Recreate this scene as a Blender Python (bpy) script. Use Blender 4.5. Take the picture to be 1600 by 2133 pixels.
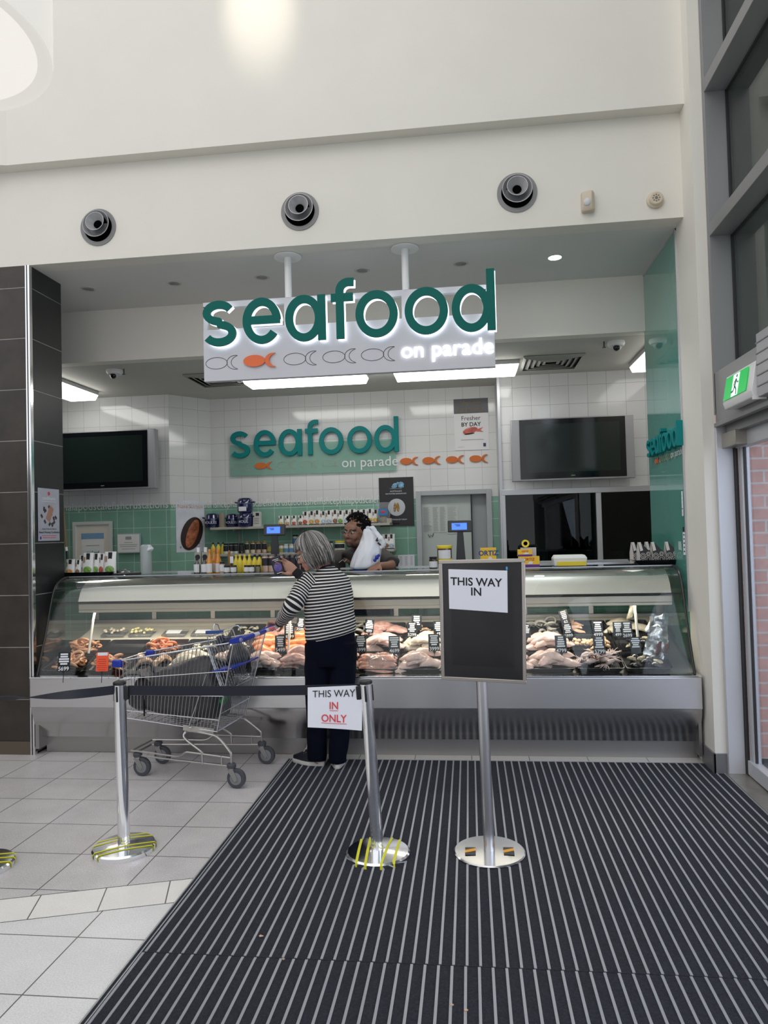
import bpy, bmesh, math, random
from mathutils import Vector as V, Matrix as M4, Euler, noise
PI=math.pi
R=math.radians
random.seed(7)
sc=bpy.context.scene
for o in list(bpy.data.objects): bpy.data.objects.remove(o)
C=sc.collection
# ------------------------------------------------------------ camera
YAW,PITCH,ROLL,FOC,CH=0.116473,0.0278957,-0.0258931,1500.0,1.62
cf=V((-math.sin(YAW)*math.cos(PITCH),math.cos(YAW)*math.cos(PITCH),math.sin(PITCH)))
cr=V((math.cos(YAW),math.sin(YAW),0)); cu_=cr.cross(cf)
cr2=cr*math.cos(ROLL)+cu_*math.sin(ROLL); cu2=cu_*math.cos(ROLL)-cr*math.sin(ROLL)
cam=bpy.data.cameras.new('camera'); co=bpy.data.objects.new('camera',cam); C.objects.link(co)
cam.sensor_fit='HORIZONTAL'; cam.sensor_width=36; cam.lens=36*FOC/1600; cam.clip_start=.05; cam.clip_end=100
mw=M4((cr2,cu2,-cf)).transposed().to_4x4(); mw.translation=V((0,0,CH)); co.matrix_world=mw
sc.camera=co
def ray(x,y): return cf+cr2*((x-800)/FOC)-cu2*((y-1066.5)/FOC)
def aY(x,y,Y):
    d=ray(x,y); t=Y/d.y; return V((0,0,CH))+d*t
def aZ(x,y,Z):
    d=ray(x,y); t=(Z-CH)/d.z; return V((0,0,CH))+d*t
# ------------------------------------------------------------ light and exposure
sc.view_settings.view_transform='Standard'; sc.view_settings.look='None'; sc.view_settings.gamma=1
sc.view_settings.exposure=0.0
try: sc.view_settings.use_curve_mapping=False
except Exception: pass
w=bpy.data.worlds.new('world'); sc.world=w; w.use_nodes=True
bg=w.node_tree.nodes['Background']; bg.inputs[0].default_value=(.95,.96,1,1); bg.inputs[1].default_value=1.18
def area(name,loc,to,sx,sy,power,col=(1,1,1),spread=180):
    l=bpy.data.lights.new(name,'AREA'); l.shape='RECTANGLE'; l.size=sx; l.size_y=sy; l.energy=power; l.color=col; l.spread=R(spread)
    o=bpy.data.objects.new(name,l); C.objects.link(o); o.location=loc
    o.rotation_euler=(V(to)-V(loc)).to_track_quat('-Z','Y').to_euler(); return o
# daylight through the roof glazing behind and above the camera and through the glazed entrance at right
area('roof_daylight',(-1.2,-.5,7.6),(-1,4.4,1.6),5,4,70,(1,.93,.84))
area('entrance_daylight',(3.4,1.0,2.6),(0,4.6,.6),4,3.6,110,(.74,.86,1))
def spot(name,loc,to,power,col,ang,blend=.6,r=.04):
    l=bpy.data.lights.new(name,'SPOT'); l.energy=power; l.color=col; l.spot_size=R(ang); l.spot_blend=blend; l.shadow_soft_size=r
    o=bpy.data.objects.new(name,l); C.objects.link(o); o.location=loc
    o.rotation_euler=(V(to)-V(loc)).to_track_quat('-Z','Y').to_euler(); return o
spot('wall_washer',(-1.50,3.6,7.3),(-1.42,5.06,5.50),190,(1,.90,.74),17,1.0)
# ------------------------------------------------------------ materials
MT={}
def mat(name,col,rough=.5,metal=0,emit=0,emcol=None,alpha=1,spec=.5,coat=0,bump=0,bscale=30,var=0,vscale=8,aniso=0,trans=0,bstretch=None,attr=None):
    if name in MT: return MT[name]
    m=bpy.data.materials.new(name); m.use_nodes=True; nt=m.node_tree; b=nt.nodes['Principled BSDF']
    c=(*col,1); b.inputs['Base Color'].default_value=c; b.inputs['Roughness'].default_value=rough; b.inputs['Metallic'].default_value=metal
    b.inputs['Specular IOR Level'].default_value=spec; b.inputs['Coat Weight'].default_value=coat; b.inputs['Alpha'].default_value=alpha
    if emit: b.inputs['Emission Color'].default_value=(*(emcol or col),1); b.inputs['Emission Strength'].default_value=emit
    if trans: b.inputs['Transmission Weight'].default_value=trans
    m.diffuse_color=c
    tc=None
    if bump or var:
        tc=nt.nodes.new('ShaderNodeTexCoord'); mp=nt.nodes.new('ShaderNodeMapping'); nt.links.new(tc.outputs['Object'],mp.inputs[0])
        if bstretch: mp.inputs['Scale'].default_value=bstretch
    if bump:
        n=nt.nodes.new('ShaderNodeTexNoise'); n.inputs['Scale'].default_value=bscale; n.inputs['Detail'].default_value=4
        nt.links.new(mp.outputs[0],n.inputs['Vector'])
        bp=nt.nodes.new('ShaderNodeBump'); bp.inputs['Strength'].default_value=bump; bp.inputs['Distance'].default_value=.01
        nt.links.new(n.outputs[0],bp.inputs['Height']); nt.links.new(bp.outputs[0],b.inputs['Normal'])
    if var:
        n=nt.nodes.new('ShaderNodeTexNoise'); n.inputs['Scale'].default_value=vscale; n.inputs['Detail'].default_value=5
        nt.links.new(mp.outputs[0],n.inputs['Vector'])
        mx=nt.nodes.new('ShaderNodeMix'); mx.data_type='RGBA'
        mx.inputs[6].default_value=(*[max(0,x*(1-var)) for x in col],1); mx.inputs[7].default_value=(*[min(1,x*(1+var)) for x in col],1)
        mr=nt.nodes.new('ShaderNodeMapRange'); mr.inputs[1].default_value=.3; mr.inputs[2].default_value=.7
        nt.links.new(n.outputs[0],mr.inputs[0]); nt.links.new(mr.outputs[0],mx.inputs[0]); nt.links.new(mx.outputs[2],b.inputs['Base Color'])
    if attr:
        a=nt.nodes.new('ShaderNodeAttribute'); a.attribute_name=attr; nt.links.new(a.outputs['Color'],b.inputs['Base Color'])
    MT[name]=m; return m
def tilemat(name,c1,c2,grout,bw,bh,mortar,rough=.2,off=0,offu=0,offv=0,var=0,rot=0,vscale=9,coat=0,speck=0,bmp=.4):
    m=bpy.data.materials.new(name); m.use_nodes=True; nt=m.node_tree; b=nt.nodes['Principled BSDF']; N=nt.nodes.new; L=nt.links.new
    uv=N('ShaderNodeUVMap'); uv.uv_map='uv'; mp=N('ShaderNodeMapping'); mp.inputs['Location'].default_value=(offu,offv,0); mp.inputs['Rotation'].default_value=(0,0,rot)
    L(uv.outputs[0],mp.inputs[0]); br=N('ShaderNodeTexBrick'); L(mp.outputs[0],br.inputs['Vector'])
    br.offset=off; br.squash=1
    for k,v in (('Scale',1),('Brick Width',bw),('Row Height',bh),('Mortar Size',mortar),('Mortar Smooth',.1),('Bias',0)): br.inputs[k].default_value=v
    br.inputs['Color1'].default_value=(*c1,1); br.inputs['Color2'].default_value=(*c2,1); br.inputs['Mortar'].default_value=(*grout,1)
    col=br.outputs['Color']
    if var or speck:
        n=N('ShaderNodeTexNoise'); n.inputs['Scale'].default_value=vscale; n.inputs['Detail'].default_value=8; n.inputs['Roughness'].default_value=.6; L(uv.outputs[0],n.inputs['Vector'])
        mr=N('ShaderNodeMapRange'); mr.inputs[1].default_value=.25; mr.inputs[2].default_value=.75; mr.inputs[3].default_value=1-var; mr.inputs[4].default_value=1+var
        L(n.outputs[0],mr.inputs[0]); mx=N('ShaderNodeMix'); mx.data_type='RGBA'; mx.blend_type='MULTIPLY'; mx.inputs[0].default_value=1
        L(col,mx.inputs[6]); L(mr.outputs[0],mx.inputs[7]); col=mx.outputs[2]
    if speck:
        n=N('ShaderNodeTexNoise'); n.inputs['Scale'].default_value=160; n.inputs['Detail'].default_value=2; L(uv.outputs[0],n.inputs['Vector'])
        mr=N('ShaderNodeMapRange'); mr.inputs[1].default_value=.3; mr.inputs[2].default_value=.7; mr.inputs[3].default_value=1-speck; mr.inputs[4].default_value=1+speck*.5
        L(n.outputs[0],mr.inputs[0]); mx=N('ShaderNodeMix'); mx.data_type='RGBA'; mx.blend_type='MULTIPLY'; mx.inputs[0].default_value=1
        L(col,mx.inputs[6]); L(mr.outputs[0],mx.inputs[7]); col=mx.outputs[2]
    L(col,b.inputs['Base Color']); b.inputs['Roughness'].default_value=rough; b.inputs['Coat Weight'].default_value=coat
    bp=N('ShaderNodeBump'); bp.inputs['Strength'].default_value=bmp; bp.inputs['Distance'].default_value=.003; bp.invert=True
    L(br.outputs['Fac'],bp.inputs['Height']); L(bp.outputs[0],b.inputs['Normal'])
    MT[name]=m; return m
def glassmat(name,tint=(1,1,1),refl=.5,rough=.01,density=0,dcol=(.1,.3,.3)):
    # clear sheet glass: transparent body, fresnel reflection, optional film or tint
    m=bpy.data.materials.new(name); m.use_nodes=True; nt=m.node_tree; nt.nodes.clear(); N=nt.nodes.new; L=nt.links.new
    t=N('ShaderNodeBsdfTransparent'); t.inputs[0].default_value=(*tint,1); g=N('ShaderNodeBsdfGlossy'); g.inputs['Roughness'].default_value=rough
    fr=N('ShaderNodeFresnel'); fr.inputs[0].default_value=1.45; mu=N('ShaderNodeMath'); mu.operation='MULTIPLY'; mu.inputs[1].default_value=refl; L(fr.outputs[0],mu.inputs[0])
    body=t.outputs[0]
    if density:
        d=N('ShaderNodeBsdfDiffuse'); d.inputs[0].default_value=(*dcol,1); mm=N('ShaderNodeMixShader'); mm.inputs[0].default_value=density
        L(body,mm.inputs[1]); L(d.outputs[0],mm.inputs[2]); body=mm.outputs[0]
    mx=N('ShaderNodeMixShader'); L(mu.outputs[0],mx.inputs[0]); L(body,mx.inputs[1]); L(g.outputs[0],mx.inputs[2])
    o=N('ShaderNodeOutputMaterial'); L(mx.outputs[0],o.inputs[0]); MT[name]=m; return m
paint=mat('cream_paint',(.76,.735,.665),.7,bump=.05,bscale=60,var=.015,vscale=3)
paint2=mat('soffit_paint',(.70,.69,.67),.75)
steel=mat('brushed_steel',(.72,.72,.735),.3,1,bump=.035,bscale=40,bstretch=(.4,6,40))
steeld=mat('dull_steel',(.42,.41,.40),.38,1,bump=.03,bscale=40,bstretch=(.3,6,30))
chrome=mat('polished_steel',(.90,.91,.93),.13,1)
alu=mat('aluminium',(.58,.59,.61),.42,.75)
white=mat('white_plastic',(.82,.82,.82),.4)
black=mat('black_plastic',(.012,.012,.014),.35)
gblack=mat('gloss_black',(.006,.007,.009),.08)
paper=mat('paper',(.80,.81,.86),.7)
ink=mat('black_ink',(.01,.01,.012),.6)
redink=mat('red_ink',(.72,.05,.07),.6)
teal=mat('teal_letter',(0.0,.125,.105),.5,spec=.2)
tealw=mat('teal_wall_letter',(.0,.215,.215),.5,spec=.25)
orange=mat('orange_fish',(.80,.16,.045),.45)
orange2=mat('burnt_orange',(.62,.15,.02),.5)
rubber=mat('grey_rubber',(.06,.065,.075),.55)
belt=mat('navy_belt',(.006,.008,.018),.6)
blue=mat('blue_plastic',(.01,.035,.36),.35)
yellow=mat('yellow_plastic',(.80,.62,.03),.4)
glass=glassmat('clear_glass',(.97,.985,.975),.6)
glass2=glassmat('window_glass',(.80,.86,.83),.9)
plasticf=glassmat('clear_film',(.96,.97,.98),1.0,.12,.12,(.8,.82,.85))
# ------------------------------------------------------------ mesh builder
def frame(d):
    d=d.normalized(); a=V((0,0,1)) if abs(d.z)<.9 else V((1,0,0)); x=a.cross(d).normalized(); return x,d.cross(x)
_TX={}
def textgeo(s,size,bold=0,align='CENTER'):
    k=(s,bold,align)
    if k not in _TX:
        cu=bpy.data.curves.new('t','FONT'); cu.body=s; cu.size=1; cu.align_x=align; cu.offset=bold; cu.fill_mode='FRONT' if hasattr(cu,'fill_mode') else 0; cu.resolution_u=4
        o=bpy.data.objects.new('t',cu); me=bpy.data.meshes.new_from_object(o)
        _TX[k]=([tuple(v.co) for v in me.vertices],[tuple(p.vertices) for p in me.polygons])
        bpy.data.objects.remove(o); bpy.data.meshes.remove(me); bpy.data.curves.remove(cu)
    vs,fs=_TX[k]; return [V(v)*size for v in vs],fs
class MB:
    def __init__(s): s.v=[];s.f=[];s.m=[];s.uv={};s.X=M4()
    def add(s,vs,fs,mi=0,uvs=None):
        b=len(s.v); s.v+=[s.X@V(v) for v in vs]
        for i,f in enumerate(fs):
            if uvs: s.uv[len(s.f)]=uvs[i]
            s.f.append([b+k for k in f]); s.m.append(mi)
        return s
    def box(s,c,d,rot=None,mi=0):
        x,y,z=[k/2 for k in d]; vs=[V((a*x,b*y,e*z)) for a in(-1,1) for b in(-1,1) for e in(-1,1)]
        if rot is not None: 
            q=Euler(rot).to_matrix(); vs=[q@v for v in vs]
        return s.add([v+V(c) for v in vs],[(0,1,3,2),(4,6,7,5),(0,4,5,1),(2,3,7,6),(0,2,6,4),(1,5,7,3)],mi)
    def bx(s,x0,x1,y0,y1,z0,z1,mi=0): return s.box(((x0+x1)/2,(y0+y1)/2,(z0+z1)/2),(abs(x1-x0),abs(y1-y0),abs(z1-z0)),None,mi)
    def quad(s,a,b,c,d,mi=0): return s.add([a,b,c,d],[(0,1,2,3)],mi)
    def loft(s,rings,mi=0,cap=True,closed=False,uvs=False):
        n=len(rings[0]); vs=[p for r in rings for p in r]; fs=[];U=[]
        m=len(rings)
        for i in range(m if closed else m-1):
            for j in range(n):
                a=i*n+j;b=i*n+(j+1)%n;c=((i+1)%m)*n+(j+1)%n;d=((i+1)%m)*n+j; fs.append((a,b,c,d)); U.append([(j/n,i/(m-1)),((j+1)/n,i/(m-1)),((j+1)/n,(i+1)/(m-1)),(j/n,(i+1)/(m-1))])
        if cap and not closed:
            fs.append(tuple(range(n))[::-1]); fs.append(tuple((m-1)*n+j for j in range(n))); U+= [[(0,0)]*n,[(0,1)]*n]
        return s.add(vs,fs,mi,U if uvs else None)
    def tube(s,pts,r,n=8,mi=0,closed=False,cap=True,flat=1):
        pts=[V(p) for p in pts]; rr=r if isinstance(r,(list,tuple)) else [r]*len(pts); rings=[]; px=None
        m=len(pts)
        for i,p in enumerate(pts):
            if closed: d=pts[(i+1)%m]-pts[i-1]
            else: d=pts[min(i+1,m-1)]-pts[max(i-1,0)]
            if d.length<1e-9: d=V((0,0,1))
            d.normalize()
            if px is None: px,_=frame(d)
            px=(px-d*px.dot(d)); 
            if px.length<1e-5: px,_=frame(d)
            px.normalize(); py=d.cross(px)
            rings.append([p+px*(math.cos(2*PI*k/n)*rr[i])+py*(math.sin(2*PI*k/n)*rr[i]*flat) for k in range(n)])
        return s.loft(rings,mi,cap,closed)
    def cyl(s,a,b,r,n=20,mi=0,r2=None): return s.tube([a,b],[r,r if r2 is None else r2],n,mi)
    def lathe(s,prof,n=24,c=(0,0,0),rot=None,mi=0,sx=1,sy=1):
        q=Euler(rot).to_matrix() if rot is not None else M4.Identity(3)
        rings=[[V(c)+q@V((math.cos(2*PI*k/n)*r*sx,math.sin(2*PI*k/n)*r*sy,z)) for k in range(n)] for r,z in prof]
        return s.loft(rings,mi,True)
    def prism(s,poly,t,X=None,mi=0):
        # poly in local xy, thickness along local z
        X=X or M4(); n=len(poly); vs=[X@V((p[0],p[1],0)) for p in poly]+[X@V((p[0],p[1],t)) for p in poly]
        return s.add(vs,[tuple(range(n))[::-1],tuple(range(n,2*n))]+[(i,(i+1)%n,n+(i+1)%n,n+i) for i in range(n)],mi)
    def ribbon(s,pts,w,t,X=None,mi=0,closed=False):
        # constant width stroke in local xy, extruded along local z
        X=X or M4(); P=[V((p[0],p[1])) for p in pts]; m=len(P); A=[];B=[]
        for i in range(m):
            if closed: d=P[(i+1)%m]-P[i-1]
            else: d=P[min(i+1,m-1)]-P[max(i-1,0)]
            d.normalize(); nn=V((-d.y,d.x))*(w/2); A.append(P[i]+nn);B.append(P[i]-nn)
        vs=[];fs=[]
        for i in range(m): vs+=[X@V((A[i].x,A[i].y,0)),X@V((B[i].x,B[i].y,0)),X@V((B[i].x,B[i].y,t)),X@V((A[i].x,A[i].y,t))]
        for i in range(m if closed else m-1):
            a=4*i;b=4*((i+1)%m)
            for k in range(4): fs.append((a+k,a+(k+1)%4,b+(k+1)%4,b+k))
        if not closed: fs+=[(0,1,2,3),(4*m-1,4*m-2,4*m-3,4*m-4)]
        return s.add(vs,fs,mi)
    def ell(s,c,r,rot=None,n=16,m=10,mi=0):
        q=Euler(rot).to_matrix() if rot is not None else M4.Identity(3); rings=[]
        for i in range(m+1):
            a=PI*i/m; a=min(max(a,.02),PI-.02)
            rings.append([V(c)+q@V((r[0]*math.sin(a)*math.cos(2*PI*k/n),r[1]*math.sin(a)*math.sin(2*PI*k/n),-r[2]*math.cos(a))) for k in range(n)])
        return s.loft(rings,mi,True)
    def text(s,t,size,X,mi=0,bold=0,align='CENTER'):
        vs,fs=textgeo(t,size,bold,align); return s.add([X@v for v in vs],fs,mi)
    def build(s,name,mats,parent=None,world=False,bev=0,seg=2,sub=0,angle=35,flat=False,origin=None,rem=0):
        if not isinstance(mats,(list,tuple)): mats=[mats]
        vs=s.v; loc=V((0,0,0))
        if parent is not None and world:
            iv=(M4.Translation(parent.location)@parent.rotation_euler.to_matrix().to_4x4()).inverted(); vs=[iv@v for v in vs]
        if parent is None:
            if origin is None:
                xs=[v.x for v in vs];ys=[v.y for v in vs];zs=[v.z for v in vs]; loc=V(((min(xs)+max(xs))/2,(min(ys)+max(ys))/2,min(zs)))
            else: loc=V(origin)
            vs=[v-loc for v in vs]
        me=bpy.data.meshes.new(name); me.from_pydata([tuple(v) for v in vs],[],s.f); 
        for m in mats: me.materials.append(m)
        me.polygons.foreach_set('material_index',s.m)
        ul=me.uv_layers.new(name='uv')
        W=s.v
        for p in me.polygons:
            if p.index in s.uv:
                for k,li in enumerate(p.loop_indices): ul.data[li].uv=s.uv[p.index][k]
            else:
                nn=p.normal; ax=max(range(3),key=lambda k:abs(nn[k]))
                for li in p.loop_indices:
                    c=W[me.loops[li].vertex_index]; ul.data[li].uv=(c.x,c.y) if ax==2 else ((c.x,c.z) if ax==1 else (c.y,c.z))
        me.validate(); me.update()
        bm=bmesh.new(); bm.from_mesh(me); bmesh.ops.recalc_face_normals(bm,faces=bm.faces); bm.to_mesh(me); bm.free()
        if not flat:
            me.shade_smooth(); me.set_sharp_from_angle(angle=R(angle))
        o=bpy.data.objects.new(name,me); C.objects.link(o); o.location=loc
        if parent is not None: o.parent=parent
        if rem:
            r_=o.modifiers.new('r','REMESH'); r_.mode='VOXEL'; r_.voxel_size=rem; r_.use_smooth_shade=True
        if bev: 
            b=o.modifiers.new('b','BEVEL'); b.width=bev; b.segments=seg; b.limit_method='ANGLE'; b.angle_limit=R(40)
        if sub: 
            b=o.modifiers.new('s','SUBSURF'); b.levels=b.render_levels=sub
        return o
def tag(o,label=None,cat=None,group=None,kind=None):
    if label: o['label']=label
    if cat: o['category']=cat
    if group: o['group']=group
    if kind: o['kind']=kind
    return o
def thing(name,label,cat,loc=(0,0,0),rz=0,group=None,rot=None):
    o=bpy.data.objects.new(name,None); C.objects.link(o); o.location=loc; o.rotation_euler=rot if rot else (0,0,rz); o.empty_display_size=.05
    return tag(o,label,cat,group)
def struct(o): o['kind']='structure'; return o
def dup(root,loc,rot=None,label=None,group=None,scale=None):
    r=root.copy(); C.objects.link(r); r.location=loc
    if rot is not None: r.rotation_euler=rot
    if scale is not None: r.scale=scale
    if label: r['label']=label
    if group: r['group']=group
    for ch in list(root.children):
        c=ch.copy(); C.objects.link(c); c.parent=r
        for g in list(ch.children):
            d=g.copy(); C.objects.link(d); d.parent=c
    return r
def face(c,rx=90,rz=0,ry=0): # matrix: local xy plane stood upright facing -Y
    return M4.Translation(V(c))@M4.Rotation(R(rz),4,'Z')@M4.Rotation(R(rx),4,'X')@M4.Rotation(R(ry),4,'Z')
def arc(cx,cy,rx,ry,a0,a1,n=20): return [(cx+rx*math.cos(R(a0+(a1-a0)*i/n)),cy+ry*math.sin(R(a0+(a1-a0)*i/n))) for i in range(n+1)]
def bez(P,n=8):
    # smooth path through control points (catmull-rom)
    P=[V(p) for p in P]; o=[]
    for i in range(len(P)-1):
        a=P[max(i-1,0)];b=P[i];c=P[i+1];d=P[min(i+2,len(P)-1)]
        for k in range(n):
            t=k/n; o.append(.5*((2*b)+(c-a)*t+(2*a-5*b+4*c-d)*t*t+(3*b-a-3*c+d)*t**3))
    o.append(P[-1]); return o
# ------------------------------------------------------------ setting
YF=5.164; XR=1.545; XP=-3.32; SOF=3.755; Y2=6.31; CE=3.273
# floor: grey tiles, a slanting white band, white tiles in front of it
def bandU(x): return 3.081+(x+2.159)*.31
def bandL(x): return 3.104+(x+1.362)*.31
def lcol(x): return 0
gt=tilemat('grey_floor_tile',(.58,.55,.54),(.61,.58,.57),(.10,.095,.09),.402,.3675,.003,.32,offu=1.634,offv=-5.02,var=.10,speck=.22,vscale=5)
wt=tilemat('white_floor_tile',(.76,.75,.735),(.79,.78,.765),(.16,.15,.14),.402,.3675,.003,.35,offu=1.634,offv=-5.02,var=.06,speck=.14,vscale=5)
a_=math.atan(.31)
bt=tilemat('cream_band_tile',(.82,.80,.745),(.85,.83,.775),(.16,.15,.14),.285,8,.003,.35,rot=-a_,offu=.12,offv=4,var=.05,speck=.08,vscale=6)
b=MB(); x0,x1=-8.0,2.9
b.quad((x0,bandU(x0),0),(x1,bandU(x1),0),(x1,9.2,0),(x0,9.2,0),0)
b.quad((x0,bandL(x0),0),(x1,bandL(x1),0),(x1,bandU(x1),0),(x0,bandU(x0),0),2)
b.quad((x0,-5,0),(x1,-5,0),(x1,bandL(x1),0),(x0,bandL(x0),0),1)
n_=V((-.31,1,0)).normalized()*.0022
for f_ in (bandU,bandL): b.add([V((x0,f_(x0),.0006))-n_,V((-1.335,f_(-1.335),.0006))-n_,V((-1.335,f_(-1.335),.0006))+n_,V((x0,f_(x0),.0006))+n_],[(0,1,2,3)],3)
struct(b.build('floor',[gt,wt,bt,mat('grout_dark',(.09,.085,.08),.8)],flat=True))
# front wall: recessed bulkhead band, soffit ledge and the upper wall standing 11 cm proud
b=MB()
b.bx(-8,XR+.02,YF,YF+.15,SOF,4.5); b.bx(-8,XR+.02,5.055,YF+.15,4.492,8.5)
struct(b.build('wall_front',paint))
b=MB(); b.add([(-3.42,5.055,4.492),(-8,4.0,4.492),(-8,4.0,8.5),(-3.42,5.055,8.5),(-3.42,5.5,4.492),(-8,5.5,4.492),(-8,5.5,8.5),(-3.42,5.5,8.5)],[(0,1,2,3),(4,5,6,7),(0,1,5,4),(2,3,7,6)])
struct(b.build('wall_left_return',paint))
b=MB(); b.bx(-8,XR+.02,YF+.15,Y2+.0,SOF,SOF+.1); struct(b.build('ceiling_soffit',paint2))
b=MB(); b.bx(-8,2.6,Y2,Y2+.12,CE,SOF+.1); struct(b.build('wall_bulkhead',mat('bulkhead_paint',(.88,.84,.76),.7)))
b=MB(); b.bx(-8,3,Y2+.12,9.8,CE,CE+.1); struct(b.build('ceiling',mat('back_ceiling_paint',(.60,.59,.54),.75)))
# back room walls, white tiles over sea green tiles
wtile=tilemat('white_wall_tile',(.74,.74,.73),(.76,.76,.75),(.50,.50,.49),.198,.198,.0022,.09,offu=.02,offv=.04,bmp=.25)
gtile=tilemat('green_wall_tile',(.21,.40,.31),(.24,.44,.34),(.50,.66,.60),.198,.198,.0032,.16,offu=.02,offv=.04,var=.12,vscale=4,bmp=.25)
bigt=tilemat('large_white_tile',(.76,.76,.76),(.78,.78,.78),(.45,.45,.45),.198,.198,.0022,.08,offu=.05,offv=.03,bmp=.25)
ZT=2.0
def tw(name,p,q,z0=0,z1=CE,zt=ZT,m=None,th=.1):
    b=MB(); d=(V(q)-V(p)).normalized(); n=V((-d.y,d.x))*th
    def seg(za,zb,mi):
        A=V((*p,za));B=V((*q,za)); N_=V((n.x,n.y,0)); up=V((0,0,zb-za)); L=(B-A).length
        u0=0; f=[[(u0,za),(L,za),(L,zb),(u0,zb)]]
        b.add([A,B,B+up,A+up],[(0,1,2,3)],mi,f); b.add([A+N_,B+N_,B+N_+up,A+N_+up],[(1,0,3,2)],mi,f); b.add([A,A+N_,A+N_+up,A+up,B,B+N_,B+N_+up,B+up],[(0,3,2,1),(4,5,6,7)],mi,[[(0,za)]*4]*2)
    if zt: seg(z0,zt,1); seg(zt,z1,0)
    else: seg(z0,z1,0)
    return struct(b.build(name,m or [wtile,gtile],flat=True))
YB,YL,YRR=8.35,7.93,7.85
tw('wall_left',(-6.2,YL),(-3.40,YL)); tw('wall_diagonal',(-3.40,YL),(-3.06,YB))
# back wall with the doorway (X -.59..0.26) cut out of it
tw('wall_back',(-3.06,YB),(-.60,YB)); tw('wall_back_over_door',(-.60,YB),(.27,YB),2.08,CE,None); tw('wall_back_right',(.27,YB),(.37,YB))
b=MB(); b.bx(.345,.375,YRR-.02,YB,0,CE); struct(b.build('trim_2',alu))
tw('wall_right_back',(.36,YRR),(2.6,YRR),2.03,CE,None,[bigt]); 
tw('wall_right_low',(.36,YRR),(2.6,YRR),0,1.22,None,[gtile])
b=MB(); b.bx(2.6,2.7,6.2,9,0,CE); struct(b.build('wall_right_end',wtile))
b=MB(); b.bx(-6.3,-6.2,5.2,8,0,CE); struct(b.build('wall_left_end',wtile))
# room behind the doorway and behind the service window
b=MB(); b.bx(-.9,.9,9.6,9.7,0,CE); b.bx(-.9,-.8,8.46,9.6,0,CE); b.bx(.8,.9,8.46,9.6,0,CE); b.bx(-.9,.9,8.46,9.7,2.7,2.75)
struct(b.build('wall_store_room',mat('store_paint',(.62,.68,.64),.6)))
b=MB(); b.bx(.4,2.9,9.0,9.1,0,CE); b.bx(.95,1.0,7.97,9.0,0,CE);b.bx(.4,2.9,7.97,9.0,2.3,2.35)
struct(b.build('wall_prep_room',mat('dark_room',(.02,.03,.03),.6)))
# door frame and half closed grey door leaf of the store room
dr=thing('door_1','','',(-.165,YB,0)); struct(dr)
b=MB(); b.bx(-.60,-.54,YB-.03,YB+.1,0,2.085); b.bx(.21,.27,YB-.03,YB+.1,0,2.085); b.bx(-.54,.21,YB-.03,YB+.1,2.03,2.085); b.build('door_frame',mat('door_frame_grey',(.44,.46,.47),.45),dr,True,bev=.004)
b=MB(); b.bx(-.54,.03,YB+.06,YB+.10,0,2.03); b.build('door_leaf',mat('door_leaf_pale',(.52,.57,.54),.4),dr,True)
b=MB(); b.bx(.03,.045,YB+.05,YB+.11,0,2.03); b.build('dark_edge',black,dr,True)
b=MB(); b.bx(.045,.21,YB+.09,YB+.12,0,2.03); b.build('door_leaf',mat('door_leaf_grey',(.34,.36,.37),.4),dr,True)
# service window with dark panes
wn=thing('window_1','','',(1.4,YRR,1.22)); struct(wn)
b=MB(); b.bx(.36,2.5,YRR-.03,YRR+.04,1.98,2.04); b.bx(.36,2.5,YRR-.06,YRR+.06,1.22,1.27); b.bx(.36,.40,YRR-.03,YRR+.04,1.27,1.98); b.bx(1.345,1.40,YRR-.03,YRR+.04,1.27,1.98); b.bx(2.45,2.5,YRR-.03,YRR+.04,1.27,1.98)
b.build('window_frame',alu,wn,True,bev=.003)
b=MB(); b.bx(.40,1.345,YRR+.0,YRR+.008,1.27,1.98); b.build('pane',glassmat('dark_pane',(.30,.38,.38),1.0),wn,True)
b=MB(); b.bx(1.40,2.45,YRR+.0,YRR+.008,1.27,1.98); b.build('pane',MT['dark_pane'],wn,True)
# tiled pillar at the left end
pt=tilemat('brown_pillar_tile',(.036,.029,.023),(.040,.031,.025),(.28,.27,.25),3,.396,.003,.42,offv=-.02,var=.35,vscale=6)
pt2=tilemat('black_pillar_tile',(.017,.017,.019),(.020,.020,.022),(.28,.28,.27),3,.396,.003,.38,offu=0,offv=-.02,var=.25,vscale=6)
b=MB(); b.quad((-8,YF,.1),(-3.345,YF,.1),(-3.345,YF,SOF),(-8,YF,SOF),0); b.quad((XP,YF+.02,.0),(XP,5.60,0),(XP,5.60,SOF),(XP,YF+.02,SOF),1)
b.quad((XP,5.6,0),(-8,5.6,0),(-8,5.6,SOF),(XP,5.6,SOF),1); b.quad((-8,YF-.005,0),(-3.345,YF-.005,0),(-3.345,YF-.005,.1),(-8,YF-.005,.1),2)
struct(b.build('pillar',[pt,pt2,mat('skirting_bronze',(.16,.13,.10),.4,.6)],flat=True))
b=MB(); b.bx(-3.352,XP+.004,YF-.008,YF+.03,0,SOF); b.bx(-3.337,-3.333,YF-.014,YF-.006,0,SOF,1); struct(b.build('trim_1',[chrome,black],bev=.004))
# right hand column, cream return wall and skirting
b=MB(); b.bx(XR,XR+.075,4.93,YF+.2,.0,8.5); b.bx(XR+.02,1.70,YF,6.34,0,8.5); b.bx(1.66,2.75,6.22,6.34,0,8.5); struct(b.build('wall_right',paint))
b=MB(); b.bx(XR-.012,XR+.002,4.918,YF,0,.13); b.bx(XR-.012,XR+.075,4.918,4.935,0,.13); struct(b.build('baseboard_right',mat('skirting_grey',(.16,.16,.165),.4),bev=.002))
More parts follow.
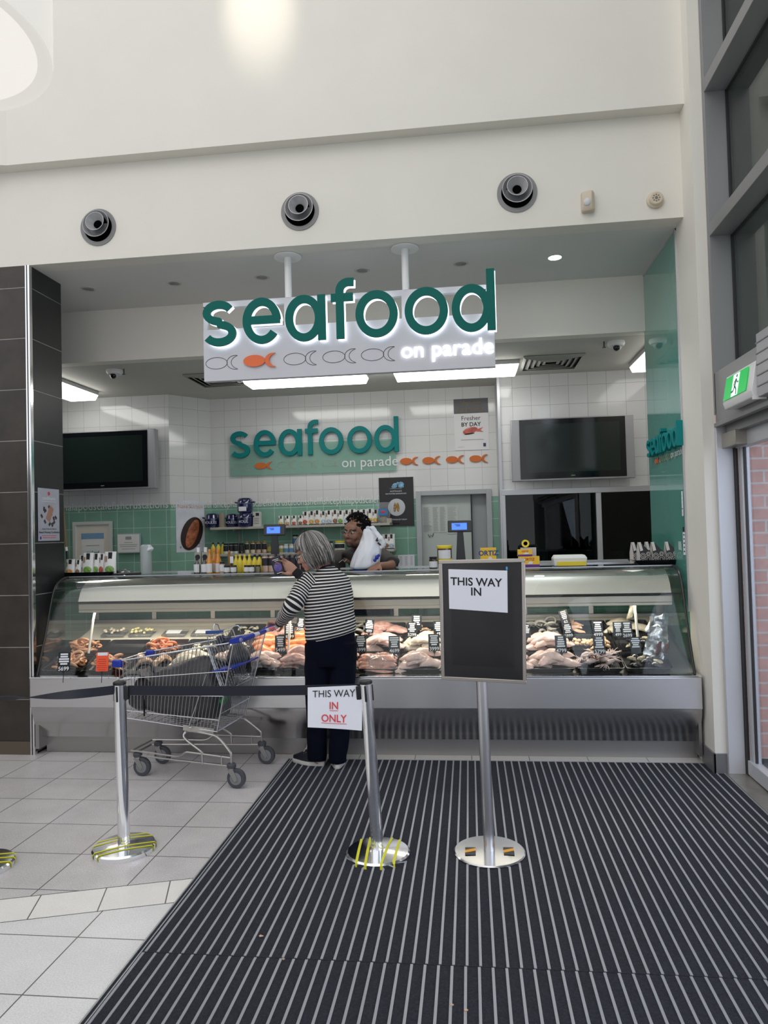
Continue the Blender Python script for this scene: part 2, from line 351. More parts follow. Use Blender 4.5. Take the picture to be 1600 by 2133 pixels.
# sea green glass cladding
gp=mat('green_glass_panel',(.12,.38,.31),.06,0,coat=1)
b=MB(); b.bx(XR-.004,XR+.03,5.36,6.345,0,SOF); struct(b.build('trim_3',gp))
b=MB(); b.bx(XR-.012,XR+.01,5.345,5.362,1.0,SOF); b.bx(XR-.008,XR+.01,5.345,6.35,SOF-.015,SOF); struct(b.build('trim_4',alu))
# pale tile strip between counter and mat, door threshold
b=MB(); b.bx(-1.34,XR,5.12,5.26,0,.003); struct(b.build('trim_5',tilemat('pale_strip_tile',(.55,.53,.49),(.57,.55,.5),(.12,.12,.11),.402,.3,.003,.35,offu=1.634,offv=.1,speck=.15)))
b=MB(); b.bx(1.60,2.2,-2,4.9,0,.012); struct(b.build('trim_6',mat('threshold_slab',(.30,.28,.25),.35,.5,var=.25,vscale=5)))
# recessed entrance mat
mt=thing('entrance_mat','long charcoal entrance mat with thin aluminium strips running up to the counter','mat',(.13,2.5,0))
cm=mat('charcoal_carpet',(.019,.021,.031),.95,bump=.8,bscale=260,var=.45,vscale=120)
b=MB(); b.bx(-1.335,1.598,2.728,5.12,0,.004); b.build('carpet_field',cm,mt,True,flat=True)
b=MB(); b.bx(-1.335,1.598,-1.5,2.724,0,.004); b.build('carpet_field',cm,mt,True,flat=True)
sm=mat('mat_strip_alloy',(.38,.39,.42),.42,.35)
b=MB(); 
for k in range(59): x=-1.327+.05*k+.024; b.bx(x-.0052,x+.0052,2.73,5.117,.0,.0065)
b.build('metal_strips',sm,mt,True,flat=True)
b=MB()
for k in range(59): x=-1.327+.05*k+.019; b.bx(x-.0052,x+.0052,-1.5,2.722,.0,.0065)
b.build('metal_strips',sm,mt,True,flat=True)
b=MB(); b.bx(-1.342,-1.335,-1.5,5.125,0,.007); b.bx(-1.322,-1.317,-1.5,5.12,0,.0066); b.bx(-1.342,1.598,5.12,5.126,0,.007); b.build('edge_frame',alu,mt,True)
# crumbs on the mat
for i,(px,py,s) in enumerate([(543,1952,.007),(941,2096,.005),(970,2107,.006),(590,2000,.004)]):
    p=aZ(px,py,.004); b=MB(); b.ell((p.x,p.y,.0085),(s,s*.8,.0045),n=8,m=5); b.ell((p.x+s,p.y+.003,.007),(s*.5,s*.5,.003),n=8,m=5)
    tag(b.build('crumb',mat('crumb',(.62,.42,.28),.8)),['tan crumb lying on the mat left of centre','small crumb low on the mat near the bottom edge of view','brown crumb just right of another crumb at the bottom of the mat','tiny crumb lying below the tan crumb on the mat'][i],'crumb')
# ---- glazed entrance wall at right: frame, rails, glass, door, brickwork outside
XG=1.62; 
g1=mat('grey_frame',(.27,.27,.275),.45,.35); g2=mat('frame_dark',(.02,.02,.022),.5)
wd=thing('window_2','','',(XG,4.9,2.3)); struct(wd)
b=MB(); b.bx(XG,XG+.135,4.885,4.93,2.33,8.5); b.build('window_post',g1,wd,True,bev=.002)
b=MB(); b.bx(XG+.13,XG+.146,-2,4.9,2.33,8.5); 
b=MB(); b.bx(XG+.132,XG+.148,4.875,4.889,2.33,8.5); b.build('gasket',g2,wd,True)
for z in (3.50,4.46,5.42):
    b=MB(); b.bx(XG,XG+.14,-2,4.89,z,z+.085); b.build('transom',g1,wd,True,bev=.003)
    b=MB(); b.bx(XG+.135,XG+.15,-2,4.88,z-.012,z+.1); b.build('gasket',g2,wd,True)
b=MB(); b.bx(XG+.142,XG+.15,-2,4.88,2.55,8.5); b.build('pane',glass2,wd,True)
for y in (3.0,1.0): b=MB(); b.bx(XG+.1,XG+.2,y-.03,y+.03,2.5,8.5); b.build('window_post',g1,wd,True,bev=.002)
# header cladding over the door
b=MB(); b.bx(XG,XG+.14,-2,4.9,2.255,2.60); b.bx(XG+.05,XG+.14,-2,4.86,2.195,2.26); b.bx(XG-.012,XG+.02,-2,4.9,2.245,2.272)
struct(b.build('trim_7',g1,bev=.002))
hs=thing('door_operator_cover','grey ribbed sliding door operator cover above the entrance, past the green exit sign','door cover',(XG,3.0,2.35))
b=MB(); b.bx(XG-.06,XG,-2,4.05,2.29,2.63); b.build('cover',mat('cover_grey',(.36,.36,.38),.4,.3),hs,True,bev=.004)
b=MB()
for k in range(5): b.bx(XG-.064,XG-.05,-2,4.052,2.345+.058*k,2.351+.058*k)
b.build('rib',mat('rib_grey',(.20,.20,.215),.45,.2),hs,True)
# door
d2=thing('door_2','','',(XG+.1,4.85,0)); struct(d2)
lt=mat('jamb_silver',(.62,.63,.66),.5,.4)
b=MB(); b.bx(XG-.004,XG+.10,4.895,4.93,0,2.26); b.build('door_jamb',lt,d2,True,bev=.003)
b=MB(); b.bx(XG+.10,XG+.115,4.86,4.93,0,2.26); b.build('gasket',g2,d2,True)
b=MB(); b.bx(XG+.115,XG+.165,4.80,4.86,0.02,2.16); b.bx(XG+.10,XG+.16,-1.5,4.86,.02,.11); b.bx(XG+.10,XG+.16,-1.5,4.86,2.10,2.2); b.build('door_frame',lt,d2,True,bev=.004)
b=MB(); b.bx(XG+.14,XG+.148,-1.4,4.80,.1,2.14); b.build('pane',glassmat('door_glass',(.93,.94,.98),.35,.02),d2,True)
b=MB(); b.bx(XG+.125,XG+.138,4.785,4.80,.11,2.1); b.build('gasket',g2,d2,True)
b=MB(); b.bx(XG+.03,XG+.12,4.66,4.90,2.105,2.20); tag(b.build('door_closer',mat('closer_bronze',(.36,.34,.30),.4,.5),bev=.004),'small beige metal roller housing at the top corner of the glass door','door closer')
# outside: brick wall below, concrete above
bk=tilemat('red_brick',(.58,.30,.24),(.66,.37,.30),(.62,.56,.52),.24,.086,.008,.8,off=.5,var=.18,vscale=14,bmp=.8)
b=MB(); b.bx(1.70,6,5.25,5.5,-.1,3.0); tag(b.build('brick_wall',bk,flat=True),'red brick wall seen outside through the glass entrance door','wall',kind='structure')
cc=mat('concrete',(.20,.205,.18),.85,var=.12,vscale=2)
b=MB(); b.bx(1.8,2.06,5.0,5.6,2.45,8.5);b.bx(2.1,2.4,5.12,5.6,2.45,8.5); b.bx(2.3,6,5.3,5.6,3,8.5); b.bx(2.3,6,2.0,5.2,4.35,4.6); b.bx(5,5.2,-3,5.3,3.4,8.5)
tag(b.build('concrete_wall',cc),'grey concrete columns seen outside through the high windows','wall',kind='structure')
b=MB(); b.bx(1.9,8,-4,5.3,-.12,0); struct(b.build('floor_outside',mat('pavement',(.33,.31,.30),.8,var=.1)))
# unseen walls and columns with gaps, added behind the viewer to band the reflections
reflm=mat('reflection_dark',(.12,.11,.10),.6)
for i,(x0,x1,y0,y1,z1) in enumerate(((-8,-2.9,-5.6,-5.3,3.1),(-1.5,-.7,-5.6,-5.0,4.5),(.5,.9,-5.6,-5.2,4.5),(1.9,3.0,-5.6,-5.3,3.2),(-8.1,-8,-5,5,3.0))):
    b=MB(); b.bx(x0,x1,y0,y1,0,z1); struct(b.build('reflection_wall',reflm))
# ------------------------------------------------------------ seafood lettering
def letters(xh,t,X,w=.175):
    # returns list of (char, builder) ; local x to the right, y up, thickness along +z (towards viewer)
    out=[]
    def L(ch,*st):
        b=MB()
        for i,(pts,cl) in enumerate(st): b.ribbon([(p[0]*xh,p[1]*xh) for p in pts],w*xh,t-.0012*i,X@M4.Translation((0,0,.0006*i)),0,cl)
        out.append((ch,b))
    h=w/2
    ring=lambda cx,rx: (arc(cx,.5,rx,.5-h*.85,0,354,44),True)
    # s
    s1=arc(.40,.735,.275,.185,25,268,22)+arc(.41,.27,.30,.195,85,-155,22)
    L('s',(s1,False))
    L('e',(arc(1.385,.5,.345,.5-h*.85,-38,-358,44),False),([(1.04,.52),(1.80,.52)],False))
    L('a',ring(2.34,.335),([(2.735,0),(2.735,1)],False))
    L('f',([(3.145,0),(3.145,1.05)]+arc(3.345,1.05,.20,.19,180,80,10)+[(3.46,1.235)],False),([(2.95,.91),(3.44,.91)],False))
    L('o',ring(3.95,.375)); L('o',ring(5.03,.38)); 
    L('d',ring(6.00,.335),([(6.415,0),(6.415,1.32)],False))
    return out
def fishpoly(n=30):
    # fish outline: elliptical body and crescent tail, unit length
    body=arc(.30,0,.30,.165,0,352,n)
    tail=arc(.83,0,.24,.20,75,285,16)+arc(.98,0,.27,.20,242,118,14)
    return body,tail
def fish(b,L,X,t,fill=True,w=.012,hs=1.0):
    body,tail=fishpoly(); body=[(x*L,y*L*hs) for x,y in body]; tail=[(x*L,y*L*hs) for x,y in tail]
    if fill:
        b.prism(body,t,X); 
        # crescent as strip so that the concave outline stays clean
        n=14; A=arc(.83*L,0,.24*L,.20*L*hs,75,285,n); B=arc(.98*L,0,.27*L,.20*L*hs,118,242,n)
        vs=[];fs=[]
        for i in range(n+1):
            for z in (0,t): vs+=[X@V((A[i][0],A[i][1],z)),X@V((B[i][0],B[i][1],z))]
        for i in range(n):
            a=4*i;c=a+4; fs+=[(a,a+1,c+1,c),(a+2,c+2,c+3,a+3),(a,c,c+2,a+2),(a+1,a+3,c+3,c+1)]
        b.add(vs,fs)
    else:
        b.ribbon(body,w,t,X,0,True); b.ribbon(tail,w,t,X,0,True)
# hanging sign
hs=thing('hanging_sign','large halo lit shop sign with green letters hanging on two white poles over the counter','sign',(-.88,5.35,2.815))
sw=mat('sign_white',(.60,.60,.64),.35); swe=mat('halo_acrylic',(1,1,1),.4,emit=1.7,emcol=(.86,.92,1))
b=MB(); b.bx(-1.995,.232,5.33,5.38,2.815,3.215); b.build('sign_panel',sw,hs,True,bev=.003)
b=MB(); b.bx(-1.995,.18,5.335,5.375,3.385,3.432); b.bx(-1.995,-1.962,5.335,5.375,3.2,3.40); b.bx(.15,.232,5.335,5.375,3.2,3.40)
for x in (-1.32,-.418): b.bx(x-.033,x+.033,5.335,5.375,3.2,3.39)
b.build('sign_frame',sw,hs,True,bev=.003)
for x in (-1.32,-.418):
    b=MB(); b.cyl((x,5.355,3.43),(x,5.355,SOF-.012),.027,16); b.build('pole',white,hs,True)
    b=MB(); b.lathe([(.105,0),(.105,.008),(.10,.012),(0,.012)],32,(x,5.355,SOF-.0125)); b.build('ceiling_plate',white,hs,True)
X=face((-1.985,5.285,3.072)); Xb=face((-1.985+.008,5.312,3.072-.006))
fr_=letters(.342,.022,X); bk_=letters(.342,.010,Xb,.172)
for (ch,b),(c2,b2) in zip(fr_,bk_):
    p=b.build('letter',teal,hs,True,bev=.001,seg=1)
    # the sub-part shares the letter's origin (the sign's), so its coordinates are the sign's too
    b2.v=[v-hs.location for v in b2.v]; b2.build('lit_backing',swe,p)
b=MB(); b.text('on parade',.163,face((-.115,5.315,2.918)),0,.012); 
b=MB(); vs,fs=textgeo('on parade',.170,.010); b.add([face((-.12,5.318,2.915))@v for v in vs]+[face((-.12,5.326,2.915))@v for v in vs],fs+[tuple(k+len(vs) for k in f) for f in fs])
b.build('small_lettering',mat('lit_letter',(1,1,1),.4,emit=1.15,emcol=(.92,.95,1)),hs,True,flat=True)
for i,x in enumerate((-1.978,-1.675,-1.362,-1.06,-.765)):
    b=MB(); fish(b,.285,face((x,5.3295 if i!=1 else 5.322,2.953)),.0012 if i!=1 else .009,i==1,.0035,.95)
    p=b.build('fish_emblem',ink if i!=1 else orange,hs,True)
    if i==1: p['label']='solid orange fish'
# wall sign
ws=thing('wall_sign','teal lettered shop sign on a pale green glass strip on the back wall','sign',(-1.81,8.33,2.33))
b=MB(); b.bx(-2.812,-.817,8.318,8.326,2.332,2.70); b.build('glass_backing',glassmat('green_film_glass',(.82,.95,.90),.5,.03,.42,(.40,.62,.54)),ws,True)
for ch,b in letters(.312,.03,face((-2.805,8.316,2.55))): b.build('letter',tealw,ws,True,bev=.002,seg=1)
b=MB(); b.text('on parade',.165,face((-1.125,8.314,2.392))); b.build('small_lettering',white,ws,True,flat=True)
for i,x in enumerate((-2.783,-2.507,-2.233,-1.96,-1.686)):
    b=MB(); fish(b,.245,face((x,8.317,2.445)),.001 if i!=1 else .008,i==1,.004,.95)
    p=b.build('fish_emblem',mat('thin_tan_line',(.40,.36,.24),.6) if i!=1 else orange2,ws,True)
    if i==1: p['label']='solid burnt orange fish'
for i,x in enumerate((-.772,-.512,-.24,.03)):
    b=MB(); fish(b,.235,face((x,8.348,2.437)),.018,True,hs=1.0)
    tag(b.build('fish_emblem',orange2,bev=.002),['leftmost orange fish cut-out on the tiles, next to the small white lettering','second orange fish cut-out from the teal wall sign','third orange fish cut-out from the teal wall sign','rightmost orange fish cut-out on the tiles, nearest the corner trim'][i],'fish emblem','orange fish cut-outs on the back wall')
# side sign on the green glass
ss=thing('side_sign','small teal raised lettering on the green glass side wall','sign',(XR,5.8,2.12))
Xs=M4.Translation((XR-.004,6.235,2.185))@M4.Rotation(R(-90),4,'Z')@M4.Rotation(R(90),4,'X')
for ch,b in letters(.137,.045,Xs): b.build('letter',tealw,ss,True)
Xs2=M4.Translation((XR-.006,6.12,2.14))@M4.Rotation(R(-90),4,'Z')@M4.Rotation(R(90),4,'X')
b=MB(); fish(b,.12,Xs2,.006,True); b.build('fish_emblem',orange,ss,True)
for k in range(3): b=MB(); fish(b,.11,Xs2@M4.Translation((.13+.125*k,0,0)),.002,False,.003); b.build('fish_emblem',mat('thin_tan_line',(.4,.36,.24)),ss,True)
b=MB(); b.text('on parade',.075,Xs2@M4.Translation((.62,-.015,.005))); b.build('small_lettering',white,ss,True,flat=True)
# frieze of white words along the join of white and green tiles
T='shellfishcephalapodscalefishcrustations'
def frieze(label,s,x0,y,ang,size,wd):
    vs,fs=textgeo(s,1,0,'LEFT'); L=max(v.x for v in vs); k=wd/L
    X=M4.Translation((x0,y,ZT-.034))@M4.Rotation(ang,4,'Z')@M4.Rotation(R(90),4,'X')
    b=MB(); b.add([X@V((v.x*k,v.y*size,.004)) for v in vs],fs)
    tag(b.build('wall_lettering',mat('frieze_white',(.85,.87,.86),.5),flat=True),label,'lettering')
frieze('row of small white words along the top of the green tiles above the salmon poster',T[17:]+'shellf',-3.39,YL-.002,math.atan2(YB-YL,.34),.122,.53)
frieze('row of small white words on the left wall under the television','alefishcrustations'[-8:]+T+'',-5.62,YL-.003,0,.122,2.2)
frieze('row of small white words above the shelf of pots and pouches','ishcephalapodscalefishcrustationsshellfishcephalapodscalefis',-3.04,YB-.003,0,.122,2.05)
# ------------------------------------------------------------ wall and ceiling fittings
ng=mat('nozzle_grey',(.40,.40,.41),.35,.2)
nz=thing('air_nozzle','','',(-2.748,YF,4.006))
def ringp(r0,r1,y0,y1,n=36): # ring about local -Y
    b=MB(); q=(R(90),0,0); b.lathe([(r0,y0),(r0,y1),(r1,y1),(r1,y0),(r0,y0)],n,(0,0,0),q); return b
ringp(.112,.142,-.001,.008).build('outer_ring',mat('nozzle_flange',(.22,.22,.22),.45,.1),nz)
b=MB(); b.lathe([(.113,.0),(.113,.003),(0,.003)],32,(0,0,0),(R(90),0,0)); b.build('dark_throat',mat('hole_black',(.003,.003,.003),.95,spec=.0),nz)
b=MB(); b.lathe([(.075,.004),(.102,.045),(.106,.045),(.080,.004),(.075,.004)],36,(0,0,.012),(R(86),0,0)); b.build('middle_ring',ng,nz)
b=MB(); b.lathe([(.030,.004),(.070,.06),(.074,.06),(.036,.004),(.030,.004)],36,(0,0,.02),(R(84),0,0)); b.build('inner_cone',ng,nz)
b=MB(); b.lathe([(.031,.004),(.031,.012),(0,.012)],24,(0,0,.02),(R(84),0,0)); b.build('dark_hole',MT['hole_black'],nz)
for i,(x,z,l) in enumerate([(-2.748,4.006,'left of the three round grey air nozzles on the cream bulkhead'),(-1.172,4.006,'middle of the three round grey air nozzles on the cream bulkhead'),(.412,4.017,'right of the three round grey air nozzles, nearest the motion detector')]):
    o=nz if i==0 else dup(nz,(x,YF,z)); tag(o,l,'air nozzle','air nozzles on the bulkhead')
pm=mat('detector_cream',(.62,.54,.42),.5)
pd=thing('motion_detector','cream motion detector with a curved lens on the bulkhead, right of the nozzles','detector',(.903,YF,3.83),-.25)
b=MB(); b.loft([[V((x*s,-.005-y,z)) for x,y in ((-.045,0),(.045,0),(.045,.03),(.03,.05+e),(-.03,.05+e),(-.045,.03))] for z,s,e in ((-.0,.8,-.01),(.01,1,.0),(.07,1,.012),(.13,1,.008),(.145,.85,-.015))]); b.build('body',pm,pd,bev=.004)
b=MB(); b.ell((0,-.057,.06),(.030,.016,.030),n=20,m=12); b.build('lens',mat('lens_white',(.6,.6,.6),.3),pd)
sd=thing('fire_sounder','small round cream alarm sounder near the right end of the bulkhead','alarm',(1.357,YF,3.886))
b=MB(); b.lathe([(.058,0),(.058,.018),(.052,.022),(.046,.024),(.046,.040),(.040,.046),(0,.046)],32,(0,0,0),(R(90),0,0)); b.build('body',pm,sd)
b=MB()
for k in range(8):
    a=2*PI*k/8; b.box((.022*math.cos(a),-.0465,.022*math.sin(a)),(.009,.002,.009),(0,-a,0))
b.lathe([(.010,0),(.010,.0485),(0,.0485)],16,(0,0,0),(R(90),0,0)); b.build('grille',mat('grille_brown',(.20,.17,.13),.6),sd)
# downlights
dl=thing('downlight','','',(-3.159,5.75,SOF))
b=MB(); b.lathe([(.045,0),(.045,-.004),(.062,-.004),(.064,0),(.045,0)],32); b.build('rim',mat('downlight_rim',(.56,.55,.53),.5),dl)
b=MB(); b.lathe([(.046,-.001),(0,-.001)],32); b.build('lamp',mat('downlight_lens_off',(.62,.61,.59),.4),dl)
dn=['unlit downlight in the soffit nearest the dark tiled pillar','second unlit downlight from the dark tiled pillar','third unlit downlight from the pillar, left of the sign pole plate','fourth unlit downlight, between the two sign poles','unlit downlight right of the second sign pole']
for i,x in enumerate((-3.159,-2.397,-1.641,-.802,-.002)):
    o=dl if i==0 else dup(dl,(x,5.755,SOF)); tag(o,dn[i],'downlight','unlit soffit downlights')
d1=thing('downlight','the one glowing downlight in the grey soffit','downlight',(.738,5.758,SOF))
b=MB(); b.lathe([(.045,0),(.045,-.004),(.062,-.004),(.064,0),(.045,0)],32); b.build('rim',MT['downlight_rim'],d1)
b=MB(); b.lathe([(.050,-.005),(.03,-.010),(0,-.012)],32); b.build('lamp',mat('downlight_lit',(1,1,1),.3,emit=14,emcol=(.85,.92,1)),d1)
spot('downlight_beam',(.738,5.758,SOF-.02),(.738,5.758,1),45,(.88,.94,1),110,.8,.05)
# fluorescent fittings
fm=mat('tube_diffuser',(1,1,1),.4,emit=6.5,emcol=(1,.99,.95)); fm2=mat('tube_diffuser_dim',(1,1,1),.4,emit=2.6,emcol=(1,.99,.95)); fb=mat('fitting_body',(.62,.62,.60),.5)
def fitting(label,x,y,L,rz):
    t=thing('ceiling_light',label,'ceiling light',(x,y,CE-.1),rz,'fluorescent ceiling lights behind the counter')
    b=MB(); b.bx(-L/2,L/2,-.17,.17,.06,.10); b.build('housing',fb,t,bev=.004)
    b=MB(); b.loft([[V((sx*(L/2-e)*1,sy*(.165-e*.8),z)) for sx,sy in((-1,-1),(1,-1),(1,1),(-1,1))] for z,e in ((.06,0),(.0,.025))]); b.build('diffuser',fm2 if x>1 else fm,t,bev=.003)
    return t
fitting('fluorescent ceiling light behind the hanging sign, left of the pair in the middle',-1.63,7.27,1.27,0)
fitting('fluorescent ceiling light nearest the air vent, right of the pair in the middle',-.09,7.27,1.25,0)
fitting('fluorescent ceiling light running away beside the dark pillar at left',-4.24,6.95,1.3,PI/2)
fitting('fluorescent ceiling light at the right, cut off by the green glass panel',1.84,6.9,1.3,PI/2)
# square vents
vm=mat('vent_grey',(.40,.40,.37),.5)
def vent(label,x,y):
    t=thing('ceiling_vent',label,'air vent',(x,y,CE),0,'square ceiling vents')
    b=MB(); b.bx(-.29,.29,-.29,.29,-.003,0); b.build('backing',black,t)
    for k in range(5):
        r=.29-.052*k; b=MB()
        b.loft([[V((sx*q,sy*q,z)) for sx,sy in((-1,-1),(1,-1),(1,1),(-1,1))] for q,z in ((r,-.004),(r,-.016 if k==0 else -.012),(r-.026,-.030+.003*k),(r-.028,-.026+.003*k),(r,-.004))],cap=False); b.build('vane',vm,t,flat=True)
vent('square ceiling vent with dark slots right of the hanging sign',.86,7.27); vent('square ceiling vent half hidden behind the left end of the hanging sign',-2.55,7.27)
def camdome(label,x,y,f):
    t=thing('security_camera',label,'security camera',(x,y,CE),0,'dome cameras')
    b=MB(); b.lathe([(.0,0),(.075,0),(.078,-.02),(.066,-.042),(.05,-.046),(0,-.046)],28); b.build('base',white,t)
    b=MB(); b.ell((0,-.005,-.045),(.046,.046,.046),n=20,m=12); b.build('dome',mat('dome_white',(.5,.5,.52),.2),t)
    b=MB(); b.ell((0.002*f,-.028,-.058),(.032,.026,.030),n=18,m=10); b.build('lens',gblack,t)
    b=MB(); b.cyl((.11*f,-.03,0),(.11*f,-.03,-.05),.007,10); b.lathe([(.016,0),(.016,.006),(0,.006)],12,(.11*f,-.03,-.056)); 
    tag(b.build('sprinkler_head',mat('sprinkler_dark',(.12,.12,.12),.4,.5),t,False),None)
camdome('white dome camera on the back ceiling at left, above the television',-3.40,6.66,1); camdome('white dome camera on the back ceiling at right, by the green glass',1.36,6.62,-1)
# pendant
pe=thing('pendant_lamp','huge white glowing drum pendant lamp at the top left','pendant lamp',(-2.21,2.67,3.7))
pg=mat('pendant_shade',(.30,.29,.28),.5,emit=.62,emcol=(1,.96,.90))
b=MB(); b.lathe([(.50,.012),(.52,.0),(.523,.02),(.523,.85),(.50,.85),(.50,.03)],64); b.build('drum_shade',pg,pe)
b=MB(); b.lathe([(.499,.014),(.30,.004),(0,0.0)],64); b.build('diffuser',mat('pendant_diffuser',(.3,.29,.28),.5,emit=.80,emcol=(1,.965,.90)),pe)
b=MB(); b.cyl((0,0,.86),(0,0,3.5),.01); b.build('suspension_rod',chrome,pe)
# exit sign
ex=thing('exit_sign','green and white running man exit sign on the grey frame above the door','exit sign',(XG,4.29,2.30))
b=MB(); b.loft([[V((x,y,z)) for x,z in ((XG,2.30),(XG-.07,2.30),(XG-.082,2.335),(XG-.070,2.40),(XG-.055,2.495),(XG,2.50))] for y in (4.08,4.085,4.515,4.52)]); b.build('housing',white,ex,True,bev=.004)
P0=V((XG-.0835,4.51,2.342)); P1=V((XG-.057,4.51,2.490)); up=(P1-P0); ud=up.normalized(); yd=V((0,-1,0)); nd=yd.cross(ud)*1
Xe=M4(((yd.x,ud.x,nd.x,P0.x),(yd.y,ud.y,nd.y,P0.y),(yd.z,ud.z,nd.z,P0.z),(0,0,0,1)))
sg=-1 if nd.x>0 else 1
def ep(x,y,e): return Xe@V((x,y,sg*e))
ge=mat('exit_green',(.0,.30,.055),.4,emit=.9,emcol=(.0,.36,.06)); we=mat('exit_white',(.9,.95,.93),.4,emit=.7,emcol=(.8,1,.93))
b=MB(); b.add([ep(x,y,.004) for x,y in ((.008,.006),(.36,.006),(.36,.142),(.008,.142))],[(0,1,2,3)]); b.build('green_face',ge,ex,True,flat=True)
b=MB(); b.add([ep(x,y,.005) for x,y in ((.135,.008),(.235,.008),(.235,.138),(.135,.138))],[(0,1,2,3)]); b.build('door_symbol',we,ex,True,flat=True)
b=MB()
def lim(pts,w):
    for a,c in zip(pts,pts[1:]):
        a=V(a);c=V(c); d=(c-a).normalized(); n=V((-d.y,d.x))*w/2; b.add([ep(*q,.006) for q in (a+n,c+n,c-n,a-n)],[(0,1,2,3)])
lim([(.190,.108),(.178,.06)],.020); lim([(.180,.065),(.205,.045),(.215,.012)],.012); lim([(.178,.065),(.165,.038),(.130,.036)],.012); lim([(.192,.104),(.165,.090),(.158,.070)],.008); lim([(.192,.104),(.212,.082),(.232,.086)],.008)
b.add([ep(.196+.010*math.cos(a*PI/6),.123+.010*math.sin(a*PI/6),.006) for a in range(12)],[tuple(range(12))])
b.build('running_figure',mat('exit_figure_green',(0,.16,.04),.5),ex,True,flat=True)
b=MB(); b.bx(XG-.075,XG-.005,4.078,4.09,2.285,2.303); b.build('end_bracket',white,ex,True)
# ------------------------------------------------------------ display counter
XL_,XRr=-3.30,1.525; GZ=.60
dc=thing('display_counter','long stainless steel seafood display counter with a curved glass front','display counter',(-.89,5.25,0))
b=MB(); b.bx(XL_+.03,XRr,5.24,5.30,.003,.13); b.build('kick_plate',steeld,dc,True)
b=MB(); prof=[(5.095,.372),(5.10,.33),(5.135,.24),(5.175,.18),(5.19,.132),(5.25,.132),(5.25,.372)]
b.loft([[V((x,y,z)) for y,z in prof] for x in (XL_,XRr)]); b.build('lower_panel',mat('dark_steel',(.50,.49,.49),.20,1,bump=.02,bscale=30,bstretch=(.3,6,20)),dc,True)
b=MB(); b.bx(XL_,XRr,5.075,5.16,.375,.592); b.build('front_band',steel,dc,True,bev=.006)
b=MB(); b.bx(XL_,XRr,5.072,5.18,.592,.602); b.build('glass_channel',chrome,dc,True,bev=.002)
b=MB(); b.bx(XL_,XRr,5.30,6.10,.05,.5); b.bx(XL_,XRr,6.04,6.10,.5,.92); b.build('carcass',steeld,dc,True)
# curved glass
GP=[(5.128,.602),(5.19,.76),(5.252,.92),(5.30,1.06),(5.335,1.16),(5.37,1.235),(5.42,1.283),(5.49,1.308),(5.56,1.316)]
GPs=[ (p.x,p.y) for p in bez([(a,c,0) for a,c in GP],5)]
def gl(x0,x1,t=.006):
    b=MB(); b.loft([[V((x,y,z)) for y,z in GPs]+[V((x,y+t,z-t*.5)) for y,z in GPs[::-1]] for x in (x0,x1)]); return b
SG=[XL_+.035,-1.655,-.02,XRr-.03]
for x0,x1 in zip(SG,SG[1:]): gl(x0+.002,x1-.002).build('front_glass',glass,dc,True,angle=60)
for x in (XL_+.03,XRr-.03):
    b=MB(); b.tube([(x,y,z) for y,z in GPs],.009,8); b.build('glass_edge_trim',black,dc,True)
    b=MB(); b.prism([(p[0],p[1]) for p in GPs]+[(6.05,1.316),(6.05,.602)],.005,M4(((0,0,1,x),(1,0,0,0),(0,1,0,0),(0,0,0,1)))); b.build('end_glass',glass,dc,True)
# hood, top shelf, light rail
HP=[(5.365,1.135),(5.395,1.20),(5.44,1.25),(5.50,1.288),(5.60,1.300),(5.60,1.296),(5.505,1.280),(5.45,1.243),(5.405,1.195),(5.375,1.132)]
b=MB(); b.loft([[V((x,y,z)) for y,z in HP] for x in (XL_+.23,XRr-.10)]); b.build('hood',mat('hood_steel',(.60,.575,.52),.42,1,bump=.02,bscale=20,bstretch=(.2,4,10)),dc,True,angle=60)
b=MB(); b.bx(XL_+.03,XRr-.02,5.56,6.13,1.300,1.316); b.build('top_shelf',mat('top_glass_dark',(.05,.08,.075),.08,.0,coat=1),dc,True,bev=.003)
b=MB(); b.bx(XL_+.03,XRr-.02,5.575,5.59,1.316,1.322); b.bx(XL_+.03,XRr-.02,6.10,6.13,1.30,1.324); b.build('shelf_edge',alu,dc,True)
b=MB(); b.bx(XL_+.03,XRr-.03,5.40,5.43,1.118,1.128); b.build('dark_slot',black,dc,True)
b=MB(); b.bx(XL_+.2,XRr-.08,5.42,5.56,1.062,1.112); b.bx(XL_+.2,XRr-.08,5.42,5.432,1.040,1.062); b.build('light_rail',mat('rail_beige',(.62,.58,.50),.35,.6),dc,True,bev=.004)
b=MB(); b.bx(XL_+.25,XRr-.12,5.47,5.54,1.055,1.061); b.build('case_lamp',mat('case_tube',(1,.97,.9),.4,emit=4,emcol=(1,.93,.80)),dc,True)
# deck and rear
def dz(y): return .590+.321*(y-5.14)
b=MB(); b.loft([[V((x,y,z)) for y,z in ((5.15,.575),(5.95,dz(5.95)-.02),(5.95,dz(5.95)-.04),(5.15,.555))] for x in (XL_,XRr)]); b.build('deck',steeld,dc,True)
b=MB(); b.loft([[V((x,y,z)) for y,z in ((5.93,.82),(5.97,.872),(6.0,.885),(6.06,.885),(6.06,.84),(5.95,.80))] for x in (XL_,XRr)]); b.build('rear_upstand',mat('cream_steel',(.72,.68,.58),.4,.2),dc,True,bev=.003)
b=MB(); b.bx(XL_,XRr,6.0,6.05,.885,.915); b.bx(XL_,XRr,6.0,6.06,1.255,1.30)
n=9
for k in range(n+1):
    x=XL_+.03+(XRr-XL_-.06)*k/n; b.bx(x-.02,x+.02,6.01,6.03,.915,1.26)
b.build('rear_door_frame',steeld,dc,True,bev=.002)
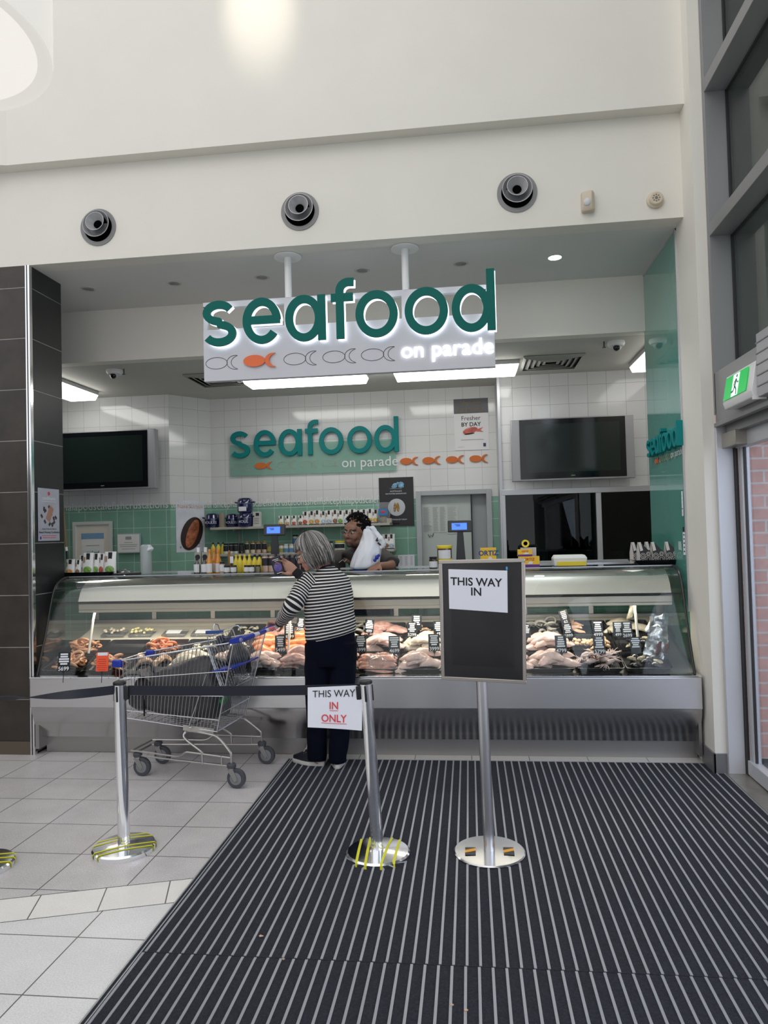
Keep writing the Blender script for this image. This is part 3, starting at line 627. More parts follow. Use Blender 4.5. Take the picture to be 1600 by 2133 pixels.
for k in range(n):
    x0=XL_+.03+(XRr-XL_-.06)*k/n; x1=XL_+.03+(XRr-XL_-.06)*(k+1)/n
    b=MB(); b.bx(x0+.02,x1-.02,6.018,6.024,.915,1.255); b.build('rear_door_glass',glassmat('tinted_glass',(.50,.60,.56),.9),dc,True)
for x in (-3.02,-1.40,1.20):
    b=MB(); b.tube([(x,5.60,1.29),(x,5.56,1.10),(x,5.50,.98),(x,5.42,.72)],.010,10); b.build('support_post',mat('post_white',(.66,.64,.58),.3,.3),dc,True)
for q in ((XL_,XL_+.03,5.14,6.1,.05,.60),(XRr-.02,XRr,5.12,6.1,.05,.60)): b=MB(); b.bx(*q); b.build('end_panel',steeld,dc,True)
b=MB(); b.bx(XRr-.02,XRr+.012,6.02,6.12,.6,1.31); b.build('corner_post',steeld,dc,True)
b=MB(); b.loft([[V((x,y,z)) for y,z in ((5.685,dz(5.685)+.016),(5.95,dz(5.95)+.012),(5.95,dz(5.95)-.01),(5.685,dz(5.685)))] for x in (XL_+.03,-2.0)]); b.build('cream_ledge',MT['cream_steel'],dc,True,bev=.002)
# lamp light inside the case
area('case_light',(-.9,5.5,1.045),(-.9,5.52,.6),4.4,.07,15,(1,.91,.78))
# ------------------------------------------------------------ trays of seafood in the case
TILT=math.atan(.321)
COLX=[-3.265,-2.94,-2.60,-2.27,-1.98,-1.70,-1.43,-1.14,-.84,-.53,-.22,.09,.395,.72,1.05,1.37]
ROWY=[5.165,5.425,5.685]; RD=.245
traym=mat('tray_black',(.016,.016,.018),.22)
def mktray(w,d):
    b=MB(); h=.034
    ring=lambda x,y,z,r=.018:[V((sx*(x-r)+r*math.cos(R(a)),sy*(y-r)+r*math.sin(R(a)),z)) for sx,sy,a0 in((1,1,0),(-1,1,90),(-1,-1,180),(1,-1,270)) for a in (a0,a0+45,a0+90)]
    W,D=w/2,d/2
    b.loft([ring(W-.016,D-.016,0),ring(W-.004,D-.004,h),ring(W,D,h),ring(W,D,h-.004),ring(W-.002,D-.002,h-.004),ring(W-.018,D-.018,-.003)],cap=False)
    n=12; b.add(ring(W-.016,D-.016,0.0005),[tuple(range(n))]); b.add(ring(W-.018,D-.018,-.003),[tuple(range(n))]); return b
def pt(x,y,z=0): # world point from position on the sloping deck
    n=V((0,-math.sin(TILT),math.cos(TILT))); return V((x,y,dz(y)))+n*(z+.004)
def fm_(name,c,var=.16,rough=.28,vs=30): return mat(name,c,rough,0,coat=.5,var=var,vscale=vs,bump=.25,bscale=60)
MF={'prawn':fm_('prawn_tan',(.66,.34,.18),.25),'redprawn':fm_('prawn_red',(.78,.27,.13),.35),'pale':fm_('fillet_pale_pink',(.74,.53,.47)),'pink':fm_('fillet_pink',(.70,.40,.35),.22),'salmon':fm_('fillet_salmon',(.82,.27,.10),.2),
 'cream':fm_('fillet_cream',(.78,.70,.56),.1),'longpink':fm_('fillet_rose',(.74,.36,.27),.22),'greyprawn':fm_('prawn_grey',(.40,.40,.36),.3),'squid':fm_('squid_white',(.72,.56,.52),.35,vs=14),'scallop':fm_('scallop_orange',(.84,.56,.34),.25),
 'mussel':mat('mussel_black',(.018,.02,.024),.15,coat=.8,var=.5,vscale=40),'shell':mat('shell_cream',(.58,.55,.42),.4,var=.4,vscale=50),'crab':fm_('crab_cream_orange',(.80,.50,.32),.3,vs=18),'peach':fm_('fillet_peach',(.82,.52,.36),.2)}
def m_prawn(L=.085):
    b=MB(); pts=[];rr=[]
    for i in range(15):
        t=i/14; a=R(-20+200*t); r=L*.42; pts.append((r*math.cos(a),r*math.sin(a),.004*math.sin(5*t))); rr.append((.0035+.0085*math.sin(PI*min(1,(1-t)*.9+.08))**.8)*(1+.10*(i%2)))
    b.tube(pts,rr,8,0,flat=.85)
    p=V(pts[0]); b.add([p,p+V((.010,-.016,.002)),p+V((-.002,-.022,0)),p+V((-.010,-.014,.003))],[(0,1,2,3)])
    for s in (-1,1): b.tube([pts[-1],V(pts[-1])+V((-.01,-.02*s,.004)),V(pts[-1])+V((.01,-.045*s,.0))],[.0012,.001,.0006],4)
    return b
def m_fillet(L,W,T,seed,bend=.0,ridge=.12):
    rnd=random.Random(seed); b=MB(); rings=[]; n=18; m=14
    for i in range(m+1):
        t=i/m; x=(t-.5)*L; w=W*.5*(math.sin(PI*(t*.90+.06))**.55)*(1+.12*math.sin(7*t+seed)); h=T*(math.sin(PI*(t*.9+.06))**.6); yy=bend*math.sin(PI*t)+.1*W*math.sin(4*t+seed*2)
        zz=.006*math.sin(6*t+seed)
        ring=[]
        for k in range(n):
            a=2*PI*k/n; ca,sa=math.cos(a),math.sin(a)
            r=1+ridge*math.sin(5*a+3*t*4+seed)*(.5+.5*sa)
            ring.append(V((x+.006*math.sin(3*a+seed),yy+w*ca*r,zz+(h*sa*r if sa>0 else h*.25*sa)+h*.25)))
        rings.append(ring)
    b.loft(rings); return b
def m_squid(seed):
    rnd=random.Random(seed); b=MB(); b.tube([(-.06,0,.01),(-.03,.004,.018),(0,.002,.018),(.02,0,.014)],[.004,.016,.019,.012],10)
    for k in range(7):
        a=-.9+.3*k; p=[V((.02,0,.012))]; d=a
        for j in range(7): d+=rnd.uniform(-.4,.4); p.append(p[-1]+V((math.cos(d),math.sin(d),rnd.uniform(-.2,.2)))*.013)
        b.tube(p,[.006-.0007*j for j in range(8)],6)
    return b
def m_shell(L=.06):
    b=MB(); rings=[]
    for i in range(11):
        t=i/10; x=(t-.5)*L; w=L*.26*math.sin(PI*(t*.92+.04))**.6*(1.2-.5*t); h=w*.75
        rings.append([V((x,w*math.cos(a),h*math.sin(a)*(.9 if math.sin(a)>0 else .8)+h*.6)) for a in [2*PI*k/14 for k in range(14)]])
    b.loft(rings); return b
def m_blob(seed,r):
    b=MB(); b.ell((0,0,r*.5),(r,r*.85,r*.6),n=12,m=8); v=[]
    for p in b.v: v.append(p*(1+.16*noise.noise(p*60+V((seed,0,0)))))
    b.v=v; return b
PROTO={}
def proto(kind,v):
    k=(kind,v)
    if k in PROTO: return PROTO[k]
    if kind in('prawn','redprawn','greyprawn'): b=m_prawn(.095+.012*v); nm='prawn'
    elif kind in('scallop',): b=m_blob(v,.020); nm='scallop'
    elif kind=='crab': b=m_fillet(.11,.045,.030,v+3,.02); nm='seafood_piece'
    elif kind=='squid': b=m_squid(v); nm='small_squid'
    elif kind=='mussel': b=m_shell(.085+.01*v); nm='mussel'
    elif kind=='shell': b=m_shell(.055); nm='oyster'
    elif kind=='longpink': b=m_fillet(.27,.075,.034,v+1,.01); nm='fish_fillet'
    elif kind=='salmon': b=m_fillet(.20,.10,.046,v+7,.01,.06); nm='salmon_fillet'
    elif kind=='peach': b=m_fillet(.10,.04,.022,v+2,.01); nm='fish_fillet'
    else: b=m_fillet(.20,.092,.036,v+5,.022); nm='fish_fillet'
    o=b.build(nm,MF[kind] if not(kind=='mussel' and v==1) else fm_('mussel_flesh',(.42,.36,.24),.8),None,origin=(0,0,0),angle=80); PROTO[k]=o; o['fresh']=1; return o
WORD={'prawn':'tan orange prawn','redprawn':'red orange cooked prawn','greyprawn':'raw grey green prawn','pale':'pale pink fish fillet','pink':'pink red fish fillet','salmon':'bright orange salmon fillet','cream':'cream white fish fillet','longpink':'long rose pink fish fillet','squid':'small white and mauve squid','scallop':'small orange scallop','mussel':'glossy black mussel','shell':'cream and grey oyster shell','crab':'cream and orange seafood piece','peach':'peach coloured fillet strip'}
N={'prawn':24,'redprawn':24,'greyprawn':20,'pale':7,'pink':8,'salmon':5,'cream':7,'longpink':6,'squid':18,'scallop':48,'mussel':12,'shell':16,'crab':9,'peach':9}
grid=[['prawn','prawn','crab','cream','pale','pale','pink','pink','longpink','pale','cream','pale','pale','squid','mussel'],
      ['prawn',None,'redprawn','shell','shell','salmon','salmon','cream','pale','cream','pale','longpink','pale','scallop','mussel'],
      [None,None,'shell',None,'shell','pink','salmon','greyprawn','pink','peach','peach','greyprawn','greyprawn','peach','cream']]
RN=['front','middle','back']
ref=['leftmost','second from the left','third from the left','fourth from the left','fifth from the left','sixth from the left','seventh from the left','eighth from the left','eighth from the right','seventh from the right','sixth from the right','fifth from the right','fourth from the right','third from the right','next to last at right']
ref=['leftmost','second from left','third from left','fourth from left','fifth from left','sixth from left','seventh from left','eighth from left','seventh from right','sixth from right','fifth from right','fourth from right','third from right','second from right','rightmost']
for r in range(3):
    for k in range(15):
        x0,x1=COLX[k],COLX[k+1]; xc=(x0+x1)/2; yc=ROWY[r]+RD/2; kd=grid[r][k]
        if r==2 and k<4: continue
        b=mktray(x1-x0-.008,RD-.006); t=b.build('seafood_tray',traym,None,origin=(0,0,0)); t.location=pt(xc,yc); t.rotation_euler=(TILT,0,0)
        tag(t,('black seafood tray, %s in the %s row of the case'%(ref[k],RN[r])) if kd else ('empty black seafood tray, %s in the %s row of the case'%(ref[k],RN[r])),'tray','black seafood trays in the case')
        if not kd: continue
        n=N[kd]; big=kd in('pale','pink','salmon','cream','longpink','peach','crab'); hidden=(r==0 and k in(3,4,10)) or (k==7)
        if r==2: n=max(3,int(n*.6))
        for i in range(n):
            p=proto(kd,i%3); rnd=random.Random(r*1000+k*50+i)
            f=i/max(1,n-1)
            if big:
                u=((i%3)-1)*.30*(x1-x0)*(.55 if kd=='longpink' else 1)*(1-.4*(i//3)) ; vv=((i%2)-.5)*.09+rnd.uniform(-.02,.02); z=.004+.021*(i//2)+.004*(i%2)
                if kd=='longpink': u=rnd.uniform(-.015,.015); vv=-.085+.038*i; z=.006+.016*min(i,4-i)
                if kd=='salmon': u=((i%2)-.5)*.11; vv=-.05+.05*(i//2)+rnd.uniform(-.01,.01); z=.006+.03*(i//2)
                rz=rnd.uniform(-.5,.5) if kd!='longpink' else rnd.uniform(-.08,.08)
                if kd in('crab','peach'): u=rnd.uniform(-.3,.3)*(x1-x0); vv=rnd.uniform(-.07,.07); z=.006+.010*(i//2); rz=rnd.uniform(-3,3)
                rr=(TILT+rnd.uniform(-.15,.15),rnd.uniform(-.12,.12),rz)
            else:
                q=1-.45*f*f; a=0; rad=1
                u=q*rnd.uniform(-1,1)*(x1-x0-.11)/2; vv=q*rnd.uniform(-1,1)*(RD-.10)/2; z=.008+.055*f
                if kd=='scallop': u=q*rnd.uniform(-1,1)*(x1-x0-.06)/2; vv=q*rnd.uniform(-1,1)*(RD-.06)/2; z=.006+.035*f
                if kd in('mussel','shell'): z=.006+.030*f
                rr=(TILT+rnd.uniform(-.5,.5),rnd.uniform(-.4,.4),rnd.uniform(-3,3))
            u=max(-(x1-x0)/2+.05,min((x1-x0)/2-.05,u))
            loc=pt(xc+u,yc+vv,z)
            if p.get('fresh'): o=p; del o['fresh']
            else: o=p.copy(); C.objects.link(o)
            o.location=loc; o.rotation_euler=rr; s=1 if big else rnd.uniform(.9,1.12); o.scale=(s*(min(1,(x1-x0-.03)/.27) if big else 1),s,s)
            tag(o,'%s in the tray %s in the %s row'%(WORD[kd],ref[k],RN[r]),p.name.split('.')[0].replace('_',' ').split()[-1] if kd not in('squid',) else 'squid','%ss, %s tray, %s row'%(WORD[kd],ref[k],RN[r]))
# crumpled film over one tray and foil pack leaning at the right end
def crumple(b,amp,sc_,seed):
    b.v=[p+V((noise.noise(p*sc_+V((seed,0,0))),noise.noise(p*sc_+V((0,seed,5))),noise.noise(p*sc_+V((3,0,seed)))))*amp for p in b.v]
for j,(k,lab) in enumerate(((5,'clear crumpled plastic film over the pink fillets behind the trolley handle'),(8,'clear plastic film over the long rose fillets below the 4699 price tag'))):
    xc=(COLX[k]+COLX[k+1])/2; b=MB(); n=16; vs=[];fs=[]
    for i in range(n):
        for q in range(n):
            u=(i/(n-1)-.5);w=(q/(n-1)-.5); vs.append(pt(xc+u*.27,ROWY[0]+RD/2+w*.21,.075-.14*(abs(u)**2.4+abs(w)**2.2)))
    for i in range(n-1):
        for q in range(n-1): a=i*n+q; fs.append((a,a+1,a+n+1,a+n))
    b.add(vs,fs); crumple(b,.018,22,j*7); tag(b.build('plastic_film',plasticf,angle=20),lab,'plastic film')
fp=thing('foil_pack','dark and silver foil seafood pack standing crumpled at the right end of the case','packet',(1.37,5.35,.70))
b=MB(); vs=[];fs=[]; n=12;m=18
for s in (-1,1):
    for i in range(n+1):
        for q in range(m+1):
            u=i/n-.5; w=q/m; th=.018*(1-(2*abs(u))**2)*math.sin(PI*min(1,w*1.05))**.5
            vs.append(V((1.35+u*.15+(.06*w-.05),5.36+.12*w-s*th,.665+w*.30)))
        
for s in (0,1):
    B=s*(n+1)*(m+1)
    for i in range(n):
        for q in range(m): a=B+i*(m+1)+q; fs.append((a,a+1,a+m+2,a+m+1))
b.add(vs,fs); crumple(b,.03,16,3); b.build('pouch',mat('silver_film',(.45,.48,.52),.18,.85,var=.6,vscale=18),fp,True,angle=15)
b=MB()
for (x,z,rx,rz) in ((1.318,.74,.018,.055),(1.375,.75,.016,.045)): b.ell((x,5.345,z),(rx,.014,rz),(.2,.25,0),n=14,m=10)
crumple(b,.01,40,5); b.build('contents',mat('dark_red_meat',(.10,.025,.02),.25,var=.7,vscale=60),fp,True)
b=MB(); b.ell((1.20,5.62,.99),(.028,.02,.10),(0,.35,0),n=14,m=12); crumple(b,.03,18,9); tag(b.build('hanging_bag',mat('cream_film',(.50,.47,.36),.25,var=.5,vscale=25),angle=30),'crumpled cream and dark bag hanging from the right hand post in the case','bag')
# clear packs on the bare cream shelf at the left
for i,(x,l) in enumerate(((-2.98,'pack of pale shellfish left of the yellow pack on the rear shelf at left'),(-2.74,'pack of yellow pieces on the rear shelf behind the 5699 tag'),(-2.45,'flat clear pack with white paper, left of two on the rear shelf'),(-2.20,'flat clear pack with white paper, right of two on the rear shelf'))):
    t=thing('clear_pack',l,'packet',pt(x,5.78,.018),0,None,(TILT,0,0))
    b=MB(); b.bx(-.10,.10,-.055,.055,0,.02); b.build('tray_lid',plasticf,t,bev=.006)
    b=MB(); rnd=random.Random(i)
    if i<2:
        for q in range(14): b.ell((rnd.uniform(-.08,.08),rnd.uniform(-.04,.04),.028+rnd.uniform(0,.016)),(.016,.012,.010),(0,0,rnd.uniform(0,3)),n=8,m=6)
        b.build('contents',fm_('pale_yellow_food' if i else 'pale_food',(.75,.68,.35) if i else (.72,.64,.52)),t)
    else: b.bx(-.07,.05,-.03,.035,.0205,.0225); b.build('paper_slip',paper,t)
# price tags
tagb=mat('tag_black',(.01,.011,.014),.3); tagw=mat('tag_white',(.80,.83,.86),.5); tagr=mat('tag_red',(.95,.10,.03),.5)
def ptag(px,py,digits,label,ts=1.0,roll=0,red=False,strips=5,Y=None,z=None):
    # px,py: photo position of the tag's foot
    d=ray(px,py); t_=((.590+.321*(-5.14)+.088)-CH)/(d.z-.321*d.y); p=V((0,0,CH))+d*t_
    if Y: p=aY(px,py,Y)
    t=thing('price_tag',label,'price tag',p,0,'price tags in the case',(R(-10),R(roll),R(6)))
    w,h=.082*ts,.125*ts
    b=MB(); b.bx(-w/2,w/2,-.002,.002,.012,.012+h); b.build('board',tagr if red else tagb,t,bev=.001,seg=1)
    b=MB(); b.tube([(0,.004,.03),(0,.004,-.07)],.0025,6); b.add([(-.012,0,.012),(.012,0,.012),(.004,0,-.006),(-.004,0,-.006)],[(0,1,2,3)]); b.build('spike',black,t)
    rnd=random.Random(int(px)); b=MB()
    if red:
        b.bx(-w*.4,w*.42,-.0035,-.0025,h-.012,h+.010); b.build('top_slip',tagw,t)
        b=MB()
        for q in range(6):
            z=.022+.015*q; ww=w*rnd.uniform(.28,.42)
            b.add([( -ww,-.0032,z),(ww,-.0032,z),(ww,-.0032,z+.0035),(-ww,-.0032,z+.0035)],[(0,1,2,3)])
        b.build('scribble',mat('dark_red_ink',(.45,.03,.02),.6),t)
        return t
    for q in range(strips):
        z=.012+h*(.93-.125*q); ww=w*rnd.uniform(.22,.42); b.bx(-ww,ww,-.0035,-.0022,z-.0105*ts,z)
    b.build('label_strips',tagw,t)
    if digits: b=MB(); b.text(digits,.036*ts,face((0,-.0030,.018)),0,.012); b.build('price_digits',tagw,t,flat=True)
    return t
ptag(132,1402,'5699','black price tag reading 5699 in the prawns at the left end',1.12)
ptag(212,1402,'','red handwritten tag with a white slip, near the left end',1.1,red=True)
ptag(584,1362,'5499','black price tag reading 5499 in the orange salmon')
ptag(603,1334,'4599','black price tag reading 4599 behind the 5499 tag',.98)
ptag(624,1318,'3599','black price tag reading 3599, furthest back by the striped sleeve',.85,8)
ptag(752,1362,'6999','black price tag reading 6999 beside the striped sweater')
ptag(768,1322,'499','dark price tag reading 499 at the back, right of the woman',.85,6)
ptag(822,1364,'4699','black price tag reading 4699 in the pale pink fillets')
ptag(858,1330,'5299','dark grey price tag half hidden between two others, left of the sign stand',.9,3)
ptag(868,1316,'','black price tag with white strips behind the half hidden grey tag',.95,2)
ptag(905,1360,'3999','black price tag reading 3999 just left of the sign stand')
ptag(914,1328,'49','black price tag partly behind the left edge of the sign stand',.9)
ptag(1097,1332,'','black price tag peeping out right of the sign stand',.8)
ptag(1181,1302,'62','tilted price tag reading 62 at the back of the case',.85,-14)
ptag(1186,1332,'3999','tilted price tag reading 3999 in front of the 62 tag',.85,-6)
ptag(1170,1364,'4799','black price tag reading 4799 in the pale pink fillets right of the stand')
ptag(1247,1330,'4999','black price tag reading 4999 above the 5799 tag',.95)
ptag(1250,1366,'5799','black price tag reading 5799 in the orange scallops')
ptag(1289,1330,'499','black price tag overlapped by the 2699 tag',.88)
ptag(1308,1332,'2699','black price tag reading 2699 in front of the cream fillets',.95)
ptag(1326,1364,'','black tag with only white strips, in the dark mussels',.9)
b=MB(); b.tube([aY(772,1344,5.42),aY(800,1326,5.50)],.003,6); b.tube([aY(772,1352,5.42),aY(800,1327,5.50)],.003,6); tag(b.build('tongs',chrome),'thin steel tongs lying across the trays beside the striped sweater','tongs')
# ------------------------------------------------------------ televisions, posters, goods behind and on the counter
def tv(label,x0,x1,z0,z1,Y,flip=False):
    t=thing('television',label,'television',((x0+x1)/2,Y,z0),0,'wall televisions')
    b=MB(); b.bx(x0,x1,Y-.03,Y+.07,z0,z1); b.build('casing',mat('tv_silver',(.40,.40,.42),.35,.3),t,True,bev=.006)
    b=MB(); b.bx(x0+.085,x1-.085,Y-.036,Y-.028,z0+.02,z1-.012); b.build('bezel',gblack,t,True,bev=.002)
    b=MB(); b.bx(x0+.145,x1-.145,Y-.0375,Y-.0362,z0+.085,z1-.065); b.build('screen',mat('tv_screen',(.012,.02,.018),.10),t,True)
    b=MB(); b.bx((x0+x1)/2-.1,(x0+x1)/2+.1,Y+.07,Y+.185,(z0+z1)/2-.1,(z0+z1)/2+.1); b.build('wall_bracket',black,t,True)
    b=MB(); b.bx((x0+x1)/2-.02,(x0+x1)/2+.02,Y-.037,Y-.0362,z0+.043,z0+.050); b.build('badge',mat('badge_grey',(.3,.3,.3),.4),t,True)
tv('large silver sided television switched off, on the right back wall',.469,1.715,2.112,2.765,7.66)
tv('large silver sided television switched off, partly behind the dark pillar',-4.72,-3.474,2.18,2.85,7.74)
def sheet(b,x0,x1,z0,z1,y,mi=0,t=.002): b.bx(x0,x1,y-t,y,z0,z1,mi)
# night and day poster
t=thing('poster','black and white poster reading BY NIGHT and BY DAY above the orange fish row','poster',(.06,8.345,2.54))
b=MB(); sheet(b,-.132,.262,2.54,3.135,8.345); b.build('sheet',mat('poster_white',(.78,.77,.77),.3),t,True)
b=MB(); sheet(b,-.132,.262,2.965,3.135,8.3425); b.build('black_band',mat('band_black',(.015,.015,.025),.3),t,True)
b=MB(); b.text('Harvest',.075,face((.06,8.339,3.06))); b.text('BY NIGHT',.062,face((.06,8.339,2.985)),0,.02); b.build('gold_writing',mat('dull_gold',(.16,.11,.04),.5),t,True,flat=True)
b=MB(); b.text('Fresher',.072,face((.06,8.341,2.885)),0); b.text('BY DAY',.065,face((.06,8.341,2.815)),0,.02); b.build('black_writing',ink,t,True,flat=True)
b=MB(); b.ell((.05,8.340,2.765),(.088,.002,.036),(0,-.25,0)); b.add([(.12,8.3385,2.775),(.20,8.3385,2.80),(.165,8.3385,2.765),(.205,8.3385,2.745),(.12,8.3385,2.75)],[(0,1,2,3,4)]); b.build('red_fish_picture',mat('fish_red',(.55,.10,.07),.4,var=.4,vscale=30),t,True)
b=MB(); b.ell((.04,8.3385,2.728),(.06,.0015,.008),(0,-.1,0)); b.build('fish_shadow',ink,t,True)
b=MB(); b.bx(-.06,.20,8.3415,8.3425,2.655,2.662); b.bx(-.10,-.02,8.3415,8.3425,2.575,2.578); b.build('small_print',mat('grey_ink',(.35,.35,.36),.6),t,True)
b=MB(); sheet(b,.195,.225,2.575,2.615,8.3425); b.build('navy_square',mat('navy',(.02,.03,.10),.5),t,True)
# black dish poster
t=thing('poster','black poster with a white plate of fish and a pale blue splash beside the doorway','poster',(-.826,8.345,1.685))
b=MB(); sheet(b,-1.028,-.624,1.685,2.254,8.34); b.build('sheet',mat('poster_black',(.020,.019,.019),.35),t,True)
b=MB(); b.lathe([(.098,0),(.10,.003),(.07,.005),(0,.005)],36,(-.826,8.337,1.905),(R(90),0,0)); b.build('plate_picture',mat('plate_white',(.55,.57,.60),.4),t,True)
b=MB(); 
for x,r in ((-.845,.3),(-.81,-.25)): b.ell((x,8.331,1.905),(.017,.003,.055),(0,r*.3,0))
b.build('fish_picture',mat('fish_brown',(.34,.20,.06),.4,var=.6,vscale=60),t,True)
b=MB(); rnd=random.Random(4)
for q in range(9): b.ell((-.81+rnd.uniform(-.06,.06),8.337,2.165+rnd.uniform(-.02,.022)),(.03,.0015,.018),(0,rnd.uniform(-1,1),0),n=8,m=6)
b.build('blue_splash_picture',mat('splash_blue',(.20,.42,.62),.4,var=.5,vscale=30),t,True)
b=MB(); b.text("AUSTRALIA'S",.024,face((-.83,8.336,2.085))); b.text('SALTWATER BARRAMUNDI',.020,face((-.83,8.336,2.057))); b.text('DIFFERENCE TODAY',.020,face((-.80,8.336,1.755)))
for x in (-.86,-.835,-.81): b.lathe([(.008,0),(0,0)],12,(x,8.336,1.715),(R(90),0,0))
b.bx(-.90,-.76,8.3355,8.337,2.122,2.124); b.build('white_writing',paper,t,True,flat=True)
# salmon poster on the diagonal wall
dd=V((.34,YB-YL,0)).normalized(); ang=math.atan2(dd.y,dd.x); Zt,Zb=aY(395,1043,8.1).z,aY(395,1150,8.1).z
t=thing('poster','poster with a dark oval dish of baked salmon on the diagonal green wall','poster',(-3.40+dd.x*.25,YL+dd.y*.25,Zb),ang)
b=MB(); b.bx(-.185,.185,-.006,-.003,0,Zt-Zb); b.build('sheet',mat('poster_blue_white',(.72,.73,.79),.5,var=.12,vscale=6),t)
b=MB(); b.lathe([(.125,0),(.135,.004),(.12,.006),(0,.006)],36,(.015,-.007,.215),(R(90),0,0),sx=1.0,sy=1.5); 
q=Euler((0,R(22),0)).to_matrix(); b.v=[q@(v-V((.015,0,.215)))+V((.015,0,.215)) for v in b.v]; b.build('dish_picture',mat('dish_dark',(.035,.018,.014),.35),t)
b=MB(); b.ell((.02,-.014,.215),(.068,.004,.175),(0,R(22),0),n=20,m=14); b.build('salmon_picture',mat('baked_salmon',(.38,.12,.05),.4,var=.6,vscale=28),t)
b=MB(); b.text('Have Salmon',.062,face((0,-.0075,Zt-Zb-.085)),0,.004); b.build('orange_writing',mat('script_orange',(.55,.16,.03),.5),t,flat=True)
b=MB(); b.bx(-.10,.12,-.008,-.006,.055,.060); b.bx(-.14,-.12,-.008,-.006,.045,.07); b.bx(.10,.12,-.009,-.006,.09,.13); b.build('small_print',MT['grey_ink'],t)
# pillar poster
t=thing('poster','silver poster of condiments on the black side of the tiled pillar','poster',(XP,5.38,1.62),PI/2)
b=MB(); b.bx(-.145,.145,-.006,-.003,0,.415); b.build('sheet',mat('poster_silver',(.52,.52,.60),.35,.2,var=.1,vscale=5),t)
rnd=random.Random(2); b=MB()
for q in range(11): 
    a=rnd.uniform(0,6.28); b.box((.10*math.cos(a)*rnd.uniform(.3,1),-.0065,.20+.10*math.sin(a)*rnd.uniform(.5,1)),(.022,.001,.032),(0,rnd.uniform(-1,1),0))
b.build('jar_pictures',mat('dark_brown_print',(.06,.035,.04),.4),t)
b=MB(); b.box((.01,-.0068,.215),(.06,.001,.12),(0,.5,0)); b.build('board_picture',mat('board_tan',(.45,.24,.16),.4),t)
b=MB(); b.ell((0,-.0068,.375),(.016,.001,.016)); b.build('red_logo',redink,t)
b=MB(); b.text('Gluten Free and Natural',.020,face((0,-.0072,.088))); b.text('Award Winning Condiments',.024,face((0,-.0072,.060)),0,.01); b.build('black_writing',ink,t,flat=True)
b=MB(); b.text('condiments',.038,face((0,-.0072,.325)),0,.012); b.bx(-.10,.10,-.007,-.006,.310,.313); b.build('white_writing',paper,t,flat=True)
b=MB(); b.bx(-.10,.10,-.0068,-.006,.038,.042); b.bx(-.09,.09,-.0068,-.006,.022,.026); b.build('red_small_print',redink,t)
b=MB(); b.bx(-.125,-.108,-.0072,-.006,.012,.034); b.build('blue_square',blue,t)
# certificates
t=thing('picture_frame','silver framed certificate with a blue topped card on the green tiles','picture frame',(-4.33,7.9,1.30))
b=MB(); 
for (x0,x1,z0,z1) in ((-4.57,-4.09,1.795,1.83),(-4.57,-4.09,1.29,1.31),(-4.57,-4.535,1.31,1.795),(-4.125,-4.09,1.31,1.795)): b.bx(x0,x1,7.885,7.91,z0,z1)
b.build('frame',mat('frame_silver',(.72,.74,.72),.4,.2),t,True)
b=MB(); sheet(b,-4.535,-4.125,1.31,1.795,7.905); b.build('mount',mat('mount_cream',(.74,.69,.61),.6),t,True)
b=MB(); sheet(b,-4.47,-4.195,1.33,1.695,7.902); b.build('card',mat('card_white',(.82,.82,.80),.6),t,True)
b=MB(); sheet(b,-4.47,-4.195,1.63,1.695,7.8995); b.build('blue_sky_picture',mat('sky_blue_print',(.20,.36,.55),.6),t,True)
b=MB(); b.text('seafood',.05,face((-4.33,7.897,1.455)),0,.015); b.build('teal_writing',tealw,t,True,flat=True)
b=MB(); b.bx(-4.41,-4.25,7.897,7.899,1.55,1.556); b.add([(-4.345,7.897,1.655),(-4.33,7.897,1.67),(-4.315,7.897,1.655),(-4.33,7.897,1.66)],[(0,1,2,3)]); b.build('small_print',MT['grey_ink'],t,True)
t=thing('picture_frame','small pale framed notice to the right of the framed certificate','picture frame',(-3.89,7.9,1.455))
b=MB(); b.bx(-4.03,-3.75,7.89,7.91,1.455,1.68); b.build('frame',mat('frame_bluegrey',(.42,.50,.56),.4),t,True)
b=MB(); sheet(b,-4.02,-3.76,1.465,1.67,7.889); b.build('card',mat('card_white',(.6,.6,.6)),t,True)
b=MB(); b.bx(-3.925,-3.855,7.885,7.887,1.61,1.645)
for z,w in ((1.575,.05),(1.55,.11),(1.53,.10),(1.50,.08)): b.bx(-3.89-w,-3.89+w,7.885,7.887,z,z+.005)
b.build('small_print',MT['grey_ink'],t,True)
# papers on the store room door
t=thing('pinned_papers','sheets of small print pinned on the pale door in the doorway','papers',(-.36,YB+.06,1.6))
for i,(x0,x1,z0,z1) in enumerate(((-.53,-.42,1.68,1.93),(-.42,-.25,1.60,1.92),(-.25,-.12,1.58,1.905))):
    b=MB(); sheet(b,x0,x1,z0,z1,YB+.058-.001*i); b.build('sheet',mat('paper_dim',(.60,.63,.60),.7),t,True)
b=MB()
for x0,x1 in ((-.52,-.43),(-.41,-.34),(-.33,-.26),(-.24,-.13)):
    for k in range(22): b.bx(x0,x0+(x1-x0)*random.uniform(.6,1),YB+.0525,YB+.0535,1.89-.013*k,1.894-.013*k)
b.build('small_print',MT['grey_ink'],t,True)
b=MB(); b.tube([(-.47,YB+.05,1.58),(-.455,YB+.05,1.545),(-.44,YB+.05,1.575),(-.42,YB+.05,1.55),(-.41,YB+.05,1.59)],.004,5); b.build('black_cord',black,t,True)
p0,p1=aY(829,1156,8.34),aY(864,1181,8.34)
t=thing('price_list','small white list of rows on the green tiles beside the doorway','notice',(p0.x,8.34,p1.z))
b=MB(); sheet(b,p0.x,p1.x,p1.z,p0.z,8.345,0,.006); b.build('sheet',paper,t,True,bev=.002)
b=MB()
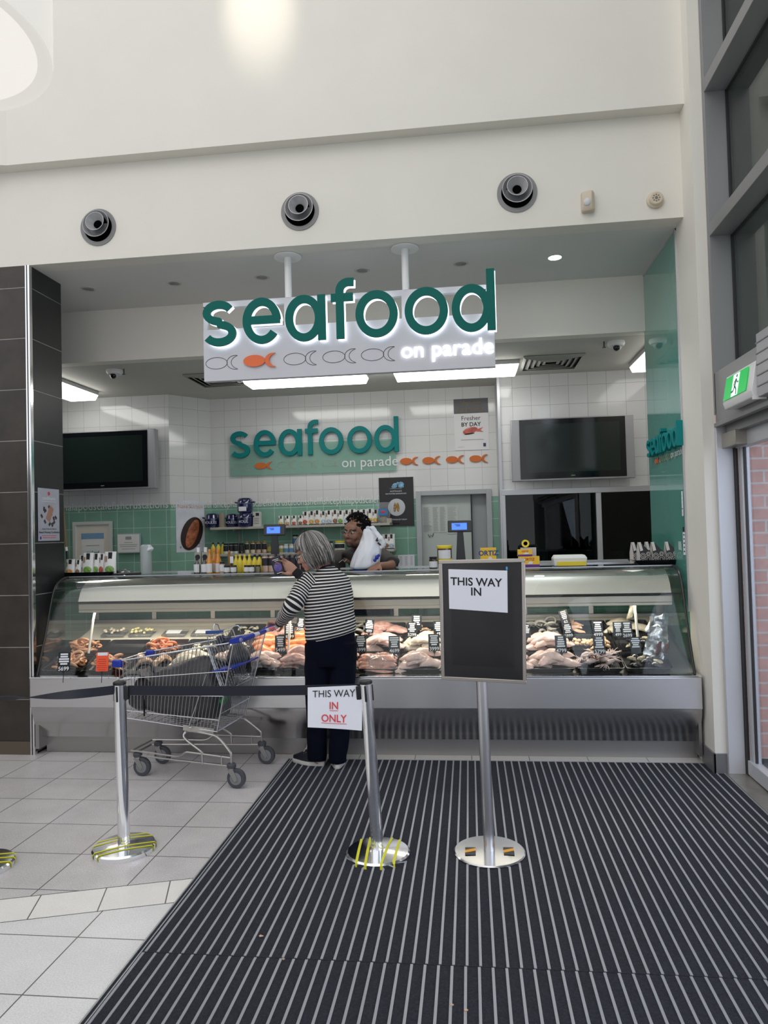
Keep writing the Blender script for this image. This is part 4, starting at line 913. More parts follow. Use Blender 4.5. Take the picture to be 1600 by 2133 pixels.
for k in range(7):
    z=p0.z-.02-.016*k
    for c in range(3): b.bx(p0.x+.015+c*.065,p0.x+.05+c*.06,8.337,8.3385,z-.005,z)
b.build('rows',MT['grey_ink'],t,True)
# stickers on the glass edge
for (y0,y1,z0,z1,l) in ((5.40,5.43,1.68,1.86,'narrow white sticker strip on the green glass edge, upper of two'),(5.375,5.43,1.40,1.60,'white sticker with a black end on the green glass edge, lower of two')):
    b=MB(); b.bx(XR-.0085,XR-.006,y0,y1,z0,z1,0)
    b.bx(XR-.0095,XR-.006,y0+.004,y1-.004,z1-.035 if y0<5.39 else z0+.05,z1 if y0<5.39 else z0+.055,1)
    for k in range(5): b.bx(XR-.0095,XR-.006,y0+.015,y1-.015,z0+.02+.03*k,z0+.03+.03*k,1)
    tag(b.build('sticker',[paper,ink]),l,'sticker')
# shelves
wood=mat('shelf_pale',(.50,.47,.42),.45,.3)
def shelf(label,x0,x1,z,y0=8.06,br=()):
    t=thing('wall_shelf',label,'shelf',((x0+x1)/2,8.2,z-.03),0)
    b=MB(); b.bx(x0,x1,y0,YB,z-.028,z); b.build('board',wood,t,True,bev=.003)
    for x in br: b=MB(); b.bx(x-.012,x+.012,YB-.02,YB,z-.28,z-.028); b.bx(x-.008,x+.008,y0+.06,YB-.02,z-.045,z-.028); b.build('bracket',mat('bracket_grey',(.35,.36,.35),.5,.4),t,True)
S1=aY(620,1094,8.06).z; S2=aY(560,1152,8.06).z
shelf('long upper wall shelf holding navy pots and white food pouches',-2.98,-.88,S1,8.06,(-2.72,-1.95)); shelf('lower wall shelf holding a row of dark lidded jars',-2.98,-1.0,S2,8.06,(-2.7,-1.3))
S3=aY(800,1144,8.06).z; shelf('short shelf with three white and black pouches, right of the shop worker',-1.13,-.84,S3,8.06)
# pots
navy=mat('pot_navy',(.008,.012,.075),.18,coat=1); 
def pot(label,x,z,r,h,txt,first,y=8.18):
    t=thing('enamel_pot',label,'pot',(x,y,z),0,'navy enamel mussel pots')
    b=MB(); b.lathe([(r*.86,0),(r*.93,.01),(r,h*.25),(r*1.0,h*.60),(r*.97,h*.62),(0,h*.62)],32); b.build('body',navy,t)
    b=MB(); b.lathe([(r*.99,h*.62),(r*1.01,h*.64),(r*.98,h*.66),(r*.93,h*.88),(r*.78,h*.97),(r*.72,h),(0,h)],32); b.build('lid',navy,t)
    b=MB(); b.lathe([(r*1.0,h*.605),(r*1.015,h*.62),(r*1.0,h*.635),(r*.99,h*.62),(r*1.0,h*.605)],32); b.build('rim_line',mat('rim_steel',(.35,.38,.5),.3,.8),t)
    for s in (-1,1): b=MB(); b.tube(bez([(s*r*.95,-.03,h*.68),(s*r*1.2,-.03,h*.72),(s*r*1.2,.03,h*.72),(s*r*.95,.03,h*.68)],4),.008,8); b.build('handle',navy,t)
    vs,fs=textgeo(txt,h*.26,.012); b=MB(); vv=[]
    for p in vs: a=p.x/r; vv.append(V((r*1.012*math.sin(a),-r*1.012*math.cos(a),p.y+h*.27)))
    b.add(vv,fs); b.build('lettering',mat('pot_white',(.6,.62,.66),.5),t,flat=True)
def sx(px,Y): return aY(px,1120,Y).x
hp=.155
pot('navy enamel pot at the left end of the upper shelf',sx(443,8.18),S1,.088,.165,'MOULES',1)
pot('navy enamel pot on the upper shelf, behind the beige bundle and beside the stacked pair',sx(485,8.2),S1,.078,.155,'MOULES',0,8.2)
pot('navy enamel pot under the stacked one, reading MOUL',sx(512,8.12),S1,.092,.165,'MOUL',0,8.12)
pot('navy enamel pot stacked on top of another on the upper shelf',sx(512,8.12),S1+.166,.092,.165,'',0,8.12)
b=MB(); p=V((sx(512,8.12),8.023,S1+.19)); b.bx(p.x-.045,p.x+.045,8.018,8.022,p.z-.01,p.z+.04); tag(b.build('price_label',paper),'white label stuck on the top navy pot','label')
b=MB(); x=sx(463,8.12); b.loft([[V((x+w*math.cos(a),8.12+.03*math.sin(a),S1+z)) for a in [2*PI*k/14 for k in range(14)]] for z,w in ((0,.035),(.08,.032),(.13,.036),(.165,.030),(.17,.015))]); tag(b.build('beige_bundle',mat('beige_cloth',(.30,.25,.20),.8)),'beige brown bundle standing between two navy pots','bundle')
t=thing('carton','tall white carton with black marks beside the navy pots','box',(sx(537,8.12),8.12,S1))
b=MB(); b.bx(-.043,.043,-.03,.03,0,.17); b.build('carton_body',mat('carton_white',(.6,.58,.55),.5),t,bev=.002)
b=MB(); b.bx(-.01,.03,-.0315,-.03,.12,.155); 
for k in range(4): b.bx(-.03,.03,-.0315,-.03,.09-.02*k,.094-.02*k)
b.build('print_marks',ink,t)
# pouches
pw=mat('pouch_white',(.78,.78,.76),.3,coat=.3); pcols=[('food_orange',(.60,.30,.10)),('food_green',(.20,.38,.08)),('food_red',(.50,.10,.05)),('food_yellow',(.65,.42,.10)),('food_ice',(.42,.52,.58)),('food_brown',(.26,.14,.07))]
def pouch(label,loc,w,h,ci,rz=0,group=None,tiltx=-.08):
    t=thing('food_pouch',label,'pouch',loc,rz,group,(tiltx,0,rz))
    b=MB(); rings=[]
    for i in range(9):
        v=i/8; th=.026*(1-v)**.8+.002; ww=w/2*(1-.10*v+ (.04 if i==8 else 0)); rings.append([V((ww*math.copysign(abs(math.cos(a))**.6,math.cos(a)),th*math.sin(a),h*v)) for a in [2*PI*k/16 for k in range(16)]])
    b.loft(rings); b.build('pouch_body',pw,t,angle=60)
    b=MB(); b.bx(-w*.13,w*.17,-.012,-.0075,h*.62,h*.97); b.build('black_label',ink,t)
    b=MB(); b.ell((w*.05,-.024,h*.22),(w*.36,.008,h*.16),n=14,m=8); b.build('food_picture',mat(pcols[ci][0],pcols[ci][1],.4,var=.5,vscale=50),t)
    b=MB(); b.bx(-w*.42,w*.42,-.0285,-.020,h*.0,h*.06); b.build('dark_base',black,t)
    b=MB(); b.bx(-w*.40,-w*.2,-.018,-.014,h*.55,h*.80); b.build('brown_panel',mat('pouch_tan',(.34,.25,.17),.5),t)
    return t
orders=['first','second','third','fourth']
for i in range(4): pouch('short white soup pouch with %s label, %s of four on the upper shelf'%(['a yellow','an orange','a red','a brown'][i],['leftmost','second','third','rightmost'][i]),(sx(586+13.6*i,8.14),8.14,S1),.066,.115,[3,0,2,5][i],0,'short pouches on the upper shelf')
ord2=['leftmost','second from left','third from left','fourth from left','fifth from left','sixth from left','seventh from left','sixth from right','fifth from right','fourth from right','third from right','second from right','rightmost']
for i in range(13): pouch('taller white and black pouch, %s of the tall ones on the upper shelf'%ord2[i],(sx(637+12.2*i,8.15),8.15+(.02 if i%2 else 0),S1),.082,.158+.006*(i%3),[2,3,0,4,4,5,1,4,2,0,4,3,3][i],random.uniform(-.2,.2),'tall pouches on the upper shelf')
for i in range(3): pouch('white and black pouch, %s of three on the short shelf behind the carrier bag'%['leftmost','middle','rightmost'][i],(sx(793+11*i,8.12),8.12,S3),.085,.17,[2,5,4][i],random.uniform(-.15,.15),'pouches on the short shelf')
t=thing('snack_bag','clear zip bag with a blue label at the right end of the upper shelf','bag',(sx(800,8.12),8.12,S1))
b=MB(); b.loft([[V((w*math.cos(a),th*math.sin(a),z)) for a in [2*PI*k/14 for k in range(14)]] for z,w,th in ((0,.072,.03),(.08,.078,.028),(.15,.078,.01),(.235,.085,.003))]); b.build('clear_bag',plasticf,t,angle=50)
b=MB(); b.bx(-.05,.05,-.034,-.030,.085,.16); b.build('blue_label',mat('label_blue',(.04,.22,.50),.4),t)
b=MB(); b.ell((0,-.035,.125),(.03,.002,.014)); b.build('red_oval',redink,t)
b=MB(); b.ell((0,0,.035),(.06,.022,.032)); b.build('contents',mat('dried_food',(.50,.40,.24),.7,var=.4,vscale=60),t)
b=MB(); b.bx(sx(812,8.12)-.03,sx(812,8.12)+.03,8.09,8.15,S1,S1+.05); tag(b.build('small_block',mat('block_tan',(.42,.38,.32),.6),bev=.003),'small tan block at the very right end of the upper shelf','block')
# jars and bottles
gj=lambda n,c: mat(n,c,.15,coat=.6)
def jar(label,loc,r,h,body,lid,lab,group,labh=(.2,.75),lidh=.16,first=None):
    t=thing('glass_jar',label,'jar',loc,0,group)
    b=MB(); b.lathe([(r*.88,0),(r,.004),(r,h*(1-lidh)*.88),(r*.80,h*(1-lidh)),(0,h*(1-lidh))],20); b.build('jar_body',body,t)
    b=MB(); b.lathe([(r*.90,h*(1-lidh)),(r*.92,h*(1-lidh)+.002),(r*.92,h*.985),(r*.86,h),(0,h)],20); b.build('lid',lid,t)
    if lab:
        b=MB(); q=[]; A=[-1.2+.2*k for k in range(13)]
        b.loft([[V(((r+.0008)*math.sin(a),-(r+.0008)*math.cos(a),h*z)) for a in A]+[V(((r+.0001)*math.sin(a),-(r+.0001)*math.cos(a),h*z)) for a in A[::-1]] for z in labh]); b.build('label',lab,t)
    return t
jd=gj('jar_dark',(.03,.018,.012)); jc=gj('jar_cream',(.62,.55,.38)); jo=gj('jar_olive',(.14,.12,.03)); jw=gj('jar_pale',(.60,.62,.55)); jor=gj('jar_orange',(.62,.24,.02)); jy=mat('lemon_yellow',(.78,.62,.06),.35); lbl_b=mat('label_black',(.015,.015,.02),.5); lbl_w=mat('label_white',(.70,.70,.70),.5); lbl_bl=mat('label_bluewhite',(.10,.25,.45),.5); jpk=gj('jar_pinkish',(.52,.36,.28)); jcl=glassmat('jar_glass',(.75,.78,.76),1.0,.05,.25,(.25,.25,.24))
def bottle(label,loc,r,h,body,cap,lab,group,neck=.35,labz=(.1,.42),name='sauce_bottle'):
    t=thing(name,label,'bottle',loc,0,group)
    b=MB(); b.lathe([(r*.9,0),(r,.004),(r,h*(.86-neck)),(r*.85,h*(.92-neck)),(r*.42,h*.80),(r*.38,h*.88),(0,h*.88)],20); b.build('bottle_body',body,t)
    b=MB(); b.lathe([(r*.42,h*.86),(r*.44,h*.865),(r*.42,h*.99),(r*.38,h),(0,h)],16); b.build('cap',cap,t)
    if lab:
        b=MB(); A=[-1.1+.2*k for k in range(12)]
        b.loft([[V(((r+.0008)*math.sin(a),-(r+.0008)*math.cos(a),h*z)) for a in A]+[V(((r+.0001)*math.sin(a),-(r+.0001)*math.cos(a),h*z)) for a in A[::-1]] for z in labz]); b.build('label',lab,t)
    return t
ZC=1.3175
def cx(px,Y): return aY(px,1180,Y).x
Yf_=5.66
for i,px in enumerate((410.5,426)):
    bottle('small clear bottle with a white label, %s of two leftmost on the counter'%['left','right'][i],(cx(px,Yf_),Yf_,ZC),.026,.13,jcl,black,lbl_w,'small clear bottles',.30,(.12,.62))
    t=thing('round_tin','dark round lens shaped tin standing behind the %s small clear bottle'%['left','right'][i],'tin',(cx(414+15*i,5.80),5.80,ZC))
    b=MB(); b.bx(-.028,.028,-.02,.02,0,.175); b.build('carton',mat('carton_grey',(.34,.35,.30),.6),t,bev=.002)
    b=MB(); b.lathe([(.021,0),(.021,.003),(0,.003)],20,(0,-.02,.135),(R(90),0,0)); b.build('black_disc',black,t)
    b=MB(); b.cyl((0,0,.175),(0,0,.215),.014); b.build('white_cap',white,t)
for i,(px,Y,h) in enumerate(((437,5.66,.20),(447,5.75,.205),(455,5.70,.195))):
    bottle('amber orange sauce bottle, %s of three on the counter top'%['left','middle','right'][i],(cx(px,Y),Y,ZC),.026,h,jor,mat('cap_orange',(.75,.25,.05),.4),lbl_w,'amber sauce bottles',.36,(.06,.42))
jar('small jar with a white label right of the amber bottles',(cx(463,5.66),5.66,ZC),.022,.095,jpk,black,lbl_w,None)
for i,px in enumerate((473,487)): jar('low dark jar, %s of the left pair in front of the lemon bottles'%['left','right'][i],(cx(px,Yf_),Yf_,ZC),.027,.066,jcl,black,lbl_w,'low dark jars')
for i,px in enumerate((499,506.5)): pass
for i,px in enumerate((514,525)): jar('low dark jar, %s of the right pair in front of the lemon bottles'%['left','right'][i],(cx(px,Yf_),Yf_,ZC),.024,.064,jcl,black,lbl_w,'low dark jars')
jar('low empty looking jar at the right end of the low jars',(cx(537,Yf_),Yf_,ZC),.024,.064,jcl,black,None,None)
for i,px in enumerate((492,500,510,520,531,541)):
    bottle('yellow lemon dressing bottle, %s of six behind the low jars'%['leftmost','second','third','fourth','fifth','rightmost'][i],(cx(px,5.84),5.84,ZC),.024,.145,jy,black if i>3 else jy,None,'lemon bottles on the counter',.30)
for i,px in enumerate((553,567,585,599,611,623,634)):
    jar('tall pale jar with a black label on the counter top, %s of seven'%['leftmost','second from left','third from left','middle','third from right','second from right','rightmost'][i],(cx(px,5.74),5.74,ZC),.029,.145,jpk if i<3 else jd,MT['jar_grey_lid'] if 'jar_grey_lid' in MT else mat('jar_grey_lid',(.25,.24,.22),.3,.6),lbl_b,'tall black label jars',(.38,.80),.10)
t=thing('price_card','small white price card standing among the lemon bottles','price card',(cx(483,5.74),5.74,ZC+.08)); b=MB(); b.bx(-.014,.014,-.001,.001,0,.055); b.build('card',paper,t)
b=MB(); b.tube([(0,0,-.08),(0,0,.0)],.003,6); b.build('stick',black,t); 
b=MB(); b.ell((cx(478,5.82),5.82,ZC+.165),(.010,.010,.02)); b.cyl((cx(478,5.82),5.82,ZC),(cx(478,5.82),5.82,ZC+.15),.012); tag(b.build('small_bottle',mat('amber_small',(.35,.16,.03),.2)),'tiny amber bottle with a dark red top beside the white price card','bottle')
# lower shelf jars (Y 8.15)
ox=lambda px: aY(px,1140,8.15).x
k=0
nm=['leftmost','second','third']
for i,px in enumerate((444,455,465)): bottle('yellow bottle on the lower shelf at left, %s of three'%nm[i],(ox(px),8.15,S2),.026,.135,jy,black,None,'yellow bottles on the lower shelf',.3)
for i,px in enumerate((472,483,493,504)): jar('dark jar with a black label on the lower shelf, %s of four'%['first','second','third','fourth'][i],(ox(px),8.13,S2),.030,.12,jw if i<3 else jd,black,lbl_b,'dark jars on the lower shelf',(.25,.8))
for i,px in enumerate((515,527,539,551)): jar('tall jar with a gold lid on the lower shelf, %s of four'%['first','second','third','fourth'][i],(ox(px),8.15,S2),.030,.14,jc if i<2 else jpk,mat('gold_lid',(.42,.33,.13),.3,.7),lbl_b,'tall gold lid jars on the lower shelf',(.3,.78))
for i,px in enumerate((561,572)): jar('low olive jar left of the counter scale display, %s of two'%nm[i].replace('leftmost','left').replace('second','right'),(ox(px),8.15,S2),.028,.095,jo,MT['gold_lid'],mat('label_olive',(.30,.28,.06),.5),'low olive jars')
for i,px in enumerate((586,596,607,618)): jar('low jar with a %s label right of the counter scale display, %s of four'%('green' if i==0 else 'blue',['first','second','third','fourth'][i]),(ox(px),8.15,S2),.029,.098,jw,MT['gold_lid'] if i==0 else mat('lid_white',(.6,.62,.62),.4),MT['label_olive'] if i==0 else lbl_bl,'low jars with coloured labels',(.05,.5))
jar('lone blue labelled jar with a black lid above the low jars',(ox(610),8.28,S2+.10),.032,.10,jw,black,lbl_bl,None,(.05,.6))
b=MB(); b.bx(ox(604),ox(616),8.25,8.34,S2,S2+.10); tag(b.build('small_box',mat('dark_carton',(.10,.10,.09),.6)),'dark carton under the lone blue jar','box')
bottle('slim amber bottle right of the lone blue jar',(ox(630),8.2,S2),.022,.16,mat('amber_small',(.35,.16,.03),.2),MT['cap_orange'],None,None,.35)
jar('slim pale jar beside the yellow lidded tub on the lower shelf',(ox(690),8.15,S2),.022,.115,jw,black,None,None)
jar('wide tub with a yellow lid behind the shop worker',(ox(708),8.15,S2),.062,.12,jw,yellow,lbl_b,None,(.3,.7))
# customer scale displays
def scale(label,px,Y,top,wd,base=False):
    p=aY(px,top,Y); x=p.x; zt=p.z
    t=thing('customer_display',label,'scale display',(x,Y,ZC),0,'customer displays')
    b=MB(); b.box((0,.0,zt-ZC-.045),(wd,.035,.095),(R(-8),0,0)); b.build('display_housing',mat('display_black',(.03,.032,.036),.4),t,bev=.006)
    b=MB(); b.box((-.006,-.0185,zt-ZC-.045),(wd*.62,.002,.056),(R(-8),0,0)); b.build('lit_screen',mat('screen_blue',(.05,.16,.8),.3,emit=.75,emcol=(.10,.28,1)),t)
    b=MB(); b.box((-.02,-.0205,zt-ZC-.03),(wd*.22,.001,.005),(R(-8),0,0)); b.box((-.015,-.0205,zt-ZC-.04),(wd*.16,.001,.006),(R(-8),0,0)); b.build('screen_characters',mat('screen_navy',(.02,.05,.25),.4),t)
    b=MB(); b.loft([[V((sx_*w_,sy_*.018,z)) for sx_,sy_ in((-1,-1),(1,-1),(1,1),(-1,1))] for z,w_ in ((0,.042),(zt-ZC-.09,.024))]); b.build('stand_column',MT['display_black'],t,bev=.003)
    b=MB(); b.bx(-.09 if base else -.05,.09 if base else .05,-.05,.05,0,.022); b.build('foot',MT['display_black'],t,bev=.004)
scale('black customer display with a blue screen, left, behind the woman',572,5.93,1093,.185); scale('black customer display with a blue screen above the sign stand',958,5.93,1085,.20,True)
# pouches, tray and sundries at the left end of the counter
t=thing('tray','flat black tray holding white food pouches at the left end of the counter','tray',(cx(190,5.72),5.72,ZC))
b=MB(); b.loft([[V((sx_*w_,sy_*d_,z)) for sx_,sy_ in((-1,-1),(1,-1),(1,1),(-1,1))] for z,w_,d_ in ((0,.20,.09),(.035,.225,.11),(.035,.215,.10),(.008,.195,.085))]); b.build('tray_body',gblack,t)
for i,(px,w_,h_,ci,y,l) in enumerate(((146,.085,.135,0,5.68,'short pouch with a red bowl picture at the left end of the black tray'),(163,.05,.13,5,5.70,'narrow pouch beside the red bowl pouch on the black tray'),(171,.06,.165,2,5.77,'tall narrow pouch standing behind the green pouches'),(183,.10,.185,1,5.71,'white pouch with a green band, left of the green ones on the black tray'),(200,.07,.18,1,5.74,'white pouch between the two green banded pouches'),(212,.05,.175,2,5.75,'narrow pouch with a red picture near the right end of the black tray'),(229,.11,.19,1,5.70,'large white pouch with a bright green base at the right end of the black tray'))):
    pouch(l,(cx(px,y),y,ZC+.009),w_,h_,ci,0,None)
b=MB(); crx=cx(253,5.7); b.tube([(crx-.05,5.66,ZC+.012),(crx+.17,5.70,ZC+.014)],[.008,.011],8); b.bx(crx-.16,crx-.04,5.65,5.67,ZC+.002,ZC+.010); tag(b.build('knife',black),'black handled knife lying on the counter near the left end','knife')
b=MB(); b.ell((cx(258,5.8),5.8,ZC+.02),(.09,.06,.022)); crumple(b,.02,25,2); tag(b.build('plastic_wrap',plasticf,angle=20),'crumpled clear wrap on the counter behind the black handled knife','plastic wrap')
t=thing('bag_roll','tall clear plastic bag roll standing on the counter at left','bag roll',(cx(305,5.85),5.85,ZC))
b=MB(); b.lathe([(.045,0),(.05,.01),(.048,.20),(.05,.235),(.03,.25),(0,.25)],18); b.v=[v+V((noise.noise(v*30),noise.noise(v*31+V((2,0,0))),0))*.008 for v in b.v]; b.build('roll',mat('milky_plastic',(.62,.66,.66),.25,alpha=.55),t)
b=MB(); b.ell((.035,-.02,.215),(.03,.02,.03)); crumple(b,.02,40,1); b.build('loose_end',mat('milky_white',(.7,.72,.73),.4),t)
b=MB(); b.tube([aY(129,1030,7.7),aY(138,1140,7.55)],.012,10); t=thing('broom_handle','wooden broom handle with a black lower end leaning by the dark pillar','broom handle',aY(142,1190,7.5)); b.build('wooden_shaft',mat('broom_wood',(.22,.13,.06),.5),t,True)
b=MB(); b.tube([aY(138,1140,7.55),aY(139,1148,7.54)],.014,10); b.build('white_collar',white,t,True); b=MB(); b.tube([aY(139,1148,7.54),aY(142,1195,7.5)],.012,10); b.build('black_shaft',black,t,True)
# white tag on the counter
b=MB(); b.bx(cx(372,5.62),cx(400,5.62),5.60,5.602,ZC,ZC+.032); tag(b.build('price_strip',mat('strip_grey',(.4,.42,.44),.5)),'flat grey label strip on the counter edge left of the bottles','label')
# right hand goods
def tub(label,px,Y,zt,w_,txt=False):
    t=thing('lidded_tub',label,'tub',(cx(px,Y),Y,ZC)); h=zt-ZC
    b=MB(); b.lathe([(w_*.92,0),(w_,h*.5),(w_,h-.022),(0,h-.022)],24); b.build('tub_body',gj('tub_brown',(.10,.035,.02)),t)
    b=MB(); b.lathe([(w_*1.04,h-.024),(w_*1.07,h-.018),(w_*1.07,h-.004),(w_*1.0,h),(0,h)],24); b.build('lid',yellow,t)
    b=MB(); A=[-1.0+.2*k for k in range(11)]; b.loft([[V(((w_+.001)*math.sin(a),-(w_+.001)*math.cos(a),h*z)) for a in A]+[V((w_*math.sin(a),-w_*math.cos(a),h*z)) for a in A[::-1]] for z in (.42,.80)]); b.build('label',lbl_w,t)
    b=MB(); b.lathe([(w_*1.0,h*.30),(w_*1.06,h*.31),(w_*1.06,h*.40),(w_*1.0,h*.41),(w_*1.0,h*.30)],24); b.build('yellow_band',yellow,t)
tub('brown tub with a yellow lid standing left of the right hand display',927,5.85,aY(927,1136,5.85).z,.058)
jar('small black lidded jar with a white label left of the sign stand',(cx(903,5.80),5.80,ZC),.034,.095,jd,black,lbl_w,None,(.1,.62))
ytin=mat('tin_yellow',(.80,.50,.02),.35); pur=mat('tin_purple',(.12,.02,.22),.4); crt=mat('tin_blue',(.02,.05,.25),.35)
def tins(label,x,y,z,w_,h,base,txt,rz=0):
    t=thing('tuna_box',label,'box',(x,y,z),rz,'yellow tinned fish boxes')
    b=MB(); b.bx(-w_/2,w_/2,-.03,.03,0,h); b.build('box_body',ytin,t,bev=.002)
    b=MB(); b.bx(-w_/2-.0005,w_/2+.0005,-.0308,-.029,0,h*.26); b.build('dark_band',base,t)
    b=MB(); b.text(txt,h*.34,face((0,-.0315,h*.62)),0,.03); b.build('lettering',mat('tin_red',(.55,.05,.02),.5) if base is pur else crt,t,flat=True)
    b=MB(); b.add([(-.015,-.0312,h*.30),(.025,-.0312,h*.30),(.028,-.0312,h*.5),(.005,-.0312,h*.56)],[(0,1,2,3)]); b.build('white_patch',lbl_w,t,flat=True)
tz=aY(1018,1141,5.82).z
tins('tall yellow tinned fish box with a blue base behind the top of the sign stand',cx(1018,5.82),5.82,ZC,.125,tz-ZC,crt,'ORTIZ')
tins('yellow tinned fish box with a purple base, lower one right of the stand',cx(1102,5.72),5.72,ZC,.16,.085,pur,'ORTIZ'); tins('smaller yellow tinned fish box lying on top of another right of the stand',cx(1094,5.72),5.72,ZC+.087,.11,.052,pur,'ORTIZ')
b=MB(); p=V((cx(1099,5.80),5.80,ZC+.185)); b.bx(p.x-.05,p.x+.07,5.78,5.84,ZC,ZC+.15); tag(b.build('pale_carton',mat('carton_lilac',(.50,.46,.50),.5)),'pale lilac carton behind the yellow tinned fish boxes','box')
b=MB(); b.lathe([(.016,-.012),(.03,-.012),(.03,.012),(.016,.012),(.016,-.012)],24,(cx(1096,5.81),5.81,ZC+.183),(R(90),0,0)); tag(b.build('tape_ring',yellow),'yellow ring of tape on top of the pale lilac carton','tape')
t=thing('food_carton','white ribbed container with a yellow front strip on the counter top','container',(cx(1186,5.85),5.85,ZC))
b=MB(); b.loft([[V((sx_*w_,sy_*d_,z)) for sx_,sy_ in((-1,-1),(1,-1),(1,1),(-1,1))] for z,w_,d_ in ((0,.125,.07),(.06,.130,.075),(.085,.115,.06))]); b.build('container_body',mat('styro_white',(.74,.74,.68),.6),t,bev=.006)
b=MB(); b.bx(-.10,.12,-.079,-.070,.002,.035); b.build('yellow_strip',yellow,t)
for k in range(7): pass
t=thing('tray','wide black tray under the patterned gable boxes at the right end','tray',(cx(1375,5.78),5.78,ZC))
b=MB(); b.loft([[V((sx_*w_,sy_*d_,z)) for sx_,sy_ in((-1,-1),(1,-1),(1,1),(-1,1))] for z,w_,d_ in ((0,.18,.12),(.04,.215,.15),(.04,.205,.14),(.008,.17,.11))]); b.build('tray_body',gblack,t)
cwhite=mat('gable_cream',(.60,.56,.53),.5)
def gable(label,x,y,z,rz,w_=.085,h=.165,d_=.075):
    t=thing('gable_box',label,'box',(x,y,z),rz,'patterned gable boxes')
    b=MB(); b.add([(-w_/2,-d_/2,0),(w_/2,-d_/2,0),(w_/2,d_/2,0),(-w_/2,d_/2,0),(-w_/2,-d_/2,h*.5),(w_/2,-d_/2,h*.5),(w_/2,d_/2,h*.5),(-w_/2,d_/2,h*.5),(-w_/2,0,h),(-w_/2+.02,0,h)],[(0,3,2,1),(0,1,5,4),(2,3,7,6),(1,2,6,5),(0,4,8,7,3),(4,5,9,8),(5,6,9),(6,7,8,9)]); b.build('box_body',lbl_b,t,flat=True)
    b=MB(); b.bx(-w_/2-.001,-w_/2,-d_/2,d_/2,0,h*.5); b.add([(-w_/2-.001,-d_/2,h*.5),(-w_/2-.001,d_/2,h*.5),(-w_/2-.001,.004,h*1.0),(-w_/2-.001,-.004,h*1.0)],[(0,1,2,3)])
    b.add([(-w_/2,-.006,h*.99),(-w_/2+.020,-.006,h*1.0),(-w_/2+.028,-.030,h*.62),(-w_/2+.004,-.034,h*.58)],[(0,1,2,3)]); b.build('cream_side',cwhite,t,flat=True)
    b=MB(); rnd=random.Random(5)
    for (u,v,r) in ((-.022,.02,.021),(.02,.035,.024),(-.02,.062,.019),(.022,.075,.015),(.0,.0,.0)):
        if r: 
            for rr in (r,r*.5):
                pts=[(u+rr*math.cos(a),v+rr*math.sin(a)) for a in [2*PI*k/20 for k in range(20)]]
                pts=[(max(-w_/2+.001,min(w_/2-.001,px)),max(.001,pz)) for px,pz in pts]
                b.ribbon(pts,.0035,.001,face((0,-d_/2,0)),0,True)
    b.build('circle_pattern',cwhite,t,flat=True)
for i,(px,y,l) in enumerate(((1328,5.80,'cream sided patterned gable box at the left of its tray'),(1342,5.72,'patterned gable box second from the left on its tray'),(1357,5.83,'patterned gable box at the back middle of its tray'),(1370,5.71,'patterned gable box third from the left at the front of its tray'),(1399,5.71,'patterned gable box at the right end of its tray'))): gable(l,cx(px,y),y,ZC+.01,.18-.05*i)
# grey boxes stacked inside the prep room window
gb=mat('box_dim',(.16,.17,.17),.6)
b=MB(); b.bx(1.02,2.3,7.92,8.15,1.10,1.16); tag(b.build('prep_bench',gb),'dim bench just inside the dark service window','bench')
k=0
for col,(x,n) in enumerate(((1.10,4),(1.24,4),(1.38,3),(1.58,4))):
    for j in range(n):
        tag(MB().bx(x-.062,x+.062,7.95,8.1,1.16+.048*j+.0005,1.16+.048*(j+1)-.002).build('flat_box',gb,bev=.002),'flat grey box seen through the dark window, %s stack, %s'%(['leftmost','second','third','right hand'][col],['bottom','second up','third up','topmost'][j]),'box','flat grey boxes behind the service window')
